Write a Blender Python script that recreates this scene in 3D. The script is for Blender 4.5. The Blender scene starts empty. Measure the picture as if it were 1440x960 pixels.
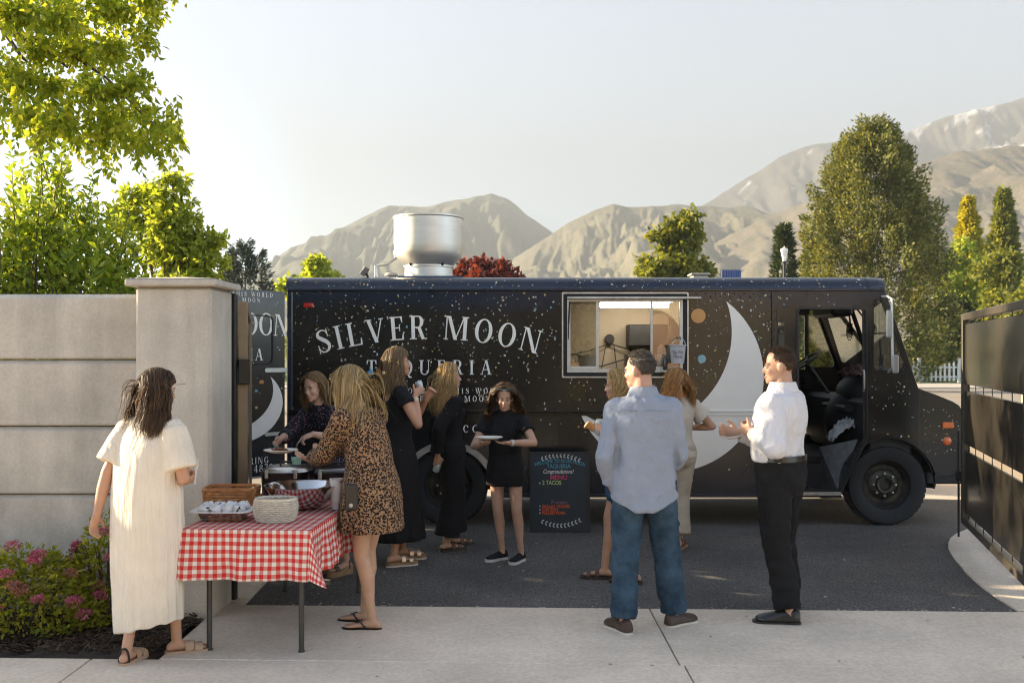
import bpy, bmesh, math, random
import numpy as np
from mathutils import Vector, Matrix, Euler
from mathutils.geometry import tessellate_polygon

R = math.radians
random.seed(7)
RNG = np.random.default_rng(7)
scene = bpy.context.scene
COL = scene.collection

# ------------------------------------------------------------------ camera
CAMZ = 1.75
cam_d = bpy.data.cameras.new('camera')
cam = bpy.data.objects.new('camera', cam_d)
COL.objects.link(cam)
cam.location = (0, 0, CAMZ)
cam.rotation_euler = (R(90), 0, 0)
cam_d.sensor_width = 36.0
cam_d.lens = 35.0
cam_d.shift_y = 17.0 / 1440.0
cam_d.clip_start = 0.05
cam_d.clip_end = 60000
cam_d.dof.use_dof = True
cam_d.dof.focus_distance = 7.6
cam_d.dof.aperture_fstop = 4.0
scene.camera = cam

# ------------------------------------------------------------------ sky, sun, exposure
SUN_AZ = R(-73)      # measured from +Y (view direction) towards +X
SUN_EL = R(19)
world = bpy.data.worlds.new('World')
scene.world = world
world.use_nodes = True
wn = world.node_tree.nodes
wl = world.node_tree.links
bg = wn['Background']
sky = wn.new('ShaderNodeTexSky')
sky.sky_type = 'NISHITA'
sky.sun_disc = False
sky.sun_elevation = SUN_EL
sky.sun_rotation = SUN_AZ
sky.altitude = 1400
sky.air_density = 1.0
sky.dust_density = 0.8
sky.ozone_density = 1.0
hs = wn.new('ShaderNodeHueSaturation')
hs.inputs['Saturation'].default_value = 0.64
wl.new(sky.outputs[0], hs.inputs['Color'])
wl.new(hs.outputs[0], bg.inputs[0])
bg.inputs[1].default_value = 0.088
sd = bpy.data.lights.new('sun', 'SUN')
sd.energy = 5.0
sd.angle = R(0.55)
sd.color = (1.0, 0.80, 0.54)
sun = bpy.data.objects.new('sun', sd)
COL.objects.link(sun)
tosun = Vector((math.sin(SUN_AZ) * math.cos(SUN_EL), math.cos(SUN_AZ) * math.cos(SUN_EL), math.sin(SUN_EL)))
sun.rotation_euler = tosun.to_track_quat('Z', 'Y').to_euler()
sun.location = (-30, 10, 30)
scene.view_settings.view_transform = 'Standard'
scene.view_settings.look = 'None'
scene.view_settings.exposure = 2.27
scene.view_settings.gamma = 1
scene.view_settings.use_curve_mapping = False
cy = scene.cycles
cy.use_denoising = True
cy.filter_width = 1.1
cy.max_bounces = 7
cy.diffuse_bounces = 3
cy.glossy_bounces = 3
cy.transmission_bounces = 6
cy.transparent_max_bounces = 8
cy.volume_bounces = 0
cy.sample_clamp_indirect = 6
cy.caustics_reflective = False
cy.caustics_refractive = False

# ------------------------------------------------------------------ materials
MATS = {}
def mat(name, col, rough=.6, metal=0.0, var=.12, scale=6.0, bump=0.0, bscale=60.0, spec=.5, coat=0.0,
        rvar=.08, col2=None, stretch=(1, 1, 1), sub=0.0, detail=5.0):
    if name in MATS: return MATS[name]
    m = bpy.data.materials.new(name); m.use_nodes = True
    n = m.node_tree.nodes; l = m.node_tree.links
    p = n['Principled BSDF']
    tc = n.new('ShaderNodeTexCoord'); mp = n.new('ShaderNodeMapping')
    mp.inputs['Scale'].default_value = stretch
    l.new(tc.outputs['Object'], mp.inputs['Vector'])
    nz = n.new('ShaderNodeTexNoise'); nz.inputs['Scale'].default_value = scale
    nz.inputs['Detail'].default_value = detail; nz.inputs['Roughness'].default_value = .6
    l.new(mp.outputs[0], nz.inputs['Vector'])
    cr = n.new('ShaderNodeValToRGB')
    c = Vector(col[:3])
    lo = c * (1 - var); hi = (Vector(col2[:3]) if col2 else c * (1 + var))
    cr.color_ramp.elements[0].position = .32; cr.color_ramp.elements[1].position = .68
    cr.color_ramp.elements[0].color = (*lo, 1); cr.color_ramp.elements[1].color = (*[min(1, v) for v in hi], 1)
    l.new(nz.outputs['Fac'], cr.inputs[0]); l.new(cr.outputs[0], p.inputs['Base Color'])
    mr = n.new('ShaderNodeMapRange')
    mr.inputs['To Min'].default_value = max(.02, rough - rvar); mr.inputs['To Max'].default_value = min(1, rough + rvar)
    l.new(nz.outputs['Fac'], mr.inputs['Value']); l.new(mr.outputs[0], p.inputs['Roughness'])
    p.inputs['Metallic'].default_value = metal
    p.inputs['Specular IOR Level'].default_value = spec
    p.inputs['Coat Weight'].default_value = coat
    p.inputs['Coat Roughness'].default_value = .08
    if sub: 
        p.inputs['Subsurface Weight'].default_value = sub
        p.inputs['Subsurface Radius'].default_value = (.012, .005, .003)
    if bump:
        b = n.new('ShaderNodeBump'); nb = n.new('ShaderNodeTexNoise')
        nb.inputs['Scale'].default_value = bscale; nb.inputs['Detail'].default_value = 4
        l.new(mp.outputs[0], nb.inputs['Vector']); l.new(nb.outputs['Fac'], b.inputs['Height'])
        b.inputs['Strength'].default_value = bump; b.inputs['Distance'].default_value = .02
        l.new(b.outputs[0], p.inputs['Normal'])
    MATS[name] = m
    return m

def nodes_of(m):
    return m.node_tree.nodes, m.node_tree.links, m.node_tree.nodes['Principled BSDF']

def leafmat(name, c1, c2, c3, trans=.45, gloss=.35):
    if name in MATS: return MATS[name]
    m = bpy.data.materials.new(name); m.use_nodes = True
    n = m.node_tree.nodes; l = m.node_tree.links
    p = n['Principled BSDF']; out = n['Material Output']
    g = n.new('ShaderNodeNewGeometry'); cr = n.new('ShaderNodeValToRGB')
    e = cr.color_ramp.elements
    e[0].position = 0; e[0].color = (*c1, 1); e[1].position = 1; e[1].color = (*c3, 1)
    k = e.new(.5); k.color = (*c2, 1)
    l.new(g.outputs['Random Per Island'], cr.inputs[0])
    l.new(cr.outputs[0], p.inputs['Base Color']); p.inputs['Roughness'].default_value = 1 - gloss
    p.inputs['Specular IOR Level'].default_value = .35
    t = n.new('ShaderNodeBsdfTranslucent')
    mx = n.new('ShaderNodeMix'); mx.data_type = 'RGBA'; mx.blend_type = 'MULTIPLY'
    mx.inputs[0].default_value = 1
    l.new(cr.outputs[0], mx.inputs[6]); mx.inputs[7].default_value = (1.7, 1.55, .55, 1)
    l.new(mx.outputs[2], t.inputs[0])
    ms = n.new('ShaderNodeMixShader'); ms.inputs[0].default_value = trans
    l.new(p.outputs[0], ms.inputs[1]); l.new(t.outputs[0], ms.inputs[2]); l.new(ms.outputs[0], out.inputs[0])
    MATS[name] = m
    return m

def glassmat(name, tint=(.8, .85, .85), rough=.02, mix=.55):
    """thin window pane: mirror reflection by fresnel over a tinted clear pane"""
    if name in MATS: return MATS[name]
    m = bpy.data.materials.new(name); m.use_nodes = True
    n = m.node_tree.nodes; l = m.node_tree.links
    for x in list(n):
        if x.type == 'BSDF_PRINCIPLED': n.remove(x)
    out = n['Material Output']
    tr = n.new('ShaderNodeBsdfTransparent'); tr.inputs[0].default_value = (*tint, 1)
    gl = n.new('ShaderNodeBsdfGlossy'); gl.inputs['Roughness'].default_value = rough
    fr = n.new('ShaderNodeFresnel'); fr.inputs[0].default_value = 1.5
    mt = n.new('ShaderNodeMath'); mt.operation = 'MULTIPLY_ADD'; mt.inputs[1].default_value = 1.6; mt.inputs[2].default_value = mix
    mt.use_clamp = True
    l.new(fr.outputs[0], mt.inputs[0])
    ms = n.new('ShaderNodeMixShader'); l.new(mt.outputs[0], ms.inputs[0])
    l.new(tr.outputs[0], ms.inputs[1]); l.new(gl.outputs[0], ms.inputs[2]); l.new(ms.outputs[0], out.inputs[0])
    MATS[name] = m
    return m

def emitmat(name, col, s):
    if name in MATS: return MATS[name]
    m = bpy.data.materials.new(name); m.use_nodes = True
    p = m.node_tree.nodes['Principled BSDF']
    p.inputs['Base Color'].default_value = (.8, .8, .8, 1)
    p.inputs['Emission Color'].default_value = (*col, 1); p.inputs['Emission Strength'].default_value = s
    MATS[name] = m
    return m

# ------------------------------------------------------------------ mesh building
def wloc(o):
    v = Vector((0, 0, 0))
    while o is not None:
        v = v + o.location; o = o.parent
    return v

def tag(o, label=None, cat=None, group=None, kind=None):
    if label: o['label'] = label
    if cat: o['category'] = cat
    if group: o['group'] = group
    if kind: o['kind'] = kind
    return o

def empty(name, loc=(0, 0, 0), rz=0, label=None, cat=None, group=None):
    o = bpy.data.objects.new(name, None); COL.objects.link(o)
    o.location = loc; o.rotation_euler = (0, 0, rz); o.empty_display_size = .2
    return tag(o, label, cat, group)

class MB:
    def __init__(s): s.v = []; s.f = []; s.m = []
    def add(s, vs, fs, mi=0):
        o = len(s.v); s.v += [tuple(v) for v in vs]
        for f in fs: s.f.append(tuple(i + o for i in f)); s.m.append(mi)
        return s
    def box(s, x0, x1, y0, y1, z0, z1, c=0.0, mi=0, M4=None):
        """box with chamfered edges"""
        cx, cy_, cz = (x0 + x1) / 2, (y0 + y1) / 2, (z0 + z1) / 2
        hx, hy, hz = abs(x1 - x0) / 2, abs(y1 - y0) / 2, abs(z1 - z0) / 2
        c = min(c, hx * .9, hy * .9, hz * .9)
        vs = []; fs = []
        if c <= 0:
            for k in range(8):
                vs.append((cx + (hx if k & 1 else -hx), cy_ + (hy if k & 2 else -hy), cz + (hz if k & 4 else -hz)))
            fs = [(0, 2, 3, 1), (4, 5, 7, 6), (0, 1, 5, 4), (2, 6, 7, 3), (0, 4, 6, 2), (1, 3, 7, 5)]
        else:
            idx = {}
            for k in range(8):
                sx, sy, sz = (1 if k & 1 else -1), (1 if k & 2 else -1), (1 if k & 4 else -1)
                for a in range(3):
                    d = [hx - c, hy - c, hz - c]; d[a] = [hx, hy, hz][a]
                    idx[(k, a)] = len(vs); vs.append((cx + sx * d[0], cy_ + sy * d[1], cz + sz * d[2]))
            quads = {0: [(0, 2, 6, 4), (1, 5, 7, 3)], 1: [(0, 4, 5, 1), (2, 3, 7, 6)], 2: [(0, 1, 3, 2), (4, 6, 7, 5)]}
            for a in range(3):
                for q in quads[a]:
                    fs.append(tuple(idx[(k, a)] for k in (q if a != 0 else q)))
            for k in range(8):
                for bit, a in ((1, 0), (2, 1), (4, 2)):
                    k2 = k ^ bit
                    if k < k2:
                        b, d = [t for t in range(3) if t != a]
                        fs.append((idx[(k, b)], idx[(k2, b)], idx[(k2, d)], idx[(k, d)]))
                fs.append((idx[(k, 0)], idx[(k, 1)], idx[(k, 2)]))
        if M4 is not None: vs = [tuple(M4 @ Vector(v)) for v in vs]
        return s.add(vs, fs, mi)
    def tube(s, pts, rad, n=8, cap=True, mi=0, closed=False):
        pts = [Vector(p) for p in pts]
        if not hasattr(rad, '__len__'): rad = [rad] * len(pts)
        vs = []; fs = []; up = None
        N = len(pts)
        for i, p in enumerate(pts):
            a = pts[(i - 1) % N] if (closed or i > 0) else p
            b = pts[(i + 1) % N] if (closed or i < N - 1) else p
            t = (b - a); t = t.normalized() if t.length > 1e-9 else Vector((0, 0, 1))
            if up is None:
                up = Vector((0, 0, 1)) if abs(t.z) < .9 else Vector((0, 1, 0))
            u = t.cross(up); u = u.normalized() if u.length > 1e-6 else t.orthogonal().normalized()
            w = u.cross(t).normalized(); up = w
            r = rad[i]; ra, rb = (r if hasattr(r, '__len__') else (r, r))
            for k in range(n):
                th = 2 * math.pi * k / n
                vs.append(tuple(p + u * (math.cos(th) * ra) + w * (math.sin(th) * rb)))
        for i in range(N - 1 if not closed else N):
            for k in range(n):
                i2 = (i + 1) % N
                fs.append((i * n + k, i * n + (k + 1) % n, i2 * n + (k + 1) % n, i2 * n + k))
        if cap and not closed:
            fs.append(tuple(range(n - 1, -1, -1))); fs.append(tuple((N - 1) * n + k for k in range(n)))
        return s.add(vs, fs, mi)
    def lathe(s, prof, c=(0, 0, 0), n=24, axis='Z', mi=0, close=False):
        vs = []; fs = []
        for (r, z) in prof:
            for k in range(n):
                th = 2 * math.pi * k / n
                a, b = r * math.cos(th), r * math.sin(th)
                v = (a, b, z) if axis == 'Z' else ((a, z, b) if axis == 'Y' else (z, a, b))
                vs.append((c[0] + v[0], c[1] + v[1], c[2] + v[2]))
        m = len(prof)
        for i in range(m - 1 if not close else m):
            j = (i + 1) % m
            for k in range(n):
                fs.append((i * n + k, i * n + (k + 1) % n, j * n + (k + 1) % n, j * n + k))
        if not close:
            if prof[0][0] > 1e-4: fs.append(tuple(range(n - 1, -1, -1)))
            if prof[-1][0] > 1e-4: fs.append(tuple((m - 1) * n + k for k in range(n)))
        return s.add(vs, fs, mi)
    def prism(s, loops, fn, t0, t1, mi=0):
        """2-D polygon with holes (list of loops) extruded between t0 and t1; fn(a,b,t)->xyz"""
        flat = [p for lp in loops for p in lp]
        tri = tessellate_polygon([[Vector((p[0], p[1], 0)) for p in lp] for lp in loops])
        n = len(flat)
        vs = [fn(p[0], p[1], t0) for p in flat] + [fn(p[0], p[1], t1) for p in flat]
        fs = [tuple(t) for t in tri] + [tuple(i + n for i in reversed(t)) for t in tri]
        o = 0
        for lp in loops:
            k = len(lp)
            for i in range(k):
                j = (i + 1) % k
                fs.append((o + i, o + j, o + j + n, o + i + n))
            o += k
        return s.add(vs, fs, mi)
    def ell(s, c, r, n=14, m=9, mi=0, M3=None):
        vs = []; fs = []
        for i in range(m + 1):
            ph = math.pi * i / m
            for k in range(n):
                th = 2 * math.pi * k / n
                v = Vector((r[0] * math.sin(ph) * math.cos(th), r[1] * math.sin(ph) * math.sin(th), r[2] * math.cos(ph)))
                if M3 is not None: v = M3 @ v
                vs.append((c[0] + v.x, c[1] + v.y, c[2] + v.z))
        for i in range(m):
            for k in range(n):
                fs.append((i * n + k, (i + 1) * n + k, (i + 1) * n + (k + 1) % n, i * n + (k + 1) % n))
        return s.add(vs, fs, mi)
    def build(s, name, mats, parent=None, smooth=False, world=True, fix=True):
        me = bpy.data.meshes.new(name)
        off = wloc(parent) if (world and parent is not None) else Vector((0, 0, 0))
        me.from_pydata([(v[0] - off.x, v[1] - off.y, v[2] - off.z) for v in s.v], [], s.f)
        if not isinstance(mats, (list, tuple)): mats = [mats]
        for m in mats: me.materials.append(m)
        if len(mats) > 1: me.polygons.foreach_set('material_index', s.m)
        if fix:
            bm = bmesh.new(); bm.from_mesh(me)
            bmesh.ops.remove_doubles(bm, verts=bm.verts, dist=1e-5)
            bmesh.ops.recalc_face_normals(bm, faces=bm.faces); bm.to_mesh(me); bm.free()
        if smooth: smooth_mesh(me, smooth if isinstance(smooth, (int, float)) and smooth is not True else 40)
        o = bpy.data.objects.new(name, me); COL.objects.link(o)
        if parent is not None: o.parent = parent
        return o

def smooth_mesh(me, ang=40):
    me.polygons.foreach_set('use_smooth', [True] * len(me.polygons))
    bm = bmesh.new(); bm.from_mesh(me)
    for e in bm.edges:
        if len(e.link_faces) == 2 and e.calc_face_angle(0) > R(ang): e.smooth = False
    bm.to_mesh(me); bm.free()

def copy_tree(o, parent=None):
    c = o.copy(); COL.objects.link(c); c.parent = parent
    for ch in list(o.children): copy_tree(ch, c)
    return c

def npmesh(name, verts, quads, m, parent=None, smooth=False, tri=False):
    me = bpy.data.meshes.new(name)
    verts = np.asarray(verts, dtype=np.float32); quads = np.asarray(quads, dtype=np.int32)
    k = quads.shape[1]
    me.vertices.add(len(verts)); me.vertices.foreach_set('co', verts.ravel())
    me.loops.add(quads.size); me.loops.foreach_set('vertex_index', quads.ravel())
    me.polygons.add(len(quads)); me.polygons.foreach_set('loop_start', np.arange(0, quads.size, k, dtype=np.int32))
    me.update(calc_edges=True); me.validate()
    if m is not None: me.materials.append(m)
    if smooth: me.polygons.foreach_set('use_smooth', [True] * len(me.polygons))
    o = bpy.data.objects.new(name, me); COL.objects.link(o)
    if parent is not None: o.parent = parent
    return o

# numpy value noise
def _hash(ix, iy, iz, seed):
    h = (ix * 374761393 + iy * 668265263 + iz * 2147483647 + seed * 974711) & 0xFFFFFFFF
    h = ((h ^ (h >> 13)) * 1274126177) & 0xFFFFFFFF
    return ((h ^ (h >> 16)) & 0xFFFF) / 65535.0
def vnoise(p, seed=0):
    p = np.asarray(p, dtype=np.float64); i = np.floor(p).astype(np.int64); f = p - i
    f = f * f * (3 - 2 * f); r = 0
    for dx in (0, 1):
        for dy in (0, 1):
            for dz in (0, 1):
                w = (f[:, 0] if dx else 1 - f[:, 0]) * (f[:, 1] if dy else 1 - f[:, 1]) * (f[:, 2] if dz else 1 - f[:, 2])
                r = r + w * _hash(i[:, 0] + dx, i[:, 1] + dy, i[:, 2] + dz, seed)
    return r * 2 - 1
def fbm(p, seed=0, oct=4, gain=.5, lac=2.03):
    p = np.asarray(p, dtype=np.float64); a = 1; r = 0
    for k in range(oct):
        r = r + a * vnoise(p, seed + k * 17); p = p * lac + 11.3; a *= gain
    return r
# ================================================================== SETTING: ground, streets, hills
def XZ(u, v, Y):
    """real position (X, height) of something at distance Y"""
    return (u - 720) / 1400 * Y, CAMZ - (v - 497) / 1400 * Y

def sheet(name, poly, z, m, thick=.0):
    mb = MB(); mb.prism([poly], lambda a, b, t: (a, b, t), z - max(thick, .002), z)
    o = mb.build(name, m); return tag(o, kind='structure')

# asphalt with fine aggregate and worn patches
asph = mat('asphalt', (.100, .093, .087), .78, var=.22, scale=1.1, bump=.55, bscale=160, rvar=.1, spec=.4)
def grit(m, scale, lo, hi, fac=.5):
    n, l, p = nodes_of(m)
    src = p.inputs['Base Color'].links[0].from_socket
    v = n.new('ShaderNodeTexNoise'); v.inputs['Scale'].default_value = scale; v.inputs['Detail'].default_value = 2
    tc = n.new('ShaderNodeTexCoord'); l.new(tc.outputs['Object'], v.inputs['Vector'])
    mr = n.new('ShaderNodeMapRange'); mr.inputs['From Min'].default_value = .3; mr.inputs['From Max'].default_value = .7
    mr.inputs['To Min'].default_value = lo; mr.inputs['To Max'].default_value = hi
    l.new(v.outputs['Fac'], mr.inputs['Value'])
    mx = n.new('ShaderNodeMix'); mx.data_type = 'RGBA'; mx.blend_type = 'MULTIPLY'; mx.inputs[0].default_value = fac
    l.new(src, mx.inputs[6]); l.new(mr.outputs[0], mx.inputs[7]); l.new(mx.outputs[2], p.inputs['Base Color'])
grit(asph, 55, .30, 1.9, .95); grit(asph, 14, .8, 1.2, .8); grit(asph, .9, .82, 1.16, .9)
conc = mat('pavement concrete', (.68, .575, .46), .85, var=.10, scale=1.6, bump=.12, bscale=120, rvar=.05)
grit(conc, 45, .86, 1.12, .8); grit(conc, 1.1, .90, 1.06, .9)
conc2 = mat('old concrete', (.42, .38, .32), .85, var=.12, scale=1.2, bump=.1, bscale=90)
street_m = mat('street asphalt', (.24, .205, .16), .85, var=.12, scale=.35, bump=.2, bscale=60)
dry = mat('dry ground', (.17, .15, .075), .95, var=.35, scale=.01, col2=(.12, .15, .05))
sheet('ground', [(-9000, -400), (9000, -400), (9000, 9000), (-9000, 9000)], -.10, dry)
sheet('driveway', [(-9, 6.6), (9, 6.6), (9, 11.95), (-9, 11.95)], 0.0, asph)
sheet('gutter', [(-40, 11.95), (40, 11.95), (40, 13.2), (-40, 13.2)], -.004, conc2)
sheet('street', [(-120, 13.2), (120, 13.2), (120, 50), (-120, 50)], -.02, street_m)
sheet('far_pavement', [(-120, 50), (120, 50), (120, 57), (-120, 57)], .06, conc2, .2)
sheet('far_lawn', [(-120, 57), (120, 57), (120, 140), (-120, 140)], .0, mat('lawn', (.09, .13, .035), .95, var=.3, scale=.8, bump=.4, bscale=40))
sheet('foreground_base', [(-14, -14), (14, -14), (14, 6.6), (-14, 6.6)], -.03, mat('joint dirt', (.05, .045, .04), .95))
sheet('front_pavement', [(-14, -1.2), (14, -1.2), (14, .45), (-14, .45)], .010, conc)

# poured pavement: every slab its own piece, tooled joints between
side = empty('sidewalk'); tag(side, kind='structure')
def slab(x0, x1, ya, yb, h=.012, sl=-.036, name='slab'):
    """slab between two slightly skewed cross joints ya(x)=ya+sl*x"""
    g = .0045
    mb = MB()
    xs = [x0 + g, x1 - g]
    a = [(xs[0], ya + sl * xs[0] + g), (xs[1], ya + sl * xs[1] + g), (xs[1], yb + sl * xs[1] - g), (xs[0], yb + sl * xs[0] - g)]
    c = .006
    b = [(xs[0] + c, a[0][1] + c), (xs[1] - c, a[1][1] + c), (xs[1] - c, a[2][1] - c), (xs[0] + c, a[3][1] - c)]
    vs = [(p[0], p[1], -.1) for p in a] + [(p[0], p[1], h - c) for p in a] + [(p[0], p[1], h) for p in b]
    fs = [(0, 1, 5, 4), (1, 2, 6, 5), (2, 3, 7, 6), (3, 0, 4, 7), (4, 5, 9, 8), (5, 6, 10, 9), (6, 7, 11, 10), (7, 4, 8, 11), (8, 9, 10, 11)]
    mb.add(vs, fs); return mb.build(name, conc, side)
for (x0, x1) in ((-2.02, .94), (.94, 3.9), (3.9, 7)):
    slab(x0, x1, 5.60, 6.835)
for (x0, x1) in ((-9, -5.6), (-5.6, -2.4), (-2.4, .965), (.965, 4.0), (4.0, 7.5)):
    for k in range(3): slab(x0, x1, 5.60 - 1.7 * (k + 1), 5.60 - 1.7 * k)

def pad(name, poly):
    mb = MB(); mb.prism([poly], lambda a, b, t: (a, b, t), -.05, .0125)
    tag(mb.build(name, conc), kind='structure')
pad('gate_pad', [(-3.2, 6.97), (-1.86, 6.925), (-1.87, 7.3), (-1.88, 7.7), (-1.95, 8.0), (-2.15, 8.4), (-2.5, 8.9), (-3.2, 9.4)])
pad('gate_pad', [(3.43, 6.735), (3.445, 6.9), (3.47, 7.14), (3.505, 7.4), (3.55, 7.63), (3.62, 7.95), (3.70, 8.22), (3.76, 8.45), (3.83, 8.68), (3.91, 8.92), (4.015, 9.16), (4.14, 9.40), (4.29, 9.62), (4.5, 9.86), (4.8, 10.05), (5.2, 10.15), (6.5, 10.15), (6.5, 6.65)])

# mulch bed with bark chips
gx, gy = np.meshgrid(np.linspace(-9, -2.03, 180), np.linspace(5.64, 6.9, 40))
p = np.stack([gx.ravel(), gy.ravel(), gx.ravel() * 0], 1)
hz = (.008 + .03 * fbm(p * 7, 3) + .018 * fbm(p * 30, 9)) * np.clip((p[:, 1] - 5.60) / .25, .2, 1) - .012 * np.clip((5.85 - p[:, 1]) / .2, 0, 1)
vs = np.stack([p[:, 0], p[:, 1], hz], 1)
ii = np.arange(40 * 180).reshape(40, 180)
q = np.stack([ii[:-1, :-1], ii[:-1, 1:], ii[1:, 1:], ii[1:, :-1]], -1).reshape(-1, 4)
mulch_m = mat('bark mulch', (.032, .022, .016), .95, var=.5, scale=60, bump=.6, bscale=90)
tag(npmesh('mulch_bed', vs, q, mulch_m), kind='structure')
def chips(n, x0, x1, y0, y1):
    V = []; Q = []
    rr = random.Random(3)
    for i in range(n):
        x, y = rr.uniform(x0, x1), rr.uniform(y0, y1); a = rr.uniform(0, 6.28)
        L, W, T = rr.uniform(.012, .05), rr.uniform(.004, .011), rr.uniform(.003, .007)
        M4 = Matrix.Translation((x, y, .03 + rr.uniform(-.012, .022))) @ Euler((rr.uniform(-.5, .5), rr.uniform(-.5, .5), a)).to_matrix().to_4x4()
        o = len(V)
        for k in range(8): V.append(tuple(M4 @ Vector((L / 2 * (1 if k & 1 else -1), W / 2 * (1 if k & 2 else -1), T / 2 * (1 if k & 4 else -1)))))
        for f in ((0, 2, 3, 1), (4, 5, 7, 6), (0, 1, 5, 4), (2, 6, 7, 3), (0, 4, 6, 2), (1, 3, 7, 5)): Q.append([o + t for t in f])
    return npmesh('bark_chips', V, Q, mat('bark chip', (.045, .03, .02), .9, var=.7, scale=9, col2=(.12, .075, .045)))
tag(chips(4600, -4.3, -2.05, 5.78, 6.72), 'dark bark chips scattered over the flower bed by the wall', 'mulch', kind='stuff')

rr_ = random.Random(9); q_ = MB()
for k_ in range(150):
    if k_ < 90: x_ = rr_.uniform(-1.8, 3.4); y_ = 6.83 - .036 * x_ + abs(rr_.gauss(0, .05)) + .005
    else: x_ = rr_.uniform(-1.8, 3.4); y_ = rr_.uniform(5.3, 9.4)
    s_ = rr_.uniform(.004, .012); a_ = rr_.uniform(0, 6.28)
    q_.box(-s_, s_, -s_ * .6, s_ * .6, 0, s_ * .5, s_ * .15, M4=Matrix.Translation((x_, y_, .013 if y_ < 6.82 - .036 * x_ else .001)) @ Matrix.Rotation(a_, 4, 'Z'))
tag(q_.build('grit_bits', mat('pale grit', (.42, .38, .30), .9, var=.5, scale=3)), 'small pale bits of grit scattered along the pavement edge', 'grit', kind='stuff')
# ---- hills
def hill(name, pts, D, L, seed, m, nx=340, ny=118, gul=.20, gw=.09, power=1.0):
    us = [p_[0] for p_ in pts]; vv = [p_[1] for p_ in pts]
    xs_k = [(u - 720) / 1400 * D for u in us]; hs_k = [max(0, CAMZ + (497 - v) / 1400 * D) for v in vv]
    xs = np.linspace(xs_k[0], xs_k[-1], nx)
    H = np.interp(xs, xs_k, hs_k)
    ker = np.array([1, 2, 3, 2, 1.]); ker /= ker.sum(); H = np.convolve(np.pad(H, 2, 'edge'), ker, 'valid')
    H = H + .008 * D * .16 * fbm(np.stack([xs / D * 60, xs * 0, xs * 0], 1), seed, 4) * (H > 5)
    s = np.concatenate([np.linspace(0, 1, int(ny * .75)), 1 + np.linspace(.03, 1, ny - int(ny * .75))])
    X, S = np.meshgrid(xs, s); Hh = np.tile(H, (len(s), 1))
    t = np.where(S <= 1, S, 2 - S)
    prof = np.power(t, power)
    yy = D + (S - 1) * L
    wob = fbm(np.stack([X.ravel() / D * 6, S.ravel() * 1.4, X.ravel() * 0 + seed], 1), seed + 5, 4).reshape(X.shape)
    gq = np.stack([(X.ravel() / D + wob.ravel() * .035) / gw, S.ravel() * .9, X.ravel() * 0], 1)
    rid = np.abs(fbm(gq, seed + 9, 6, .58)).reshape(X.shape)
    rough = fbm(np.stack([X.ravel() / D * 45, yy.ravel() / D * 45, X.ravel() * 0], 1), seed + 2, 4).reshape(X.shape)
    env = np.clip(t * (1 - t) * 4, 0, 1) ** .8
    Z = Hh * (prof - gul * np.maximum(.55 - rid, -.08) * env * 1.1) + Hh * .05 * rough * env + Hh * .10 * wob * env
    Z = np.maximum(Z, -2) - 1.0
    V = np.stack([X.ravel() + wob.ravel() * 0, yy.ravel(), Z.ravel()], 1)
    I = np.arange(X.size).reshape(X.shape)
    Q = np.stack([I[:-1, :-1], I[:-1, 1:], I[1:, 1:], I[1:, :-1]], -1).reshape(-1, 4)
    o = npmesh(name, V, Q, m, smooth=True)
    tag(o, kind='structure'); return o
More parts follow.
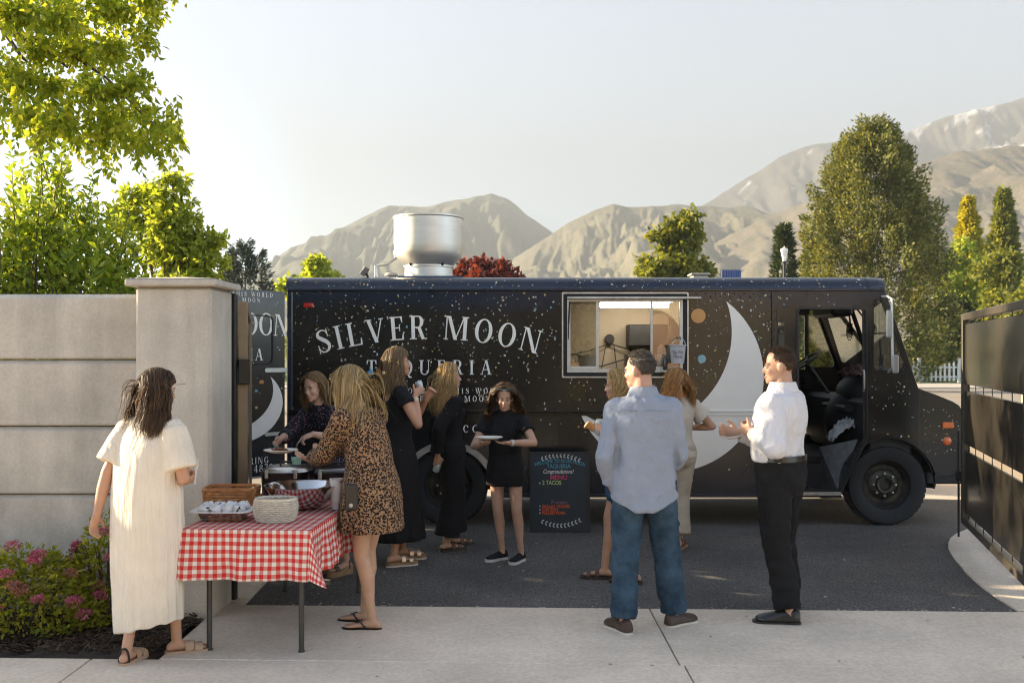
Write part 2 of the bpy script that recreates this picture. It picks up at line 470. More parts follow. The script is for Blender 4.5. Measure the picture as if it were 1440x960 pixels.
def hillmat(name, c1, c2, c3, sc, snow=None):
    m = mat(name, c1, .95, var=.1, scale=sc, col2=c2, bump=.0)
    n, l, p = nodes_of(m)
    src = p.inputs['Base Color'].links[0].from_socket
    tc = n.new('ShaderNodeTexCoord')
    nz = n.new('ShaderNodeTexNoise'); nz.inputs['Scale'].default_value = sc * 9; nz.inputs['Detail'].default_value = 6; nz.inputs['Roughness'].default_value = .7
    l.new(tc.outputs['Object'], nz.inputs['Vector'])
    cr = n.new('ShaderNodeValToRGB'); cr.color_ramp.elements[0].position = .52; cr.color_ramp.elements[1].position = .66
    l.new(nz.outputs['Fac'], cr.inputs[0])
    mx = n.new('ShaderNodeMix'); mx.data_type = 'RGBA'
    l.new(cr.outputs[0], mx.inputs[0]); l.new(src, mx.inputs[6]); mx.inputs[7].default_value = (*c3, 1)
    last = mx.outputs[2]
    nf_ = n.new('ShaderNodeTexNoise'); nf_.inputs['Scale'].default_value = sc * 45; nf_.inputs['Detail'].default_value = 6; nf_.inputs['Roughness'].default_value = .75
    l.new(tc.outputs['Object'], nf_.inputs['Vector'])
    mf = n.new('ShaderNodeMapRange'); mf.inputs['From Min'].default_value = .35; mf.inputs['From Max'].default_value = .65; mf.inputs['To Min'].default_value = .62; mf.inputs['To Max'].default_value = 1.25
    l.new(nf_.outputs['Fac'], mf.inputs['Value'])
    mm = n.new('ShaderNodeMix'); mm.data_type = 'RGBA'; mm.blend_type = 'MULTIPLY'; mm.inputs[0].default_value = 1
    l.new(last, mm.inputs[6]); l.new(mf.outputs[0], mm.inputs[7]); last = mm.outputs[2]
    bp_ = n.new('ShaderNodeBump'); bp_.inputs['Strength'].default_value = .45; bp_.inputs['Distance'].default_value = 10
    l.new(nz.outputs['Fac'], bp_.inputs['Height']); l.new(bp_.outputs[0], p.inputs['Normal'])
    if snow:
        sp = n.new('ShaderNodeSeparateXYZ'); l.new(tc.outputs['Object'], sp.inputs[0])
        mr_ = n.new('ShaderNodeMapping'); mr_.inputs['Rotation'].default_value = (0, R(48), 0)
        mp = n.new('ShaderNodeMapping'); mp.inputs['Scale'].default_value = (.0045, .0006, .021)
        l.new(tc.outputs['Object'], mr_.inputs['Vector']); l.new(mr_.outputs[0], mp.inputs['Vector'])
        n2 = n.new('ShaderNodeTexNoise'); n2.inputs['Scale'].default_value = 1.0; n2.inputs['Detail'].default_value = 4; n2.inputs['Roughness'].default_value = .55
        l.new(mp.outputs[0], n2.inputs['Vector'])
        ms = n.new('ShaderNodeMapRange'); ms.inputs['From Min'].default_value = snow[0]; ms.inputs['From Max'].default_value = snow[1]
        ms.inputs['To Min'].default_value = -.13; ms.inputs['To Max'].default_value = .06
        l.new(sp.outputs['Z'], ms.inputs['Value'])
        ad = n.new('ShaderNodeMath'); l.new(n2.outputs['Fac'], ad.inputs[0]); l.new(ms.outputs[0], ad.inputs[1])
        c2r = n.new('ShaderNodeValToRGB'); c2r.color_ramp.elements[0].position = .575; c2r.color_ramp.elements[1].position = .65
        l.new(ad.outputs[0], c2r.inputs[0])
        m2 = n.new('ShaderNodeMix'); m2.data_type = 'RGBA'
        l.new(c2r.outputs[0], m2.inputs[0]); l.new(last, m2.inputs[6]); m2.inputs[7].default_value = (.62, .62, .63, 1)
        last = m2.outputs[2]
    l.new(last, p.inputs['Base Color'])
    return m
hill('mountain', [(250, 430), (310, 398), (365, 375), (420, 345), (470, 325), (520, 300), (545, 288), (575, 290), (602, 292), (640, 280), (690, 271), (715, 279), (740, 300), (778, 326), (830, 362), (900, 400), (960, 430)],
     2900, 1500, 4, hillmat('hazy mountain', (.070, .082, .052), (.115, .115, .072), (.04, .055, .034), .004), gw=.05, gul=.20)
hill('mountain', [(850, 420), (940, 330), (985, 290), (1010, 275), (1050, 250), (1080, 230), (1110, 212), (1140, 203), (1180, 199), (1230, 194), (1280, 184), (1310, 170), (1345, 160), (1400, 148), (1440, 137), (1500, 120), (1600, 112), (1800, 200), (2000, 420)],
     3800, 1500, 21, hillmat('snowy mountain', (.12, .11, .095), (.17, .155, .13), (.075, .078, .06), .004, snow=(450, 850)), gw=.045, gul=.22)
hill('foothill', [(640, 440), (690, 398), (722, 362), (760, 338), (800, 312), (835, 294), (862, 288), (900, 289), (940, 287), (980, 288), (1010, 291), (1050, 290), (1075, 300), (1110, 330), (1150, 370), (1230, 430)],
     1900, 950, 33, hillmat('tan foothill', (.135, .125, .078), (.18, .162, .10), (.07, .08, .042), .006), gw=.06, gul=.20)
hill('foothill', [(900, 440), (940, 400), (985, 358), (1010, 340), (1060, 312), (1100, 296), (1140, 282), (1200, 262), (1260, 240), (1310, 225), (1345, 214), (1390, 207), (1440, 204), (1500, 200), (1600, 190), (1700, 190), (1900, 300), (2100, 440)],
     1500, 800, 52, hillmat('rosy foothill', (.155, .132, .088), (.20, .168, .115), (.095, .105, .05), .006), gw=.065, gul=.13)

hz_m = bpy.data.materials.new('haze'); hz_m.use_nodes = True
for x in list(hz_m.node_tree.nodes):
    if x.type == 'BSDF_PRINCIPLED': hz_m.node_tree.nodes.remove(x)
pv = hz_m.node_tree.nodes.new('ShaderNodeVolumePrincipled')
pv.inputs['Color'].default_value = (.43, .47, .505, 1); pv.inputs['Density'].default_value = .00036  # haze colour lowered so it absorbs and dims the visible sky
pv.inputs['Anisotropy'].default_value = .0
hz_m.node_tree.links.new(pv.outputs[0], hz_m.node_tree.nodes['Material Output'].inputs['Volume'])
mb = MB(); mb.box(-1080, 5200, -60, 5400, -3, 1120)
hzo = mb.build('haze', hz_m); tag(hzo, 'thin evening haze fading the far mountains, darkened to dim the low sky', 'haze', kind='stuff')

# ================================================================== CONCRETE WALL AND PILLAR
wall_m = mat('cast concrete', (.49, .45, .39), .82, var=.14, scale=2.2, bump=.22, bscale=35, rvar=.06, stretch=(1, 1, .6))
def weather(m):
    """vertical run-off streaks and small pits on the cast faces"""
    n, l, p = nodes_of(m)
    src = p.inputs['Base Color'].links[0].from_socket
    tc = n.new('ShaderNodeTexCoord'); mp = n.new('ShaderNodeMapping'); mp.inputs['Scale'].default_value = (9, 9, .7)
    l.new(tc.outputs['Object'], mp.inputs['Vector'])
    nz = n.new('ShaderNodeTexNoise'); nz.inputs['Scale'].default_value = 1; nz.inputs['Detail'].default_value = 5
    l.new(mp.outputs[0], nz.inputs['Vector'])
    mr = n.new('ShaderNodeMapRange'); mr.inputs['From Min'].default_value = .3; mr.inputs['From Max'].default_value = .7
    mr.inputs['To Min'].default_value = .88; mr.inputs['To Max'].default_value = 1.08
    l.new(nz.outputs['Fac'], mr.inputs['Value'])
    mx = n.new('ShaderNodeMix'); mx.data_type = 'RGBA'; mx.blend_type = 'MULTIPLY'; mx.inputs[0].default_value = 1
    l.new(src, mx.inputs[6]); l.new(mr.outputs[0], mx.inputs[7]); l.new(mx.outputs[2], p.inputs['Base Color'])
weather(wall_m); grit(wall_m, 3.2, .86, 1.10, .9); grit(wall_m, 60, .90, 1.08, .8)
wl_ = empty('concrete_wall', (-5.2, 6.75, 0), 0, 'grey cast concrete panel wall behind the pink flowering shrub', 'wall')
for (z0, z1) in ((-.1, .345), (.352, .80), (.807, 1.258), (1.265, 1.707), (1.714, 2.15)):
    mb = MB()
    for (x0, x1) in ((-8.0, -2.475),):
        # panel with bevelled long edges
        c = .012; c2 = .034
        prof = [(6.84, z0), (6.69 + c, z0), (6.69, z0 + c), (6.69, z1 - c2 * .8), (6.69 + c2, z1), (6.84, z1)]
        vs = [(x0, a, b) for a, b in prof] + [(x1, a, b) for a, b in prof]
        k = len(prof)
        fs = [(i, (i + 1) % k, (i + 1) % k + k, i + k) for i in range(k)] + [tuple(range(k))[::-1], tuple(range(k, 2 * k))]
        mb.add(vs, fs)
    mb.build('panel', wall_m, wl_)
pl = empty('gate_pillar', (-2.225, 6.78, 0), 0, 'square concrete gate pillar with a flat pyramid cap at the wall end', 'pillar')
mb = MB(); mb.box(-2.474, -1.975, 6.53, 7.03, -.1, 2.19, .022); mb.build('shaft', wall_m, pl)
mb = MB(); mb.box(-2.525, -1.925, 6.48, 7.08, 2.19, 2.238, .010)
mb.build('cap', wall_m, pl)
mb = MB(); a = .59 / 2
vs = [(-2.225 - a, 6.78 - a, 2.239), (-2.225 + a, 6.78 - a, 2.239), (-2.225 + a, 6.78 + a, 2.239), (-2.225 - a, 6.78 + a, 2.239), (-2.225, 6.78, 2.272)]
mb.add(vs, [(0, 1, 4), (1, 2, 4), (2, 3, 4), (3, 0, 4), (3, 2, 1, 0)]); mb.build('cap_top', wall_m, pl)
mb = MB(); mb.lathe([(.0, 6.524), (.010, 6.524), (.010, 6.535)], (-2.12, 0, 1.12), 10, 'Y'); mb.build('bolt_head', mat('galvanised', (.55, .55, .53), .4, 1.0), pl)
# a second pillar of the same kind at the other side of the driveway (outside the frame, carries the right gate)
p2 = empty('gate_pillar', (3.83, 6.48, 0), 0, 'square concrete gate pillar carrying the open right gate leaf', 'pillar')
mb = MB(); mb.box(3.62, 4.12, 6.2, 6.7, -.1, 2.19, .022); mb.build('shaft', wall_m, p2)
mb = MB(); mb.box(3.57, 4.17, 6.15, 6.75, 2.19, 2.262, .012); mb.build('cap', wall_m, p2)

# sunlit boundary wall beyond the right gate
bw = empty('boundary_wall', (8, 16, 0), 0, 'low sunlit tan concrete wall glimpsed through the gaps of the gate', 'wall')
mb = MB(); d = Vector((.50, 1, 0)).normalized(); nrm = Vector((d.y, -d.x, 0))
A = Vector((5.75, 10.9, 0)); B = Vector((13.3, 26, 0))
for k, (z0, z1) in enumerate(((-.1, .62), (.63, 1.24), (1.25, 1.85))):
    mb = MB(); vs = []
    for P_ in (A, B):
        for w in (0, .15):
            for z in (z0, z1): q_ = P_ + nrm * w; vs.append((q_.x, q_.y, z))
    mb.add(vs, [(0, 1, 3, 2), (4, 6, 7, 5), (0, 4, 5, 1), (2, 3, 7, 6), (1, 5, 7, 3), (0, 2, 6, 4)])
    mb.build('panel', mat('sandy concrete', (.44, .37, .28), .9, var=.12, scale=2), bw)

# ================================================================== GATES
gate_frame_m = mat('bronze gate paint', (.21, .165, .11), .38, .25, var=.15, scale=5, rvar=.08, coat=.2)
gate_panel_m = mat('dark gate panel', (.030, .026, .020), .30, .1, var=.25, scale=2, rvar=.07, coat=.3)
black_m = mat('black steel', (.012, .012, .013), .42, .2, var=.3, scale=8)
def gate(P0, P1, label, nsp=7, gate_frame_m=None):
    """leaf from hinge P0 to free end P1 (x,y): stiles, rails, three sheets, spacer tabs in the gaps"""
    P0 = Vector((*P0, 0)); P1 = Vector((*P1, 0)); d = (P1 - P0); L = d.length; d.normalize()
    root = empty('driveway_gate', P0, 0, label, 'gate')
    nn = Vector((-d.y, d.x, 0))
    M4 = Matrix(((d.x, nn.x, 0, P0.x), (d.y, nn.y, 0, P0.y), (0, 0, 1, 0), (0, 0, 0, 1)))
    def b(x0, x1, y0, y1, z0, z1, c, name, m):
        q_ = MB(); q_.box(x0, x1, y0, y1, z0, z1, c, M4=M4); return q_.build(name, m, root)
    b(0, .07, -.035, .035, .15, 2.125, .006, 'stile', gate_frame_m)
    b(L - .07, L, -.035, .035, .15, 2.125, .006, 'stile', gate_frame_m)
    b(.071, L - .071, -.034, .034, .15, .215, .005, 'rail', gate_frame_m)
    b(.071, L - .071, -.034, .034, 2.06, 2.124, .005, 'rail', gate_frame_m)
    for (z0, z1) in ((.262, .842), (.905, 1.40), (1.462, 2.025)):
        b(.085, L - .085, -.012, .012, z0, z1, .003, 'panel', gate_panel_m)
    for (z0, z1) in ((.214, .264), (.84, .907), (1.398, 1.464), (2.023, 2.062)):
        for k in range(nsp):
            x = .2 + k * (L - .4) / (nsp - 1)
            b(x - .006, x + .006, -.003, .003, z0, z1, .001, 'spacer', black_m)
    return root, M4, L
g, M4, L = gate((3.54, 6.80), (4.285, 9.42), 'dark metal gate leaf with light gaps, swung open beside the truck bonnet', 7, mat('dark bronze paint', (.07, .058, .044), .4, .25, var=.15, scale=5))
q_ = MB(); q_.tube([M4 @ Vector((L + .03, .05, 1.02)), M4 @ Vector((L + .03, .05, .0))], .011, 8); q_.build('drop_rod', black_m, g)
q_ = MB(); q_.box(L - .02, L + .055, .02, .075, .55, .64, .004, M4=M4); q_.build('rod_bracket', black_m, g)
q_ = MB(); q_.box(L + .0, L + .012, -.02, .02, 1.93, 1.97, .004, M4=M4); q_.build('stop_bolt', mat('galvanised', (.55, .55, .53), .4, 1.0), g)
g, M4, L = gate((-1.937, 7.16), (-2.575, 9.72), 'dark metal gate leaf seen edge on beside the concrete pillar', 7, gate_frame_m)
for z in (.45, 1.62):
    q_ = MB(); q_.box(-.075, .0, -.05, .03, z - .09, z + .09, .006, M4=M4); q_.build('hinge', black_m, g)
q_ = MB(); q_.box(-.02, .055, .036, .075, 1.66, 1.80, .006, M4=M4); q_.build('latch', black_m, g)
q_ = MB(); q_.box(-2.03, -1.955, 7.035, 7.10, 0, 2.175, .006)
tag(q_.build('gate_post', black_m), 'black steel hinge post standing tight behind the concrete pillar', 'post')
# ================================================================== LETTERING (own serif glyphs, unit cap height)
TH, TN, SH, SE = .15, .05, .042, .075
def _rect(x0, y0, x1, y1): return [(x0, y0), (x1, y0), (x1, y1), (x0, y1)]
def _ser(x, w, y): return [_rect(x - SE, y, x + w + SE, y + SH)]
def _stem(x, w=TH, lo=True, hi=True, y0=0, y1=1):
    r = [_rect(x, y0, x + w, y1)]
    if lo: r += _ser(x, w, y0)
    if hi: r += _ser(x, w, y1 - SH)
    return r
def _diag(x0, y0, x1, y1, w): return [[(x0, y0), (x0 + w, y0), (x1 + w, y1), (x1, y1)]]
def _arc(cx, cy_, rx, ry, W, t, a0, a1, n=18):
    r = []
    for i in range(n):
        a, b = R(a0 + (a1 - a0) * i / n), R(a0 + (a1 - a0) * (i + 1) / n)
        o = lambda q: (cx + rx * math.cos(q), cy_ + ry * math.sin(q))
        k = lambda q: (cx + (rx - W) * math.cos(q), cy_ + (ry - t) * math.sin(q))
        r.append([o(a), o(b), k(b), k(a)])
    return r
def _stroke(pts, sub=6):
    P_ = []
    n = len(pts)
    for i in range(n - 1):
        p0, p1, p2, p3 = pts[max(0, i - 1)], pts[i], pts[i + 1], pts[min(n - 1, i + 2)]
        for k in range(sub):
            t = k / sub
            P_.append(tuple(.5 * (2 * b + (c - a) * t + (2 * a - 5 * b + 4 * c - d) * t * t + (3 * b - a - 3 * c + d) * t ** 3) for a, b, c, d in zip(p0, p1, p2, p3)))
    P_.append(pts[-1]); r = []; L_ = []
    for i, p_ in enumerate(P_):
        a, b = P_[max(0, i - 1)], P_[min(len(P_) - 1, i + 1)]
        dx, dy = b[0] - a[0], b[1] - a[1]; k = math.hypot(dx, dy) or 1
        nx, ny = -dy / k * p_[2] / 2, dx / k * p_[2] / 2
        L_.append(((p_[0] + nx, p_[1] + ny), (p_[0] - nx, p_[1] - ny)))
    for i in range(len(L_) - 1): r.append([L_[i][0], L_[i + 1][0], L_[i + 1][1], L_[i][1]])
    return r
def glyph(c):
    if c == 'I': return _stem(.08), .32
    if c == 'L': return _stem(.08) + [_rect(.2, 0, .60, TN), [(.60, 0), (.60, .30), (.565, .30), (.52, TN)]], .64
    if c == 'V': return _diag(.31, 0, .04, 1, TH) + _diag(.36, 0, .66, 1, TN) + _ser(.04, TH, 1 - SH) + _ser(.64, TN, 1 - SH), .78
    if c == 'A': return _diag(.06, 0, .36, 1, TN) + _diag(.56, 0, .32, 1, TH) + [_rect(.17, .32, .55, .37)] + _ser(.05, TN, 0) + _ser(.56, TH, 0), .80
    if c == 'E': return _stem(.08) + [_rect(.2, 0, .58, TN), _rect(.2, 1 - TN, .56, 1), _rect(.2, .5, .44, .5 + TN), _rect(.41, .38, .445, .66), [(.58, 0), (.58, .28), (.545, .28), (.5, TN)], [(.56, 1), (.56, .74), (.525, .74), (.48, 1 - TN)]], .64
    if c == 'F': return _stem(.08) + [_rect(.2, 1 - TN, .56, 1), _rect(.2, .48, .44, .48 + TN), _rect(.41, .36, .445, .64), [(.56, 1), (.56, .74), (.525, .74), (.48, 1 - TN)]], .60
    if c == 'R': return _stem(.08) + [_rect(.2, 1 - TN, .38, 1), _rect(.2, .48, .38, .48 + TN)] + _arc(.38, .74, .22, .26, TH, TN, 90, -90) + _diag(.50, 0, .33, .5, TH) + [_rect(.50, 0, .74, SH)], .72
    if c == 'D': return _stem(.08) + [_rect(.2, 1 - TN, .36, 1), _rect(.2, 0, .36, TN)] + _arc(.36, .5, .34, .5, TH, TN, 90, -90), .78
    if c == 'O': return _arc(.40, .5, .37, .52, TH, TN, 0, 360, 36), .80
    if c == 'Q': return _arc(.40, .5, .37, .52, TH, TN, 0, 360, 36) + _stroke([(.36, .10, .06), (.46, .02, .11), (.58, -.16, .12), (.74, -.17, .04)]), .80
    if c == 'C': return _arc(.40, .5, .37, .52, TH, TN, 50, 310, 30) + [_rect(.61, .64, .65, 1), _rect(.61, 0, .65, .2)], .72
    if c == 'G': return _arc(.40, .5, .37, .52, TH, TN, 50, 310, 30) + [_rect(.61, .64, .65, 1), _rect(.55, 0, .70, .42), _rect(.48, .42 - SH, .78, .42)], .82
    if c == 'M': return _stem(.06, TN) + _diag(.42, 0, .10, 1, TH) + _diag(.46, 0, .80, 1, TN) + _stem(.80, TH), 1.06
    if c == 'N': return _stem(.08, TN) + _diag(.60, 0, .10, 1, TH) + _stem(.70, TN), .86
    if c == 'T': return _stem(.29, TH, True, False) + [_rect(.03, 1 - TN, .70, 1), [(.03, 1), (.03, .70), (.065, .70), (.12, 1 - TN)], [(.70, 1), (.70, .70), (.665, .70), (.61, 1 - TN)]], .74
    if c == 'U': return [_rect(.08, .3, .08 + TH, 1), _rect(.62, .3, .62 + TN, 1)] + _ser(.08, TH, 1 - SH) + _ser(.62, TN, 1 - SH) + _arc(.375, .3, .295, .32, .11, .06, 180, 360), .80
    if c == 'H': return _stem(.08) + _stem(.58) + [_rect(.2, .48, .6, .48 + TN)], .84
    if c == 'W': return _diag(.26, 0, .03, 1, .13) + _diag(.30, 0, .52, 1, TN) + _diag(.66, 0, .44, 1, .13) + _diag(.70, 0, .92, 1, TN) + _ser(.03, .13, 1 - SH) + _ser(.44, .13, 1 - SH) + _ser(.92, TN, 1 - SH), 1.04
    if c == 'S': return _stroke([(.52, .74, .04), (.46, .90, .05), (.30, .965, .055), (.14, .88, .10), (.12, .73, .14), (.27, .58, .165), (.42, .45, .165), (.50, .28, .14), (.43, .11, .10), (.27, .035, .055), (.11, .11, .045), (.05, .29, .035)]) + [_rect(.505, .66, .54, 1.0), _rect(.03, 0, .065, .36)], .60
    if c == '.': return _arc(.11, .08, .08, .08, .0799, .0799, 0, 360, 12), .24
    if c == '-': return [_rect(.08, .42, .32, .50)], .4
    if c == '0': return _arc(.28, .5, .26, .51, .13, .05, 0, 360, 30), .58
    if c == '1': return _stem(.2, .13, True, False) + [[(.2, 1), (.2, .88), (.06, .80), (.06, .85)]], .5
    if c == '7': return [_rect(.05, 1 - .09, .52, 1)] + _stroke([(.50, .93, .06), (.33, .5, .10), (.24, 0, .15)]), .56
    if c == '3': return _stroke([(.06, .80, .12), (.20, .97, .06), (.42, .88, .10), (.44, .68, .13), (.24, .53, .05), (.46, .40, .12), (.48, .18, .13), (.26, .03, .06), (.05, .18, .12)]), .58
    if c == '9': return _arc(.28, .67, .25, .34, .12, .05, 0, 360, 26) + _stroke([(.47, .62, .12), (.44, .25, .10), (.26, .03, .06), (.08, .12, .10)]), .58
    if c == '4': return [_rect(.34, 0, .47, 1), _rect(.03, .26, .58, .32)] + _diag(.03, .28, .36, 1, .05) + _ser(.34, .13, 0), .62
    if c == '8': return _arc(.28, .75, .22, .26, .11, .05, 0, 360, 24) + _arc(.28, .27, .26, .29, .12, .05, 0, 360, 24), .58
    if c == '2': return _stroke([(.07, .76, .11), (.20, .96, .06), (.42, .88, .11), (.42, .64, .12), (.20, .26, .07), (.05, .05, .06)]) + [_rect(.05, 0, .50, .10), _rect(.46, 0, .50, .26)], .58
    if c == 'c': return _arc(.30, .33, .27, .35, .12, .045, 45, 315, 26) + [_arc(.44, .52, .06, .06, .0599, .0599, 0, 360, 10)[k] for k in range(10)], .56
    if c == 'o': return _arc(.32, .33, .29, .35, .13, .045, 0, 360, 30), .66
    if c == 'm': return _stem(.08, .12, True, False, 0, .66) + _stem(.40, .12, True, False, 0, .5) + _stem(.72, .12, True, False, 0, .5) + _arc(.34, .46, .18, .22, .12, .05, 0, 180, 12) + _arc(.66, .46, .18, .22, .12, .05, 0, 180, 12) + [_rect(.0, .62, .1, .66)], 1.0
    return [], .36
def text_polys(s, cap, width=None, track=.06):
    adv = [glyph(c)[1] for c in s]
    tot = sum(adv) + track * (len(s) - 1)
    sx = cap
    if width is not None:
        nat = sum(adv) * cap
        gap = (width - nat) / max(1, len(s) - 1)
        if gap < -.02 * cap: sx = width / tot; gap = track * sx
    else: gap = track * cap
    out = []; x = 0
    for c, a in zip(s, adv):
        ps = glyph(c)[0]
        out.append((x + a * sx / 2, [[((px - a / 2) * sx, py * cap) for px, py in p_] for p_ in ps]))
        x += a * sx + gap
    return out, x - gap
def lettering(name, s, cap, width, place, m, parent, arc=None, y0=0):
    """place(a, b, layer) -> xyz; arc = (radius, half chord shift) bends the baseline"""
    gl, W = text_polys(s, cap, width)
    k = 0
    for cx, polys in gl:
        if not polys: continue
        mb = MB()
        xo = cx - W / 2
        for p_ in polys:
            k = (k + 1) % 13
            pts = []
            for (px, py) in p_:
                if arc:
                    th = xo / arc; rr = arc + py
                    c, s_ = math.cos(th), math.sin(th)
                    ax, ay = arc * math.sin(th), arc * math.cos(th) - arc
                    pts.append((ax + px * c + py * s_, ay - px * s_ + py * c + y0))
                else: pts.append((xo + px, py + y0))
            mb.add([place(a, b, k * .00012) for a, b in pts], [tuple(range(len(pts)))])
        mb.build('letter', m, parent, fix=False)
def font_text(name, s, size, m, parent, place, shear=0, sx=1, arc=None, y0=0, bold=0, align=0):
    cu = bpy.data.curves.new(name, 'FONT'); cu.body = s; cu.size = size; cu.shear = shear; cu.offset = bold; cu.resolution_u = 3
    t = bpy.data.objects.new(name, cu); COL.objects.link(t)
    dg = bpy.context.evaluated_depsgraph_get(); me = bpy.data.meshes.new_from_object(t.evaluated_get(dg))
    bpy.data.objects.remove(t); bpy.data.curves.remove(cu)
    xs = [v.co.x for v in me.vertices]
    mid = (min(xs) + max(xs)) / 2 if align == 0 else min(xs)
    off = wloc(parent)
    for v in me.vertices:
        a, b = (v.co.x - mid) * sx, v.co.y
        if arc:
            th = a / arc; b2 = (arc + b) * math.cos(th) - arc; a = (arc + b) * math.sin(th); b = b2
        q_ = Vector(place(a, b + y0, .0012)) - off; v.co = q_
    me.materials.clear(); me.materials.append(m)
    o = bpy.data.objects.new(name, me); COL.objects.link(o); o.parent = parent
    return o

# ================================================================== FOOD TRUCK
YS = 10.10; YF = 12.35; SC = 1400 / YS
def tx(u): return (u - 720) / SC
def th_(v): return CAMZ - (v - 497) / SC
def arcpts(cu, cv, r, a0, a1, n=20):
    return [(cu + r * math.cos(R(a0 + (a1 - a0) * i / n)), cv - r * math.sin(R(a0 + (a1 - a0) * i / n))) for i in range(n + 1)]
def rrect(u0, v0, u1, v1, r=3, n=4):
    return (arcpts(u1 - r, v0 + r, r, 0, 90, n) + arcpts(u0 + r, v0 + r, r, 90, 180, n) + arcpts(u0 + r, v1 - r, r, 180, 270, n) + arcpts(u1 - r, v1 - r, r, 270, 360, n))
def uvp(y):       # truck side plane -> xyz at depth y - t
    return lambda u, v, t: (tx(u), y + t, th_(v))

truck = empty('food_truck', (1.1, 11.2, 0), 0, 'black food truck with silver moon and serif lettering along its side', 'truck')
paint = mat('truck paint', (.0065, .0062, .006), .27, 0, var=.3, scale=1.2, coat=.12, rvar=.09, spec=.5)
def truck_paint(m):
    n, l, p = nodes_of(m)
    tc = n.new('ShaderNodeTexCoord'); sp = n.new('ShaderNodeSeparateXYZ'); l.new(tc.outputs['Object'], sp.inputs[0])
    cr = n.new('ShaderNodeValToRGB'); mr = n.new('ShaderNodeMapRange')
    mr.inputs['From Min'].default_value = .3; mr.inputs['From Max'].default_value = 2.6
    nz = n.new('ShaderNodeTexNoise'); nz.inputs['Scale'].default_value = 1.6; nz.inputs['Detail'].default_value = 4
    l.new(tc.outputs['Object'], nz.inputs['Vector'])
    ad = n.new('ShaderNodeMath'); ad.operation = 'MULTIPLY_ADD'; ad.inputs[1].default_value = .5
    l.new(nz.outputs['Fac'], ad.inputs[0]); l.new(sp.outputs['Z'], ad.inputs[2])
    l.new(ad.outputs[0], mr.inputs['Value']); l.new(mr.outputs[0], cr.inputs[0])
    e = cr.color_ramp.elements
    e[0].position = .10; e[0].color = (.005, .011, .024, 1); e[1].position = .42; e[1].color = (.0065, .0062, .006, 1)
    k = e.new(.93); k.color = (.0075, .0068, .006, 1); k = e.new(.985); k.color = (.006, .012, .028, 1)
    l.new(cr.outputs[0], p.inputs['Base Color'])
    # slightly oil-canned sheet metal
    b = n.new('ShaderNodeBump'); n2 = n.new('ShaderNodeTexNoise'); n2.inputs['Scale'].default_value = 1.1; n2.inputs['Detail'].default_value = 1.5
    l.new(tc.outputs['Object'], n2.inputs['Vector']); l.new(n2.outputs['Fac'], b.inputs['Height'])
    b.inputs['Strength'].default_value = .55; b.inputs['Distance'].default_value = .03; l.new(b.outputs[0], p.inputs['Normal'])
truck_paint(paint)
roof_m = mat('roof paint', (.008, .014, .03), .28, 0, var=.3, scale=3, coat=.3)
silver_m = mat('aged aluminium', (.50, .49, .46), .42, .85, var=.2, scale=9, rvar=.12)
alu_m = mat('white aluminium frame', (.62, .58, .50), .45, .1, var=.1, scale=9)
moon_m = mat('moon paint', (.82, .785, .71), .42, 0, var=.035, scale=3, rvar=.05)
lett_m = mat('lettering paint', (.88, .85, .78), .45, 0, var=.05, scale=6)
rub_m = mat('black rubber', (.011, .011, .012), .7, 0, var=.3, scale=20, bump=.2, bscale=60)
inner_m = mat('truck interior beige', (.46, .38, .27), .6, 0, var=.06, scale=3)
dark_m = mat('dark equipment', (.02, .019, .018), .5, 0, var=.3, scale=9)
steel_m = mat('stainless steel', (.55, .53, .5), .25, 1.0, var=.1, scale=9)
cabin_m = mat('cabin plastic', (.016, .017, .018), .55, 0, var=.3, scale=9, bump=.1)

# --- sides (sheet with real openings)
def side_outline():
    o = [(404, 404), (1243, 404), (1292, 548)]
    o += [(1292, 629)] + arcpts(1250, 683, 68, 51, 193, 20) + [(1184, 699)]
    o += [(697, 699)] + arcpts(630, 690, 66.5, -7, 187, 26) + [(563, 699), (404, 699)]
    return o
service = [(800, 422), (957, 422), (957, 522), (800, 522)]
quarter = [(1228.5, 427), (1231, 423), (1238, 423), (1241, 426), (1272, 510), (1273, 515), (1270, 520), (1232, 520), (1228.5, 516)]
doorway = [(1120, 436), (1124, 432), (1211, 432), (1215, 436), (1217, 618), (1181, 691), (1120, 691)]
mb = MB(); mb.prism([side_outline(), service, quarter, doorway], uvp(YS), 0, .035); mb.build('side_panel', paint, truck)
driver = [(1128, 432), (1222, 432), (1222, 524), (1128, 524)]
mb = MB(); mb.prism([side_outline(), quarter, driver], uvp(YF), -.035, 0); mb.build('side_panel', paint, truck)
# --- roof with rounded edges, visor in front
def roof_sec(x, s, lift=0):
    sec = []
    hw = (YF - YS) / 2 + .012; yc = (YF + YS) / 2
    for a in range(0, 91, 15): sec.append((yc - hw + .17 - .17 * math.cos(R(a)), th_(406) + .125 * math.sin(R(a))))
    sec.append((yc, th_(406) + .15))
    for a in range(90, -1, -15): sec.append((yc + hw - .17 + .17 * math.cos(R(a)), th_(406) + .125 * math.sin(R(a))))
    return [(x, yc + (y - yc) * s, th_(406) + (z - th_(406)) * s + lift) for y, z in sec]
mb = MB(); xs_ = [(tx(403), 1, 0), (tx(1215), 1, 0), (tx(1235), .995, 0), (tx(1246), .97, .0), (tx(1251), .90, .0)]
vs = []; fs = []
for (x, s_, l_) in xs_: vs += roof_sec(x, s_, l_)
k = len(roof_sec(0, 1))
for i in range(len(xs_) - 1):
    for j in range(k): fs.append((i * k + j, i * k + (j + 1) % k, (i + 1) * k + (j + 1) % k, (i + 1) * k + j))
fs += [tuple(range(k)), tuple(range((len(xs_) - 1) * k, len(xs_) * k))]
mb.add(vs, fs); mb.build('roof', roof_m, truck, smooth=35)
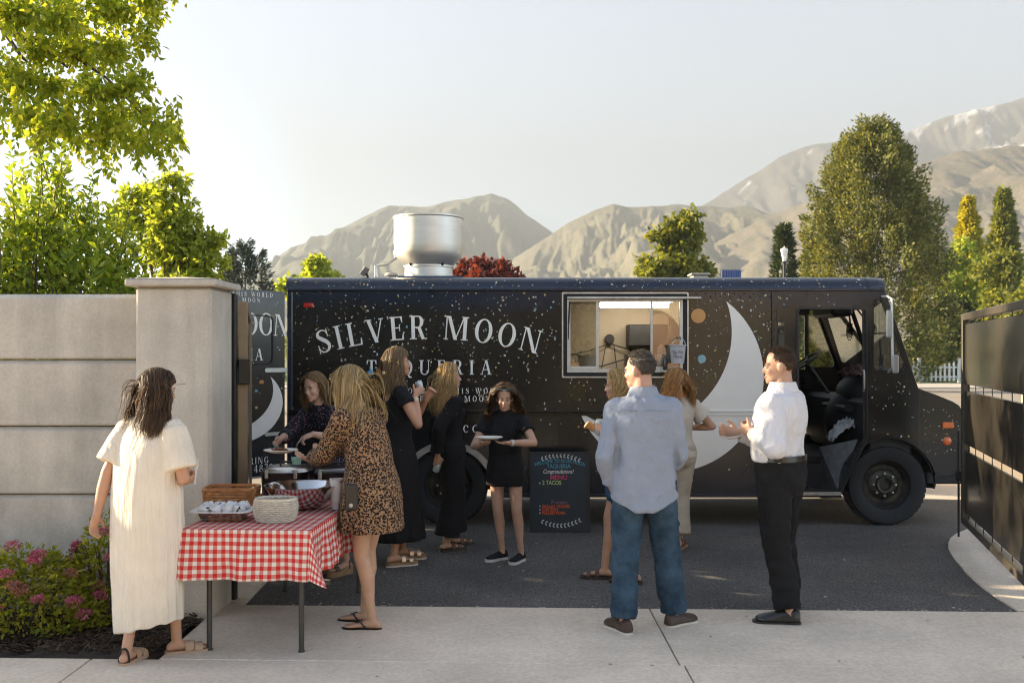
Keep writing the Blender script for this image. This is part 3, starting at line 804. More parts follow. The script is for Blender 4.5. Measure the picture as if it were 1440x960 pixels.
mb = MB(); mb.box(tx(404), tx(1243), YS - .022, YS - .001, th_(409), th_(406.4), .004); mb.build('drip_rail', roof_m, truck)
# roof lip seams
for u in (1222, 404):
    mb = MB(); vs = roof_sec(tx(u) - .012, 1.004) + roof_sec(tx(u) + .012, 1.004); fs = [(j, j + 1, j + 1 + k, j + k) for j in range(k - 1)]
    mb.add(vs, fs); mb.build('roof_seam', roof_m, truck, smooth=35)
# --- rear end wall + far rear door
mb = MB(); mb.box(tx(404), tx(404) + .04, YS + .036, YS + .10, th_(699), th_(406), .003); mb.build('rear_post', paint, truck)
mb = MB(); mb.box(tx(404), tx(404) + .04, 11.22, YF - .036, th_(699), th_(406), .003); mb.build('rear_door', paint, truck)
mb = MB(); mb.box(tx(404) - .004, tx(404) + .055, YS - .008, YS + .035, th_(699), th_(409), .01); mb.build('corner_trim', roof_m, truck)
# --- floor, bulkhead, inner lining
mb = MB(); mb.box(tx(408), 2.72, YS + .04, YF - .04, .62, .72); mb.build('floor', dark_m, truck)
mb = MB(); mb.box(2.70, 2.735, YS + .04, YF - .04, .35, 2.38); mb.build('bulkhead', cabin_m, truck)
mb = MB(); mb.box(tx(440), 2.69, YF - .075, YF - .05, .73, 2.36); mb.build('inner_wall', inner_m, truck)
mb = MB(); mb.box(tx(440), 2.69, YS + .04, YF - .08, 2.365, 2.385); mb.build('ceiling_liner', inner_m, truck)
mb = MB(); mb.box(1.93, 1.955, YS + .05, YF - .08, .73, 2.36); mb.build('partition', inner_m, truck)
mb = MB(); mb.box(-.3, -.27, YS + .05, YF - .08, .73, 2.36); mb.build('partition', inner_m, truck)
mb = MB(); mb.box(tx(415), tx(1180), YS + .25, YF - .25, .34, .6); mb.build('chassis', rub_m, truck)
# --- belt rails
def rail(u0, u1, m):
    for v0, v1, d_ in ((576, 579.5, .016), (580.2, 584, .012)):
        q_ = MB(); q_.box(tx(u0), tx(u1), YS - d_, YS - .0005, th_(v1), th_(v0), .004); q_.build('belt_rail', m, truck)
rail(406, 968, paint); rail(968.2, 1063.8, moon_m); rail(1064, 1085, paint)
for u0_, u1_ in ((406, 562), (698, 1118)):
    mb = MB(); mb.box(tx(u0_), tx(u1_), YS - .008, YS - .0005, th_(699), th_(694), .003); mb.build('sill_trim', roof_m, truck)
# door posts and trim round the doorway
mb = MB(); mb.box(tx(1085), tx(1091), YS - .02, YS - .0005, th_(699), th_(409.5), .005); mb.build('door_post', paint, truck)
mb = MB(); mb.box(tx(1091.5), tx(1119), YS - .006, YS - .0005, th_(691), th_(432), .003); mb.build('sliding_door_edge', paint, truck)
mb = MB(); mb.box(tx(1093.5), tx(1102.5), YS - .009, YS - .0065, th_(495), th_(452), .002); mb.build('door_glass', glassmat('dark glass', (.12, .13, .12), .03, .3), truck)
mb = MB()
q = doorway; inn = [(1123.5, 438), (1125, 435), (1210, 435), (1212, 438), (1213.5, 616), (1178.5, 687.5), (1123.5, 687.5)]
mb.prism([q, inn], uvp(YS), -.008, -.0006); mb.build('door_trim', mat('dark trim', (.03, .03, .03), .4, .4), truck)
mb = MB(); mb.box(tx(1120), tx(1182), YS - .03, YS + .3, th_(696), th_(691.3), .004); mb.build('step_edge', silver_m, truck)
mb = MB(); mb.tube([(tx(1217), YS - .012, th_(436)), (tx(1218.5), YS - .012, th_(617)), (tx(1182), YS - .012, th_(692))], .012, 6); mb.build('door_track', mat('dark trim', (.03, .03, .03), .4, .4), truck)
# window rubber + quarter glass
def ring(outer, inner, y, t0, t1, name, m):
    q_ = MB(); q_.prism([outer, inner], uvp(y), t0, t1); return q_.build(name, m, truck)
def grow(poly, d_):
    cx = sum(p_[0] for p_ in poly) / len(poly); cy_ = sum(p_[1] for p_ in poly) / len(poly)
    out = []
    for a, b in poly:
        L_ = math.hypot(a - cx, b - cy_); out.append((a + (a - cx) / L_ * d_, b + (b - cy_) / L_ * d_))
    return out
ring(grow(quarter, 2.2), quarter, YS, -.007, -.0006, 'window_seal', rub_m)
mb = MB(); mb.prism([grow(quarter, .5)], uvp(YS), .014, .018); mb.build('quarter_window', glassmat('dusty glass', (.62, .66, .62), .08, .10), truck)
mb = MB(); mb.prism([grow(quarter, .5)], uvp(YF), -.020, -.016); mb.build('quarter_window', glassmat('dusty glass'), truck)
# windshield, pillars
WT = Vector((tx(1243), 0, th_(404))); WB = Vector((tx(1292), 0, th_(548)))
for (ya, yb) in ((YS + .04, 11.2), (11.25, YF - .04)):
    mb = MB(); mb.add([(WT.x - .005, ya, WT.z), (WT.x - .005, yb, WT.z), (WB.x - .005, yb, WB.z), (WB.x - .005, ya, WB.z)], [(0, 1, 2, 3)])
    mb.build('windshield', glassmat('windscreen glass', (.80, .84, .80), .04, .06), truck)
mb = MB(); mb.tube([(WT.x, 11.225, WT.z), (WB.x, 11.225, WB.z)], .030, 6); mb.build('windshield_divider', rub_m, truck)
for y in (YS + .06, YF - .06):
    mb = MB(); mb.tube([(WT.x - .01, y, WT.z), (WB.x - .01, y, WB.z)], .034, 6); mb.build('pillar', paint, truck)
mb = MB(); mb.box(WT.x - .02, WT.x + .03, YS + .04, YF - .04, th_(416), th_(406), .005); mb.build('windshield_header', paint, truck)
# --- front clip (bonnet and wings)
def clip_outline():
    return [(1293, 546), (1318, 555), (1340, 564), (1350, 570), (1355, 578), (1357, 592), (1357, 662), (1352, 668), (1314, 670)] + arcpts(1250, 683, 68, 10, 50.5, 8) + [(1293, 629)]
mb = MB(); mb.prism([clip_outline()], lambda u, v, t: (tx(u), t, th_(v)), YS + .02, YF - .02)
ob = mb.build('bonnet', paint, truck)
bv = ob.modifiers.new('bevel', 'BEVEL'); bv.width = .05; bv.segments = 3; bv.limit_method = 'ANGLE'; bv.angle_limit = R(45)
mb = MB(); mb.box(tx(1291), tx(1294.5), YS + .004, YS + .03, th_(628), th_(549), .003); mb.build('panel_seam', roof_m, truck)
mb = MB(); mb.box(tx(1306), tx(1360), YS + .03, YF - .03, th_(681), th_(664), .015); mb.build('bumper', rub_m, truck)
mb = MB(); mb.box(tx(1317), tx(1332), YS + .25, YS + .40, th_(691), th_(680), .02); mb.build('tow_bracket', rub_m, truck)
mb = MB(); mb.box(tx(1357.2), tx(1358.6), YS + .08, YF - .08, th_(660), th_(590), .003); mb.build('grille', silver_m, truck)
amber = mat('amber lens', (.62, .13, .03), .22, 0, var=.2, scale=60, coat=.6)
mb = MB(); mb.box(tx(1326), tx(1342), YS + .002, YS + .022, th_(602), th_(593.5), .006); mb.build('side_marker', amber, truck)
mb = MB(); mb.lathe([(0, -.018), (.034, -.016), (.044, -.008), (.046, 0)], (tx(1333), YS + .021, th_(620)), 18, 'Y'); mb.build('reflector', amber, truck, smooth=50)
red_l = mat('red lens', (.5, .02, .015), .22, 0, var=.2, scale=60, coat=.6)
mb = MB(); mb.box(tx(427), tx(441), YS - .022, YS - .0006, th_(432.5), th_(426), .007); mb.build('marker_lamp', red_l, truck)
mb = MB(); mb.lathe([(0, -.028), (.018, -.024), (.022, -.012), (.022, 0)], (tx(437), YS - .002, th_(429.5)), 14, 'Y'); mb.build('marker_lamp', red_l, truck, smooth=50)
# --- wheels
def wheel(u, v, y, dual=False, lit=.02):
    c = (tx(u), y, max(th_(v), .40))
    r = c[2]
    q_ = MB()
    q_.lathe([(r * .56, -.02), (r * .62, -.075), (r * .80, -.105), (r * .95, -.098), (r * .993, -.07), (r, -.03), (r, .05), (r * .99, .10), (r * .80, .12), (r * .56, .06)], c, 40, 'Y', close=True)
    w_ = q_.build('wheel', rub_m, truck, smooth=40)
    q_ = MB()   # tread lugs
    for k_ in range(44):
        a = 2 * math.pi * k_ / 44
        for s_ in (-.052, .018, .078):
            Mx = Matrix.Translation((c[0] + (r - .001) * math.cos(a), c[1] + s_, c[2] + (r - .001) * math.sin(a))) @ Matrix.Rotation(-a + math.pi / 2, 4, 'Y')
            q_.box(-.020, .020, -.022, .022, -.006, .004, .002, M4=Mx)
    q_.build('tread', rub_m, w_)
    q_ = MB()
    q_.lathe([(0, -.012), (.055, -.014), (.062, -.045), (.085, -.05), (.09, -.012), (.14, .0), (.165, .025), (.20, .02), (r * .555, -.02), (r * .585, -.045), (r * .60, -.02), (r * .56, .02)], c, 30, 'Y')
    q_.build('rim', mat('dark wheel steel', (.035, .034, .033), .45, .5, var=.4, scale=12, col2=(.10, .085, .06)), w_, smooth=40)
    for k_ in range(8):
        a = 2 * math.pi * k_ / 8
        q_ = MB(); q_.lathe([(0, -.03), (.012, -.03), (.012, .01)], (c[0] + .115 * math.cos(a), c[1] - .005, c[2] + .115 * math.sin(a)), 6, 'Y'); q_.build('lug_nut', silver_m, w_)
    return w_
wheel(1250, 683, YS + .14); wheel(1250, 683, YF - .14); wheel(630, 688, YS + .13); wheel(630, 688, YF - .13)
mb = MB(); mb.tube([(tx(630), YS + .2, .42), (tx(630), YF - .2, .42)], .07, 10); mb.build('axle', rub_m, truck)
mb = MB(); mb.tube([(tx(1250), YS + .2, .40), (tx(1250), YF - .2, .40)], .05, 10); mb.build('axle', rub_m, truck)
# wheel arches
mb = MB(); po = arcpts(630, 690, 70, 8, 172, 26); pi_ = arcpts(630, 690, 61.5, 8, 172, 26)
mb.prism([po + pi_[::-1]], uvp(YS), -.022, -.0006); mb.build('arch_trim', silver_m, truck)
mb = MB(); mb.prism([arcpts(630, 690, 66, -6, 186, 26) + arcpts(630, 690, 64, -6, 186, 26)[::-1]], uvp(YS), .03, .5); mb.build('wheel_well', rub_m, truck)
mb = MB(); mb.prism([arcpts(1250, 683, 70.5, 15, 190, 24) + arcpts(1250, 683, 66.5, 15, 190, 24)[::-1]], uvp(YS), -.015, .0); mb.build('arch_trim', paint, truck)
mb = MB(); mb.prism([arcpts(1250, 683, 67, -4, 190, 26) + arcpts(1250, 683, 65, -4, 190, 26)[::-1]], uvp(YS), .03, .45); mb.build('wheel_well', rub_m, truck)
# --- painted moon, planets, lettering, flecks
def crescent(co, ro, ci, ri, tip1, tip2, n=44):
    a1 = math.atan2(-(tip1[1] - co[1]), tip1[0] - co[0]); a2 = math.atan2(-(tip2[1] - co[1]), tip2[0] - co[0])
    if a2 > a1: a2 -= 2 * math.pi
    out = [(co[0] + ro * math.cos(a1 + (a2 - a1) * i / n), co[1] - ro * math.sin(a1 + (a2 - a1) * i / n)) for i in range(n + 1)]
    b1 = math.atan2(-(tip2[1] - ci[1]), tip2[0] - ci[0]); b2 = math.atan2(-(tip1[1] - ci[1]), tip1[0] - ci[0])
    if b1 > b2: b1 -= 2 * math.pi
    inn_ = [(ci[0] + ri * math.cos(b1 + (b2 - b1) * i / n), ci[1] - ri * math.sin(b1 + (b2 - b1) * i / n)) for i in range(1, n)]
    return out + inn_
mb = MB(); mb.prism([crescent((940, 530), 134, (893, 467), 136, (1020, 425), (811, 582))], uvp(YS), -.0022, -.0006); mb.build('painted_moon', moon_m, truck)
def disc(u, v, r, m):
    q_ = MB(); q_.prism([arcpts(u, v, r, 0, 345, 23)], uvp(YS), -.0024, -.0006); q_.build('painted_planet', m, truck)
disc(982, 444, 10.2, mat('planet orange', (.52, .26, .085), .5)); disc(987, 504.5, 5.8, mat('planet blue', (.26, .47, .52), .5))
place = lambda c_u, c_v: (lambda a, b, k_: (tx(c_u) + a, YS - .0015 - k_, th_(c_v) + b))
lettering('lettering', 'SILVER MOON', .238, 2.24, place(603, 476.5), lett_m, truck, arc=4.0)
lettering('lettering', 'TAQUERIA', .146, 1.275, place(603.5, 526.5), lett_m, truck)
lettering('lettering', 'OUT OF THIS WORLD', .056, 1.0, place(643, 553.3), lett_m, truck)
lettering('lettering', '-FOR THE MOON-', .056, .80, place(640, 564.3), lett_m, truck)
lettering('lettering', 'T', .105, None, place(574.5, 607.5), lett_m, truck)
lettering('lettering', '.com', .108, .36, place(668, 607.5), lett_m, truck)
mb = MB(); mb.box(tx(739), tx(743.5), YS - .002, YS - .0006, th_(610), th_(594)); mb.build('painted_mark', lett_m, truck)
mb = MB()
stp = arcpts(521, 522, 1, 0, 0, 1)
mb.prism([[(521, 516), (523, 521), (527, 523), (523, 525.5), (521, 531), (519.3, 525.5), (515.5, 523), (519.3, 521)]], uvp(YS), -.004, -.0034)
mb.build('painted_star', mat('star blue', (.10, .33, .55), .5), truck)
fl_m = [mat('fleck cream', (.55, .50, .38), .5), mat('fleck white', (.62, .62, .60), .5), mat('fleck gold', (.50, .36, .12), .5), mat('fleck blue', (.14, .36, .46), .5), mat('fleck orange', (.50, .20, .06), .5)]
def flecks(n, samp, fn, seed, size=(.0045, .0145)):
    rr = random.Random(seed); q_ = MB()
    for _ in range(n):
        u, v = samp(rr)
        s_ = rr.uniform(*size) * (1 if rr.random() < .8 else .5); a = rr.uniform(0, 6.28); asp = rr.uniform(.4, .85); k_ = rr.choice((4, 5, 6))
        pts = []
        for i in range(k_):
            t = 2 * math.pi * i / k_ + rr.uniform(-.25, .25); px, py = s_ * math.cos(t), s_ * asp * math.sin(t)
            pts.append(fn(u, v, px * math.cos(a) - py * math.sin(a), px * math.sin(a) + py * math.cos(a)))
        q_.add(pts, [tuple(range(k_))], rr.choices((0, 1, 2, 3, 4), (44, 22, 22, 8, 4))[0])
    return q_
def samp_side(rr):
    while True:
        u = rr.uniform(408, 1284); v = rr.betavariate(1.15, 2.0) * 290 + 411
        if 560 < u < 700 and v > 600: continue
        if 788 < u < 970 and 408 < v < 533: continue
        if 1086 < u < 1222 and v > 430: continue
        if u > 1222 and v < 528: continue
        if u > 1180 and v > 640: continue
        if 575 < v < 586: continue
        if (u - 940) ** 2 + (v - 530) ** 2 < 136 ** 2 and (u - 893) ** 2 + (v - 467) ** 2 > 134 ** 2: continue
        if v > 610 and rr.random() < .6: continue
        return u, v
tag(flecks(820, samp_side, lambda u, v, a, b: (tx(u) + a, YS - .0013, th_(v) + b), 5).build('paint_flecks', fl_m, truck, fix=False), kind='stuff')
def roofpt(u, ang, a, b):
    hw = (YF - YS) / 2 + .012; yc = (YF + YS) / 2; an = R(ang) + b / .15
    return (tx(u) + a, yc - hw + .17 - .1722 * math.cos(an), th_(406) + .1272 * math.sin(an))
tag(flecks(130, lambda rr: (rr.uniform(410, 1216), rr.uniform(4, 52)), roofpt, 8).build('roof_flecks', fl_m, truck, fix=False), kind='stuff')
# bonnet flecks
tag(flecks(60, lambda rr: (rr.uniform(1298, 1350), rr.uniform(575, 640)), lambda u, v, a, b: (tx(u) + a, YS + .0185, th_(v) + b), 9, (.004, .01)).build('bonnet_flecks', fl_m, truck, fix=False), kind='stuff')
# rivet rows
q_ = MB()
for u in np.arange(790, 1084, 13.5): q_.lathe([(0, -.005), (.007, -.004), (.009, 0)], (tx(u), YS - .0006, th_(413)), 6, 'Y')
for u in np.arange(985, 1084, 14): q_.lathe([(0, -.005), (.007, -.004), (.009, 0)], (tx(u), YS - .0006, th_(417.5)), 6, 'Y')
for v in np.arange(425, 690, 13): q_.lathe([(0, -.025), (.006, -.024), (.008, -.019)], (tx(1088), YS, th_(v)), 6, 'Y')
tag(q_.build('rivets', rub_m, truck), kind='stuff')

# --- service hatch
ring(rrect(790, 411, 968, 531, 2), rrect(792, 413, 966, 529, 1.5), YS, -.018, -.0006, 'hatch_edge', silver_m)
ring(rrect(792.2, 413.2, 965.8, 528.8, 1.5), [(797.5, 420), (960, 420), (960, 523.5), (797.5, 523.5)], YS, -.010, -.0006, 'hatch_frame', rub_m)
ring([(797.5, 420), (959.8, 420), (959.8, 523.5), (797.5, 523.5)], [(802, 424), (955.5, 424), (955.5, 518.5), (802, 518.5)], YS, -.016, .03, 'window_frame', alu_m)
for (u0, u1) in ((838, 842), (914.8, 918)):
    q_ = MB(); q_.box(tx(u0), tx(u1), YS - .004, YS + .02, th_(518.4), th_(424.1), .002); q_.build('window_mullion', alu_m, truck)
for (u0, u1) in ((802.3, 837.8), (918.2, 955.2)):
    q_ = MB(); q_.box(tx(u0), tx(u1), YS + .006, YS + .010, th_(518.2), th_(424.3)); q_.build('window_pane', glassmat('service glass', (.86, .86, .82), .015, .12 if u0 < 850 else .05), truck)
q_ = MB(); q_.box(tx(802.3), tx(838), YS - .002, YS + .018, th_(518.3), th_(514.8), .002); q_.build('sash_rail', alu_m, truck)
q_ = MB(); q_.box(tx(918.2), tx(955), YS - .002, YS + .018, th_(518.3), th_(515.2), .002); q_.build('sash_rail', alu_m, truck)
q_ = MB(); q_.box(tx(797), tx(985), YS - .06, YS - .019, th_(421), th_(417.4), .006); q_.build('awning_bar', silver_m, truck)
q_ = MB(); q_.tube([(tx(801), YS - .02, th_(424)), (tx(799.5), YS - .022, th_(455))], .008, 6); q_.tube([(tx(799.5), YS - .022, th_(455)), (tx(799), YS - .024, th_(477))], .005, 6); q_.build('gas_strut', rub_m, truck)
# interior seen through the hatch
q_ = MB(); q_.box(1.02, 1.86, 11.45, 11.62, 2.285, 2.345, .01); q_.build('ceiling_lamp', emitmat('lamp tube', (1.0, .93, .80), 5.0), truck)
q_ = MB(); q_.box(-.25, 1.92, 11.72, YF - .08, 1.46, 1.50, .005); q_.build('counter_shelf', dark_m, truck)
q_ = MB(); q_.box(-.25, 1.92, 11.55, YF - .08, 1.28, 1.31, .005); q_.build('counter_shelf', mat('wood shelf', (.30, .17, .08), .6, var=.2, scale=12, stretch=(1, 8, 8)), truck)
q_ = MB(); q_.box(-.25, 1.92, 11.5, YF - .1, .73, 1.22, .01); q_.build('cabinet', dark_m, truck)
q_ = MB(); q_.box(1.40, 1.90, 11.95, YF - .09, 1.84, 2.10, .01); q_.build('cupboard', dark_m, truck)
q_ = MB(); q_.box(1.38, 1.86, 11.9, YF - .09, 1.505, 1.74, .01); q_.build('oven', mat('dark steel', (.06, .055, .05), .4, .6), truck)
q_ = MB(); q_.lathe([(0, 0), (.055, .0), (.06, .03), (.05, .09), (0, .1)], (1.20, 12.20, 1.93), 14, 'Y'); q_.build('wall_fan', dark_m, truck)
q_ = MB()
for k_ in range(2): q_.tube([(1.20, 12.22, 1.87), (1.20 + (-.28 if k_ == 0 else .3), 12.15, 1.78), (1.2 + (-.62 if k_ == 0 else .45), 12.1, 1.70)], .008, 5)
q_.tube([(1.15, 12.22, 1.85), (1.08, 12.1, 1.52)], .006, 5); q_.tube([(1.25, 12.22, 1.85), (1.28, 12.1, 1.52)], .006, 5)
q_.tube([(.6, 12.15, 1.56), (1.1, 12.1, 1.60), (1.5, 12.1, 1.72)], .008, 5)
q_.build('cable', dark_m, truck)
q_ = MB()   # pleated curtain at the right of the hatch
vs = []; n_ = 26
for i in range(n_ + 1):
    for z, s_ in ((2.30, .6), (1.95, .9), (1.62, 1.25)):
        vs.append((1.735 + .012 * math.sin(i * 1.25) * s_ - .03 * s_ * (i / n_), 10.28 + .6 * (i / n_), z))
q_.add(vs, [(i * 3 + j, (i + 1) * 3 + j, (i + 1) * 3 + j + 1, i * 3 + j + 1) for i in range(n_) for j in range(2)])
ob = q_.build('curtain', mat('cream curtain', (.55, .47, .34), .8), truck, smooth=True)
so = ob.modifiers.new('s', 'SOLIDIFY'); so.thickness = .004
q_ = MB(); q_.box(.5, 1.80, YS + .042, YS + .34, th_(522) - .03, th_(522), .005); q_.build('serving_counter', steel_m, truck)

cnt_z = th_(522) + .001
def lathe_thing(name, prof, loc, m, label, cat, n=18):
    q__ = MB(); q__.lathe(prof, loc, n); o = q__.build(name, m, None, smooth=40); return tag(o, label, cat)
jug = empty('milk_jug', (1.40, 10.36, cnt_z), 0, 'white plastic jug with side handle on the serving counter', 'jug')
q_ = MB(); q_.lathe([(0, .001), (.06, .002), (.066, .02), (.066, .10), (.045, .15), (.022, .175), (.022, .205), (0, .207)], (1.40, 10.36, cnt_z), 16); q_.build('jug_body', mat('milky plastic', (.62, .58, .5), .4), jug, smooth=40)
q_ = MB(); q_.tube([(1.375, 10.34, cnt_z + .165), (1.335, 10.34, cnt_z + .15), (1.33, 10.34, cnt_z + .10), (1.345, 10.34, cnt_z + .07)], .010, 6); q_.build('jug_handle', mat('milky plastic', (.62, .58, .5), .4), jug, smooth=True)
tub = empty('plastic_tub', (.76, 10.3, cnt_z), 0, 'cream plastic tub behind the left sliding pane', 'tub')
q_ = MB(); q_.lathe([(0, .001), (.075, .002), (.10, .15), (.108, .152), (.108, .165), (.094, .165), (.075, .012), (0, .01)], (.78, 10.30, cnt_z), 20); q_.build('tub_body', mat('cream tub', (.55, .48, .38), .45), tub, smooth=40)
bag = MB(); bag.ell((1.58, 10.36, cnt_z + .10), (.09, .07, .10)); bag.ell((1.56, 10.37, cnt_z + .2), (.05, .05, .07)); bag.ell((1.53, 10.36, cnt_z + .07), (.07, .06, .07))
o = bag.build('plastic_bag', mat('clear bag', (.62, .58, .52), .25, var=.15, scale=25, bump=.6, bscale=30), None, smooth=True); tag(o, 'crumpled pale plastic bag standing behind the right sliding pane', 'bag')
# sauce bottle outside pane
o = lathe_thing('sauce_bottle', [(0, 0), (.022, .001), (.024, .02), (.024, .10), (.012, .13), (.010, .16), (0, .162)], (1.545, 10.03, th_(517.5) - .02), mat('brown bottle', (.03, .012, .006), .15, coat=.5), 'small dark bottle beside the hanging tip bucket', 'bottle')
q_ = MB(); q_.box(1.50, 1.74, 9.97, 10.082, th_(517.5) - .034, th_(517.5) - .021, .003); q_.build('ledge', alu_m, truck)
bk = empty('tip_bucket', (tx(950), 9.955, th_(511)), 0, 'pale plastic tip bucket with handwriting hooked on the hatch', 'bucket')
q_ = MB(); q_.lathe([(0, .002), (.064, .003), (.082, .175), (.089, .178), (.089, .19), (.078, .19), (.062, .012), (0, .01)], (tx(950), 9.975, th_(511)), 22); q_.build('pail', mat('pail plastic', (.48, .47, .49), .5, var=.06), bk, smooth=40)
q_ = MB(); q_.tube([(tx(950) - .085, 9.975, th_(511) + .17), (tx(950) - .02, 9.98, th_(511) + .235), (tx(950) + .05, 9.99, th_(511) + .26), (tx(950) + .088, 9.975, th_(511) + .18)], .004, 6); q_.build('handle', silver_m, bk)
q_ = MB(); q_.tube([(tx(950) + .03, 9.99, th_(511) + .245), (tx(950) + .03, 10.03, th_(511) + .27), (tx(950) + .03, 10.09, th_(511) + .265)], .008, 6); q_.build('hook', black_m, bk)
ink = mat('ink', (.05, .05, .07), .6)
def pailp(a, b, k_): 
    th2 = a / .078; rr_ = .0718 + (.0802 - .0718) * ((b - .06) / .09) + .0004 + k_ * .1
    return (tx(950) + rr_ * math.sin(th2), 9.975 - rr_ * math.cos(th2), th_(511) + b)
font_text('handwriting', 'Tip Me', .042, ink, bk, lambda a, b, k_: pailp(a - .012, b + .100, k_), .2)
font_text('handwriting', 'Please', .042, ink, bk, lambda a, b, k_: pailp(a - .008, b + .058, k_), .2)

# --- cab interior
q_ = MB(); q_.box(2.74, tx(1290), YS + .42, YF - .04, .60, .66); q_.build('cab_floor', cabin_m, truck)
q_ = MB(); q_.box(tx(1120), tx(1176), YS + .036, YS + .42, .345, .365); q_.build('step', steel_m, truck)
q_ = MB(); q_.box(tx(1120), tx(1180), YS + .415, YS + .43, .366, .66); q_.build('step_riser', dark_m, truck)
for k_ in range(9):
    q_ = MB(); q_.box(tx(1134) + k_ * .0145, tx(1134) + k_ * .0145 + .008, YS + .39, YS + .41, .37, .66, .001); q_.build('riser_slat', mat('grey slat', (.22, .22, .21), .5), truck)
q_ = MB(); q_.add([(tx(1165), YS + .30, th_(632)), (tx(1209), YS + .06, th_(618)), (tx(1180), YS + .05, th_(689)), (tx(1170), YS + .30, th_(690))], [(0, 1, 2, 3)])
ob = q_.build('kick_plate', mat('scuffed plate', (.10, .098, .092), .6, .5, var=.25, scale=14), truck); so = ob.modifiers.new('s', 'SOLIDIFY'); so.thickness = .01
q_ = MB(); q_.box(3.62, tx(1288), YS + .06, YF - .06, .66, 1.28, .04); q_.build('dashboard', cabin_m, truck)
q_ = MB(); q_.ell((3.92, 10.95, 1.32), (.33, .48, .24), 22, 12); q_.ell((3.75, 11.0, 1.0), (.28, .40, .38), 20, 12); q_.build('engine_cover', cabin_m, truck, smooth=True)
q_ = MB(); q_.box(3.52, 3.72, 10.55, 11.35, 1.12, 1.20, .02); q_.build('dash_shelf', cabin_m, truck)
q_ = MB(); q_.tube([(3.50 + .0, 11.78, 1.63), (3.9, 11.78, 1.05)], .022, 8); q_.build('steering_column', cabin_m, truck)
cw = Vector((3.47, 11.78, 1.655)); ax = Vector((.57, 0, -.82)).normalized(); e1 = Vector((0, 1, 0)); e2 = ax.cross(e1)
q_ = MB(); q_.tube([cw + e1 * (.2 * math.cos(2 * math.pi * i / 28)) + e2 * (.2 * math.sin(2 * math.pi * i / 28)) for i in range(28)], .014, 6, closed=True)
for k_ in range(3):
    a = 2 * math.pi * k_ / 3 + .5; q_.tube([cw, cw + e1 * (.2 * math.cos(a)) + e2 * (.2 * math.sin(a))], .010, 5)
q_.build('steering_wheel', cabin_m, truck, smooth=True)
q_ = MB(); q_.box(2.95, 3.35, 11.5, 12.05, .72, 1.12, .06); q_.box(2.88, 3.02, 11.5, 12.05, 1.1, 1.75, .05); q_.build('driver_seat', cabin_m, truck)
q_ = MB(); q_.box(3.5, 3.74, 10.9, 11.6, 2.16, 2.30, .03); q_.build('sun_visor', cabin_m, truck)
q_ = MB(); q_.box(3.70, 3.735, 11.0, 11.35, 2.19, 2.33, .012); q_.build('mirror_box', mat('teal plastic', (.02, .12, .13), .4), truck)
fanc = (3.78, 11.15, 2.0)
q_ = MB()
for rr_ in (.10, .07, .04):
    q_.tube([(fanc[0], fanc[1] + rr_ * math.cos(2 * math.pi * i / 20), fanc[2] + rr_ * math.sin(2 * math.pi * i / 20)) for i in range(20)], .0045, 5, closed=True)
for k_ in range(5):
    a = 2 * math.pi * k_ / 5
    Mx = Matrix.Translation(fanc) @ Matrix.Rotation(a, 4, 'X') @ Matrix.Rotation(.5, 4, 'Z')
    q_.add([tuple(Mx @ Vector(v)) for v in ((.01, -.012, .015), (.012, -.04, .085), (.012, .04, .085), (.01, .012, .015))], [(0, 1, 2, 3)])
q_.ell((fanc[0] + .02, fanc[1], fanc[2]), (.035, .03, .03)); q_.tube([(fanc[0] + .02, fanc[1], fanc[2]), (fanc[0], fanc[1] + .05, 2.3)], .01, 5)
ob = q_.build('dash_fan', rub_m, truck, smooth=40)
# cloth on the dash
gx, gy = np.meshgrid(np.linspace(-1, 1, 30), np.linspace(-1, 1, 30)); pp = np.stack([gx.ravel(), gy.ravel(), gx.ravel() * 0], 1)
hh = .05 * fbm(pp * 2.5, 4) + .035 * np.abs(fbm(pp * 5, 7)) + .08 * (1 - (pp[:, 0] ** 2 + pp[:, 1] ** 2) * .55)
vv_ = np.stack([3.86 + pp[:, 0] * .17, 11.0 + pp[:, 1] * .30, 1.50 + hh], 1); I_ = np.arange(900).reshape(30, 30)
ob = npmesh('folded_blanket', vv_, np.stack([I_[:-1, :-1], I_[:-1, 1:], I_[1:, 1:], I_[1:, :-1]], -1).reshape(-1, 4), mat('red plaid cloth', (.16, .02, .025), .9, var=.6, scale=26, col2=(.32, .20, .18)), smooth=True)
so = ob.modifiers.new('s', 'SOLIDIFY'); so.thickness = .02; tag(ob, 'crumpled red and pale cloth lying on the cab dashboard', 'cloth')
ob = npmesh('rag', np.stack([3.50 + pp[:, 0] * .12, 10.62 + pp[:, 1] * .12, .90 + pp[:, 0] * .10 + hh], 1), np.stack([I_[:-1, :-1], I_[:-1, 1:], I_[1:, 1:], I_[1:, :-1]], -1).reshape(-1, 4), mat('white cloth', (.5, .5, .48), .9), smooth=True)
so = ob.modifiers.new('s', 'SOLIDIFY'); so.thickness = .01; tag(ob, 'crumpled white rag on the ledge inside the open cab door', 'cloth')
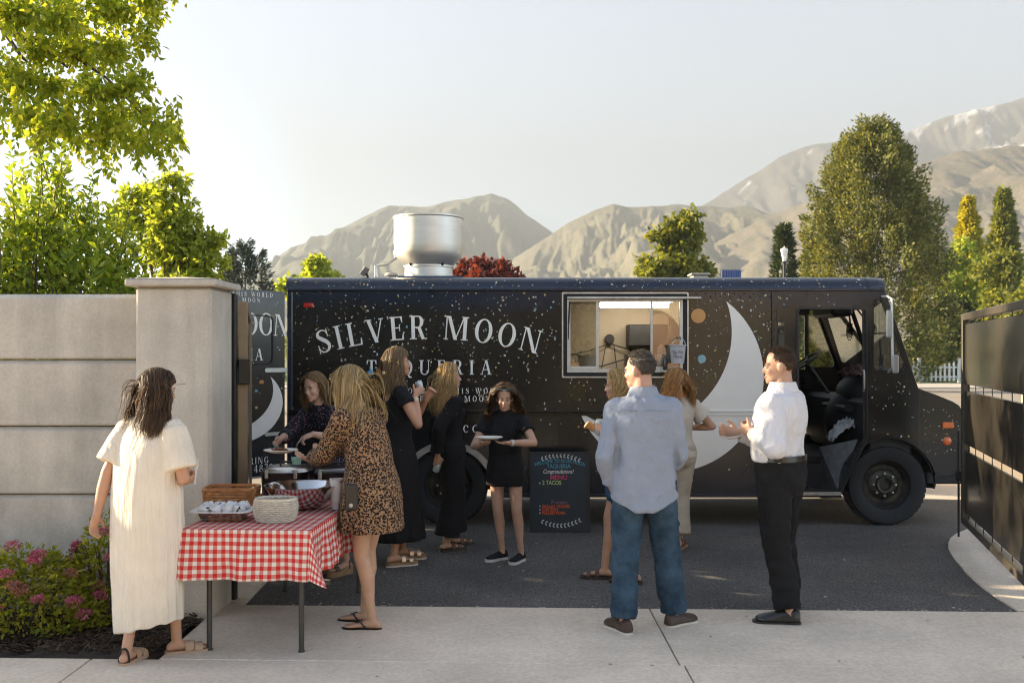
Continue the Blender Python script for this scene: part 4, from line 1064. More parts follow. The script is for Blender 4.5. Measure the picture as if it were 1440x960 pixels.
# mirrors
q_ = MB(); q_.tube([(tx(1240), YS - .005, th_(417)), (tx(1242), YS - .10, th_(417.5)), (tx(1246), YS - .15, th_(421)), (tx(1246.5), YS - .15, th_(470)), (tx(1248), YS - .14, th_(516)), (tx(1249), YS - .005, th_(523))], .013, 7); q_.build('mirror_arm', mat('white tube', (.62, .62, .6), .35, .3), truck, smooth=True)
for (u, v0, v1, w) in ((1240.5, 437, 475, 3.6), (1250, 499, 524, 4.2)):
    q_ = MB(); q_.box(tx(u - w), tx(u + w), YS - .19, YS - .16, th_(v1), th_(v0), .01); mo = q_.build('mirror', mat('mirror shell', (.42, .43, .42), .3, .6), truck)
q_ = MB(); q_.tube([(tx(1213), YS - .03, th_(520)), (tx(1213), YS - .05, th_(525)), (tx(1213), YS - .05, th_(545)), (tx(1213), YS - .03, th_(550))], .01, 6); q_.build('grab_handle', silver_m, truck)
# --- roof things
fx, fy = -.92, 11.0
fan_m = mat('spun aluminium', (.72, .69, .63), .50, .85, var=.08, scale=3, rvar=.05, stretch=(1, 1, 6))
ex = empty('exhaust_fan', (fx, fy, 2.5), 0, 'spun aluminium upblast exhaust fan bowl on the truck roof', 'exhaust fan')
q_ = MB(); q_.lathe([(.27, 2.715), (.30, 2.75), (.355, 2.80), (.378, 2.86), (.382, 2.95), (.382, 3.225), (.392, 3.235), (.392, 3.25), (.376, 3.252), (.372, 3.0), (.34, 2.83), (.2, 2.78), (0, 2.78)], (fx, fy, 0), 44); q_.build('bowl', fan_m, ex, smooth=35)
q_ = MB(); q_.lathe([(.272, 2.585), (.272, 2.60), (.265, 2.605), (.262, 2.69), (.275, 2.695), (.275, 2.714), (0, 2.714)], (fx, fy, 0), 36); q_.build('neck', fan_m, ex, smooth=35)
for a in (-.9, -2.3): 
    q_ = MB(); q_.box(fx + .27 * math.cos(a) - .012, fx + .27 * math.cos(a) + .012, fy + .28 * math.sin(a) - .01, fy + .28 * math.sin(a) + .01, 2.70, 2.735, .003); q_.build('clip', rub_m, ex)
q_ = MB(); q_.box(fx - .31, fx + .38, fy - .31, fy + .31, 2.535, 2.584, .008); q_.build('curb', mat('flaking blue paint', (.03, .06, .12), .6, var=.5, scale=14), ex)
q_ = MB(); q_.tube([(fx - .555, 10.8, 2.555), (fx - .555, 10.8, 2.70), (fx - .52, 10.85, 2.715), (fx - .44, 10.9, 2.73), (fx - .36, 10.95, 2.80), (fx - .375, 10.95, 2.88)], .016, 7); q_.lathe([(.04, 2.548), (.04, 2.565), (.02, 2.585), (.02, 2.60)], (fx - .555, 10.8, 0), 10)
tag(q_.build('conduit_pipe', mat('galvanised', (.55, .55, .53), .4, 1.0), None, smooth=40), 'thin bent conduit pipe rising beside the roof exhaust fan', 'pipe')
fl = empty('flood_light', (tx(506) - .02, 10.45, 2.54), 0, 'small square flood light tipped up at the roof edge', 'light')
Mx = Matrix.Translation((tx(506) + .0, 10.45, 2.62)) @ Euler((.3, .65, .2)).to_matrix().to_4x4()
q_ = MB(); q_.box(-.03, .03, -.05, .05, -.05, .05, .008, M4=Mx); q_.build('lamp_housing', mat('grey housing', (.25, .24, .22), .5, .4), fl)
q_ = MB(); q_.box(.031, .034, -.04, .04, -.04, .04, .001, M4=Mx); q_.build('lens', glassmat('dusty glass'), fl)
q_ = MB(); q_.tube([(tx(506) + .03, 10.45, 2.545), (tx(506) + .01, 10.45, 2.60)], .014, 6); q_.build('bracket', black_m, fl)
vb = empty('roof_vent', (tx(527), 10.7, 2.54), 0, 'low pale roof vent beside the conduit pipe', 'vent')
q_ = MB(); q_.box(tx(513), tx(548), 10.6, 10.85, 2.545, 2.565, .004); q_.build('flange', silver_m, vb)
q_ = MB(); q_.lathe([(.0, 2.62), (.06, 2.615), (.075, 2.60), (.075, 2.585), (.05, 2.58), (.05, 2.566)], (tx(540), 10.72, 0), 16); q_.build('vent_cap', mat('pale plastic', (.5, .45, .36), .5), vb, smooth=40)
ac = empty('roof_box', (1.98, 10.9, 2.54), 0, 'low beige roof vent box on the truck roof', 'vent')
q_ = MB(); q_.box(1.96, 2.13, 10.8, 11.0, 2.545, 2.60, .01); q_.build('box_body', mat('pale plastic', (.5, .45, .36), .5), ac)
q_ = MB(); q_.box(1.94, 2.15, 10.78, 11.02, 2.601, 2.622, .006); q_.build('box_lid', mat('pale plastic', (.5, .45, .36), .5), ac)
sp_ = empty('solar_panel', (2.4, 10.9, 2.54), 0, 'small blue ribbed panel standing on the truck roof', 'panel')
for k_ in range(8):
    q_ = MB(); q_.box(2.285 + k_ * .027, 2.285 + k_ * .027 + .024, 10.85, 10.88, 2.55, 2.66, .003); q_.build('rib', mat('panel blue', (.03, .10, .30), .35, coat=.4), sp_)
q_ = MB(); q_.box(2.28, 2.505, 10.882, 10.90, 2.545, 2.665, .003); q_.build('backing', black_m, sp_)

# --- open rear door with the other half of the lettering
al = R(46)
dd = Vector((-math.cos(al), -math.sin(al), 0)); dn = Vector((math.sin(al) * -1, math.cos(al), 0)) * -1
H0 = Vector((tx(404) - .012, YS - .004, 0))
rd = empty('truck_rear_door', H0, 0, 'open rear truck door with half the lettering and a small moon', 'door')
SD = SC * math.cos(al) * 1.03
def dp(u, v, t):     # face coordinates measured from the hinge (u=403)
    s_ = (403 - u) / SD
    q__ = H0 + dd * s_ + Vector((-dn.x, -dn.y, 0)) * 0 + (Vector((dd.y, -dd.x, 0)) * -1) * t
    return (q__.x, q__.y, th_(v))
nf = Vector((dd.y, -dd.x, 0))      # candidate outward normal
if nf.y > 0: nf = -nf
def dp(u, v, t):
    s_ = (403 - u) / SD
    q__ = H0 + dd * s_ + nf * t
    return (q__.x, q__.y, CAMZ - (v - 497) / SC)
mb = MB(); mb.prism([rrect(306, 410, 401.5, 668, 3)], dp, -.04, 0); mb.build('door_panel', paint, rd)
mb = MB(); mb.prism([rrect(352, 444, 388, 512.5, 7), rrect(353.5, 445.5, 386.5, 511, 6.5)], dp, .0006, .008); mb.build('window_seal', rub_m, rd)
mb = MB(); mb.prism([crescent((345, 565), 54, (333, 547), 55, (385, 528), (291, 583))], dp, .0006, .002); mb.build('painted_moon', moon_m, rd)
def dtext(s, cap, w, u, v): lettering('lettering', s, cap, w, lambda a, b, k_: dp(u + a * SD, v - b * SC, .0012 + k_), lett_m, rd)
lettering('lettering', 'MOON', .216, .76, lambda a, b, k_: dp(369 + a * SD, 474 - b * SC, .0012 + k_), lett_m, rd, arc=3.6, y0=.02)
dtext('RIA', .118, .26, 364, 506.5); dtext('OUT OF THIS WORLD', .043, .78, 349, 419); dtext('FOR THE MOON', .043, .55, 346, 427)
dtext('NE', .040, .07, 356, 638); dtext('CATERING', .063, .46, 360, 648); dtext('801.739.4872', .075, .62, 357, 660)
for (u, v, r_, m) in ((361, 537, 2.6, fl_m[1]), (375, 536, 2.8, fl_m[4]), (361, 560, 3.4, fl_m[4]), (353, 550, 1.6, fl_m[2]), (369, 548, 1.8, fl_m[3]), (354, 572, 1.9, fl_m[3]), (369, 571, 1.7, fl_m[2])):
    mb = MB(); mb.prism([arcpts(u, v, r_, 0, 330, 11)], dp, .0006, .0022); mb.build('painted_planet', m, rd)
mb = MB(); mb.prism([rrect(378, 517, 405, 523, 2.5)], dp, .0006, .012); mb.build('hinge_strap', silver_m, rd)
mb = MB(); mb.prism([rrect(378, 606, 405, 611, 2)], dp, .0006, .012); mb.build('hinge_strap', silver_m, rd)
mb = MB(); mb.prism([rrect(310, 665.5, 400, 668, .8)], dp, .0006, .01); mb.build('bottom_strip', silver_m, rd)
tag(flecks(70, lambda rr: (rr.uniform(300, 400), rr.choice((rr.uniform(425, 455), rr.uniform(455, 600)))), lambda u, v, a, b: dp(u + a * SD, v + b * SC, .0009), 12, (.004, .012)).build('paint_flecks', fl_m, rd, fix=False), kind='stuff')

# ================================================================== CHALKBOARD MENU
cb = empty('menu_board', (.47, 9.80, 0), 0, 'dark chalkboard menu sign with coloured lettering leaning on the truck side', 'sign')
bx0, bx1, by, bh = (745 - 720) / 143.4, (830 - 720) / 143.4, 9.76, .775
tl = .10
def bp(a, b, t): return (a, by + tl * b / bh - t * 1.0, b + .004)
mb = MB(); mb.prism([[(bx0, .0), (bx1, 0), (bx1, bh), (bx0, bh)]], bp, -.012, 0.0); mb.build('board', mat('chalkboard', (.014, .022, .028), .55, var=.2, scale=5), cb)
def strip(a0, b0, a1, b1):
    q__ = MB(); q__.prism([[(a0, b0), (a1, b0), (a1, b1), (a0, b1)]], bp, -.014, .008); q__.build('frame', mat('board frame', (.013, .014, .016), .5), cb)
strip(bx0, .0, bx1, .022); strip(bx0, bh - .022, bx1, bh); strip(bx0, .0222, bx0 + .022, bh - .0222); strip(bx1 - .022, .0222, bx1, bh - .0222)
mb = MB()
for a in (bx0 + .03, bx1 - .03): mb.tube([(a, by + .27, .0), (a, by + .125, bh - .02)], .012, 4)
mb.build('rear_leg', mat('board frame'  , (.013, .014, .016), .5), cb)
bc = (bx0 + bx1) / 2
def bt(s, size, m, a, b, **k_): font_text('lettering', s, size, m, cb, lambda x, y, t: bp(a + x, b + y, t), **k_)
cy_m = mat('chalk cyan', (.09, .36, .44), .8); wh_m = mat('chalk white', (.62, .62, .58), .8); pk_m = mat('chalk pink', (.62, .06, .13), .8)
ye_m = mat('chalk lime', (.52, .60, .22), .8); or_m = mat('chalk orange', (.66, .10, .02), .8); mv_m = mat('chalk mauve', (.30, .15, .19), .8)
bt('WELCOME TO SILVER MOON', .050, cy_m, bc, .672, arc=.75, sx=.76)
bt('TAQUERIA', .058, cy_m, bc - .01, .615, sx=.85); bt('Congratulations!', .056, wh_m, bc - .01, .565, shear=.35, sx=.8, bold=.0006)
bt('MENU', .062, pk_m, bc - .01, .505, bold=.0008); bt('2 TACOS', .058, ye_m, bx0 + .125, .455, align=1, sx=.8, bold=.0008)
bt('Proteins:', .052, mv_m, bc, .268, sx=.9); bt('GRILLED VEGGIES', .041, or_m, bx0 + .12, .232, align=1, sx=.85, bold=.0012)
bt('CHICKEN', .041, or_m, bx0 + .12, .200, align=1, sx=.9, bold=.0012); bt('PULLED PORK', .041, or_m, bx0 + .12, .168, align=1, sx=.9, bold=.0012)
mb = MB()
for b, r_ in ((.470, .008), (.247, .007), (.213, .007), (.182, .007)):
    mb.add([bp(bx0 + .10 + r_ * math.cos(2 * math.pi * i / 10), b + r_ * math.sin(2 * math.pi * i / 10), .0012) for i in range(10)], [tuple(range(10))])
mb.build('bullet', wh_m, cb, fix=False)
def garland(y0, sag, flip):
    q__ = MB(); n_ = 11
    for i in range(n_):
        t = (i + .5) / n_ * 2 - 1; a = bc + t * .20; b = y0 + sag * (1 - t * t) * (1 if flip else -1)
        sl = -2 * sag * t / .20 * (1 if flip else -1) ; ang = math.atan(sl)
        for s_ in (-1, 1):
            la = ang + s_ * .75 + (math.pi if (not flip and t < 0) or (flip and t > 0) else 0) * 0
            dx, dy = math.cos(la) * .034, math.sin(la) * .034; nx, ny = -math.sin(la) * .0075, math.cos(la) * .0075
            q__.add([bp(a, b, .0013 + .0001 * i), bp(a + dx * .5 + nx, b + dy * .5 + ny, .0013 + .0001 * i), bp(a + dx, b + dy, .0013 + .0001 * i), bp(a + dx * .5 - nx, b + dy * .5 - ny, .0013 + .0001 * i)], [(0, 1, 2, 3)])
    q__.build('painted_garland', wh_m, cb, fix=False)
garland(.690, .048, True); garland(.115, .055, False)
# ================================================================== VEGETATION
def norm(a): return a / np.maximum(1e-9, np.linalg.norm(a, axis=1, keepdims=True))
def leaves(P, D, size, asp, rng, fold=.25, szvar=.35, N=None):
    """diamond leaves: P base points, D axis directions"""
    n = len(P); D = norm(D); s = (size * (1 + szvar * rng.uniform(-1, 1, n)))[:, None]
    side = norm(np.cross(D, rng.normal(size=(n, 3)) * (1 if N is None else .45) + (0 if N is None else N))); nr = np.cross(side, D)
    b = P; t = P + D * s + nr * s * rng.uniform(-.2, .2, (n, 1)); m = P + D * s * .48
    l = m + side * s * asp / 2 + nr * s * fold * asp; r = m - side * s * asp / 2 + nr * s * fold * asp
    V = np.stack([b, l, t, r], 1).reshape(-1, 3); Q = np.arange(4 * n).reshape(-1, 4)
    return V, Q
def cloud(clumps, per, rng, shell=.55, squash=.85):
    """points spread through clumps (x,y,z,r)"""
    C = np.array(clumps); w = C[:, 3] ** 2; w = w / w.sum(); idx = rng.choice(len(C), size=per, p=w)
    d = norm(rng.normal(size=(per, 3))); r = (shell + (1 - shell) * rng.uniform(0, 1, per)) * (1 + .25 * rng.normal(size=per))
    P = C[idx, :3] + d * (C[idx, 3] * r)[:, None] * np.array([1, 1, squash]); return P, d
def tree(name, label, base, clumps, n, size, lm, bark, rng, asp=.55, trunk_r=.12, group=None, droop=.15, up=.0, limbs=10, shell=.5, cat='tree', clumpy=True):
    base = Vector(base); t = empty(name, base, 0, label, cat, group)
    P, d = cloud(clumps, n, rng, shell)
    D = d * .7 + rng.normal(size=d.shape) * .6 + np.array([0, 0, up - droop])
    V, Q = leaves(P, D, size, asp, rng, N=d if clumpy else None)
    npmesh('crown', V - np.array(base), Q, lm, t)
    cz = np.array(clumps); top = cz[np.argmax(cz[:, 2])]
    mb = MB(); mid = Vector((base.x + (top[0] - base.x) * .3, base.y + (top[1] - base.y) * .3, base.z + (top[2] - base.z) * .45))
    mb.tube([base, base.lerp(mid, .5) + Vector((rng.uniform(-.05, .05), 0, 0)) * trunk_r * 5, mid, Vector(top[:3])], [trunk_r * 1.2, trunk_r, trunk_r * .7, trunk_r * .12], 8)
    for k in rng.choice(len(cz), size=min(limbs, len(cz)), replace=False):
        c = Vector(cz[k][:3]); s = base.lerp(mid, rng.uniform(.55, 1.0)); h = s.lerp(c, .5) + Vector((0, 0, .08 * (c - s).length))
        mb.tube([s, h, c], [trunk_r * .45, trunk_r * .28, trunk_r * .08], 5)
    mb.build('trunk', bark, t, smooth=60)
    return t
bark_m = mat('bark', (.09, .065, .045), .9, var=.4, scale=20, bump=.6, bscale=30)
def px(u, v, Y): x, h = XZ(u, v, Y); return (x, Y, h)

# overhanging tree, top left, back-lit
lm_maple = leafmat('back-lit leaf', (.14, .21, .025), (.27, .33, .04), (.44, .45, .07), .64, .3)
rng = np.random.default_rng(11)
cl = []
for (u, v, r) in ((20, 10, 55), (90, 20, 62), (160, 15, 52), (205, -10, 45), (50, 75, 40), (110, 75, 48), (165, 70, 44), (205, 55, 26), (25, 110, 34), (75, 125, 38), (125, 130, 42), (175, 120, 36), (205, 110, 20), (45, 165, 30), (95, 172, 34), (150, 170, 34), (192, 160, 26), (220, 172, 14), (190, 195, 22), (205, 208, 16), (60, 195, 15), (140, 200, 15), (238, 180, 8), (215, 30, 16)):
    for _ in range(2):
        Y = 9.2 + rng.uniform(-.8, .8); x, h = XZ(u + rng.uniform(-10, 10), v + rng.uniform(-8, 8), Y); cl.append((x, Y, h, r * .78 / 1400 * Y))
vis = list(cl)
for _ in range(60):
    a, rr_ = rng.uniform(0, 6.28), rng.uniform(.3, 3.2)
    x_, y_ = -8.6 + rr_ * math.cos(a) * 1.1, 9.8 + rr_ * math.sin(a)
    if x_ / y_ < -.56: cl.append((x_, y_, 5.2 + rng.uniform(-1.5, 2.6), rng.uniform(.35, .6)))
for _ in range(16):
    x_ = rng.uniform(-5.5, -3.3); cl.append((x_, 9.2 + rng.uniform(-1, 1), rng.uniform(5.2, 7.0), rng.uniform(.35, .55)))
tr = tree('overhanging_tree', 'back-lit leafy tree branch hanging down over the hedge behind the wall', (-8.2, 9.8, 0), cl + vis * 2, 36000, .066, lm_maple, bark_m, rng, .62, .2, droop=.5, limbs=0, shell=.1, clumpy=False)
mb = MB(); B_ = lambda u, v, Y=9.2: px(u, v, Y)
mb.tube([(-7.2, 9.5, 4.6), B_(-40, 5), B_(0, 28), B_(28, 50), B_(52, 62), B_(95, 95)], [.09, .06, .05, .04, .03, .012], 6)
mb.tube([B_(-10, 20), B_(18, 62), B_(32, 82), B_(45, 92)], [.03, .02, .016, .006], 5); mb.tube([B_(28, 50), B_(75, 60), B_(150, 110), B_(210, 170), B_(245, 185)], [.025, .02, .014, .01, .004], 5)
mb.tube([B_(52, 62), B_(60, 110), B_(85, 160), B_(120, 195)], [.02, .014, .01, .004], 5)
mb.build('branch', bark_m, tr, smooth=60)
Pz = []; Dz = []
for (u, v) in [(rng.uniform(0, 250), 0) for _ in range(110)]:
    v = float(np.interp(u, [0, 30, 60, 100, 150, 190, 220, 250], [120, 165, 195, 200, 195, 200, 205, 185])) + rng.uniform(-70, 0)
    o = np.array(px(u, v, 9.2 + rng.uniform(-.9, .9))); m = rng.integers(10, 22); ln = rng.uniform(.2, .42); dr = np.array([rng.normal() * .35 + .25, rng.normal() * .3, -1]); dr /= np.linalg.norm(dr)
    s = np.linspace(0, 1, m)[:, None]; Pz.append(o + dr * s * ln); a = np.arange(m) * 2.4; Dz.append(np.stack([np.cos(a), np.sin(a), np.full(m, -.7)], 1) + dr * .5)
V, Q = leaves(np.concatenate(Pz), np.concatenate(Dz), .072, .6, rng); npmesh('hanging_sprays', V - np.array((-8.2, 9.8, 0)), Q, lm_maple, tr)

# laurel shrubs behind the wall: upright shoots with large leaves
lm_laurel = leafmat('laurel leaf', (.12, .19, .025), (.22, .30, .04), (.38, .42, .07), .52, .45)
def shoots(name, label, cx, cy, w, d, hmax, n, rng, group, keep=None):
    t = empty(name, (cx, cy, 0), 0, label, 'shrub', group)
    Ps = []; Ds = []; mb = MB()
    for k in range(n):
        x, y = cx + rng.uniform(-w, w), cy + rng.uniform(-d, d)
        e = 1 - .55 * ((x - cx) / w) ** 2 - .15 * ((y - cy) / d) ** 2
        h1 = hmax * e * rng.uniform(.80, 1.0) + (rng.uniform(.05, .28) if rng.random() < .14 else 0)
        h0 = h1 - rng.uniform(.5, 1.0)
        tx_, ty_ = rng.normal() * .12 + (x - cx) * .16, rng.normal() * .1
        m = int((h1 - h0) / .026)
        s = np.linspace(0, 1, m)[:, None]
        pts = np.array([x, y, h0]) + s * np.array([tx_, ty_, h1 - h0]); pts[:, 0] += .03 * np.sin(s[:, 0] * 3 + k)
        a = np.arange(m) * 2.4 + rng.uniform(0, 6)
        dd_ = np.stack([np.cos(a), np.sin(a), np.full(m, .75)], 1) + rng.normal(size=(m, 3)) * .25
        Ps.append(pts); Ds.append(dd_)
        if k % 3 == 0: mb.tube([pts[0], pts[m // 2], pts[-1]], [.008, .006, .002], 4)
    # inner fill
    m = n * 20
    q_ = np.stack([cx + rng.uniform(-w, w, m), cy + rng.uniform(-d, d, m), rng.uniform(.6, hmax * .86, m)], 1)
    e = 1 - .55 * ((q_[:, 0] - cx) / w) ** 2; q_ = q_[q_[:, 2] < hmax * .9 * e]
    Ps.append(q_); Ds.append(rng.normal(size=q_.shape) + np.array([0, 0, .6]))
    V, Q = leaves(np.concatenate(Ps), np.concatenate(Ds), .080, .40, rng, .3)
    npmesh('foliage', V - np.array([cx, cy, 0]), Q, lm_laurel, t)
    for k in range(5):
        x, y = cx + rng.uniform(-.3, .3) * w, cy + rng.uniform(-.3, .3) * d; mb.tube([(x, y, 0), (x + rng.uniform(-.2, .2), y, 1.0), (x + rng.uniform(-.5, .5) * w, y, hmax * .75)], [.03, .022, .006], 5)
    mb.build('stems', bark_m, t); return t
rng = np.random.default_rng(5)
shoots('laurel_shrub', 'tall glossy laurel hedge shrub with upright shoots, next to the concrete pillar', -3.66, 7.95, .92, .55, 3.42, 330, rng, 'laurel hedge shrubs behind the wall')
shoots('laurel_shrub', 'laurel hedge shrub with upright shoots under the overhanging branch', -5.05, 8.0, .95, .6, 3.2, 240, rng, 'laurel hedge shrubs behind the wall')
shoots('laurel_shrub', 'laurel hedge shrub at the far end of the concrete wall', -6.8, 8.0, 1.0, .6, 3.3, 160, rng, 'laurel hedge shrubs behind the wall')

rng = np.random.default_rng(66)
shoots('laurel_shrub', 'unseen low laurel shrub added behind the gate leaf to block a sun streak', -4.3, 10.0, 1.0, .55, 2.2, 150, rng, None)  # added out of sight to stop a stray sun streak on the driveway
def blob(u0, v0, u1, v1, Y, n, rng, rr=(.10, .2), depth=.6, shape=None):
    """clump list filling an elliptical crown measured in the picture"""
    x0, z1 = XZ(u0, v0, Y); x1, z0 = XZ(u1, v1, Y); w, h = (x1 - x0) / 2, (z1 - z0) / 2; out = []
    while len(out) < n:
        p_ = rng.uniform(-1, 1, 3)
        k = 1 if shape is None else shape((p_[2] + 1) / 2)
        if (p_[0] / max(k, .05)) ** 2 + (p_[1] / max(k, .05)) ** 2 > 1 or abs(p_[0]) > k: continue
        if shape is None and (p_ ** 2).sum() > 1: continue
        r = rng.uniform(*rr) * min(w, h)
        out.append(((x0 + x1) / 2 + p_[0] * (w - r * .6), Y + p_[1] * w * depth, (z0 + z1) / 2 + p_[2] * (h - r * .5), r))
    return out
rng = np.random.default_rng(21)
lm_y = leafmat('yellow-green leaf', (.17, .23, .035), (.28, .34, .055), (.42, .46, .09), .55, .3)
lm_g = leafmat('mid green leaf', (.085, .11, .022), (.15, .17, .03), (.24, .24, .05), .45, .3)
lm_d = leafmat('dark green leaf', (.018, .034, .012), (.03, .05, .016), (.055, .07, .022), .3, .3)
tree('birch_tree', 'yellow-green sunlit tree rising just behind the concrete pillar', (-5.6, 16, 0), blob(200, 232, 290, 405, 16, 70, rng, (.12, .26)) + blob(220, 310, 325, 420, 16, 60, rng, (.14, .28)) + blob(150, 240, 250, 400, 16.5, 30, rng, (.2, .35)), 10500, .11, lm_y, bark_m, rng, .5, .1, shell=.2)
def spruce(name, label, base, H, W, n, lm, rng, needle=.35, prof=None, cat='tree', per=16, asp=.22, spread=.5):
    base = Vector(base); t = empty(name, base, 0, label, cat)
    prof = prof or (lambda s: (1 - s) ** .75)
    s = rng.uniform(0, 1, n) ** .85; a = rng.uniform(0, 6.283, n)
    r = W * np.array([prof(k) for k in s]) * np.sqrt(rng.uniform(.35, 1, n)) * (1 + .10 * np.sin(a * 5 + s * 17) + .06 * rng.normal(size=n) + .17 * vnoise(np.stack([np.cos(a) * 2.0, np.sin(a) * 2.0, s * 6], 1), 5))
    C = np.stack([r * np.cos(a), r * np.sin(a), s * H], 1)
    out = np.stack([np.cos(a), np.sin(a), np.full(n, .55)], 1)
    bl_ = norm(rng.normal(size=(n * per, 3))) * rng.uniform(.35, 1, (n * per, 1)) ** .5 * np.repeat(rng.uniform(.65, 1.2, (n, 1)), per, 0)
    P = np.repeat(C, per, 0) + bl_ * needle * spread * np.array([1, 1, 1.5]) + np.repeat(norm(out), per, 0) * (bl_[:, 2:3] * needle * spread * .5)
    D = np.repeat(out, per, 0) + rng.normal(size=(n * per, 3)) * .55
    off_ = norm(P - np.repeat(C, per, 0)); V, Q = leaves(P, D, needle, asp, rng, .1, N=off_ + .5 * np.repeat(norm(out), per, 0))
    npmesh('crown', V, Q, lm, t)
    mb = MB(); mb.tube([(0, 0, 0), (0, 0, H * .5), (0, 0, H * .97)], [W * .06, W * .035, W * .004], 7)
    for k in range(24):
        q_ = rng.uniform(.08, .85); aa = rng.uniform(0, 6.28); rr_ = W * prof(q_) * .75
        mb.tube([(0, 0, q_ * H), (rr_ * math.cos(aa), rr_ * math.sin(aa), q_ * H + rr_ * .25)], [W * .012, W * .002], 4)
    mb.build('trunk', bark_m, t, world=False); return t
lm_blue = leafmat('blue spruce needle', (.045, .06, .05), (.07, .09, .075), (.10, .12, .095), .1, .2)
x, h = XZ(345, 345, 30); spruce('blue_spruce', 'small blue-grey spruce between the pillar and the truck roof', (x, 30, 0), h, 1.15, 160, lm_blue, rng, .16, lambda s: .35 + .75 * (1 - s) ** .8 if s < .96 else .1, per=50, asp=.3, spread=.9)
lm_con = leafmat('conifer foliage', (.06, .08, .022), (.14, .15, .04), (.26, .245, .075), .3, .25)
def conprof(s):
    return float(np.interp(s, [0, .12, .3, .5, .65, .78, .88, .95, 1], [.95, 1.0, .98, .86, .72, .58, .44, .30, .06]))
x, h = XZ(1224, 184, 64); spruce('tall_conifer', 'very tall broad olive green conifer towering behind the truck cab', (x, 64, 0), h, 5.0, 620, lm_con, rng, .23, conprof, per=150, asp=.5, spread=2.5)
x, h = XZ(1103, 322, 60); spruce('juniper', 'small dark juniper beside the street lamp and the tall conifer', (x, 60, 0), h, 1.3, 300, lm_d, rng, .4, lambda s: (1 - s) ** .6)
tree('small_tree', 'pale yellow-green treetop showing above the truck roof beside the spruce', (*[XZ(436, 385, 42)[0], 42, 0],), blob(388, 362, 486, 440, 42, 26, rng, (.22, .4)), 4200, .26, lm_y, bark_m, rng, .6, .12, shell=.2)
lm_red = leafmat('red leaf', (.07, .012, .012), (.13, .022, .018), (.22, .045, .03), .35, .3)
tree('red_plum_tree', 'dark red leafed tree beside the roof exhaust fan', (*[XZ(688, 385, 46)[0], 46, 0],), blob(634, 357, 738, 430, 46, 30, rng, (.2, .38)), 4600, .26, lm_red, bark_m, rng, .6, .12, shell=.2)
tree('maple_tree', 'rounded olive green tree showing above the truck roof right of the serving window', (*[XZ(950, 385, 50)[0], 50, 0],), blob(912, 290, 990, 372, 50, 30, rng, (.2, .36)) + blob(890, 335, 1006, 440, 50, 32, rng, (.18, .32)), 8000, .30, lm_g, bark_m, rng, .6, .16, shell=.2)
pop = lambda s: float(np.interp(s, [0, .2, .5, .8, 1], [.6, 1, .9, .55, .05]))
lm_pop = leafmat('poplar leaf', (.24, .22, .02), (.34, .31, .03), (.42, .38, .05), .55, .3)
x, h = XZ(1361, 282, 92); spruce('poplar_tree', 'narrow bright yellow poplar beyond the picket fence', (x, 92, 0), h, 1.35, 900, lm_pop, rng, .5, pop, per=10, asp=.6)
x, h = XZ(1411, 272, 96); spruce('poplar_tree', 'narrow green poplar rising above the open gate', (x, 96, 0), h, 1.6, 1000, lm_g, rng, .5, pop, per=10, asp=.6)
bts = [('bushy_tree', 'yellow-green bushy tree right of the tall conifer', 1352, 335, 86, 46, lm_y, 1320), ('bushy_tree', 'loose green tree directly above the open gate', 1412, 345, 80, 58, lm_g, 1380),
       ('bushy_tree', 'dark green bushy tree behind the white picket fence', 1335, 420, 70, 44, lm_d, 0), ('bushy_tree', 'green bushy tree filling the gap behind the open gate', 1470, 380, 74, 70, lm_g, 0)]
for (nm, lb, u, v, Y, hw, lm, _) in bts:
    tree(nm, lb, (XZ(u, v, Y)[0], Y, 0), blob(u - hw, v, u + hw, 540, Y, 44, rng, (.16, .32)), 7000, .42, lm, bark_m, rng, .6, .18, shell=.2)
for (nm, lb, u, v, Y, hw, lm) in (('bushy_tree', 'pale green bushy tree seen through the open truck cab', 1165, 425, 66, 80, lm_g), ('bushy_tree', 'green tree hidden low behind the truck body', 820, 420, 70, 90, lm_g), ('bushy_tree', 'green tree low behind the rear of the truck', 560, 415, 75, 90, lm_d)):
    tree(nm, lb, (XZ(u, v, Y)[0], Y, 0), blob(u - hw, v, u + hw, 560, Y, 40, rng, (.16, .32)), 5000, .45, lm, bark_m, rng, .6, .18, shell=.2)
# distant tree belt along the foot of the hills
P, d = cloud([(x_, 230 + rng.uniform(-20, 60), rng.uniform(1, 5.5), rng.uniform(3, 6)) for x_ in np.arange(-190, 260, 4.5)], 26000, rng, .2)
V, Q = leaves(P, d + rng.normal(size=d.shape) * .6, 1.2, .6, rng)
tag(npmesh('distant_trees', V, Q, lm_g), 'far off belt of trees at the foot of the hills', 'trees', kind='stuff')

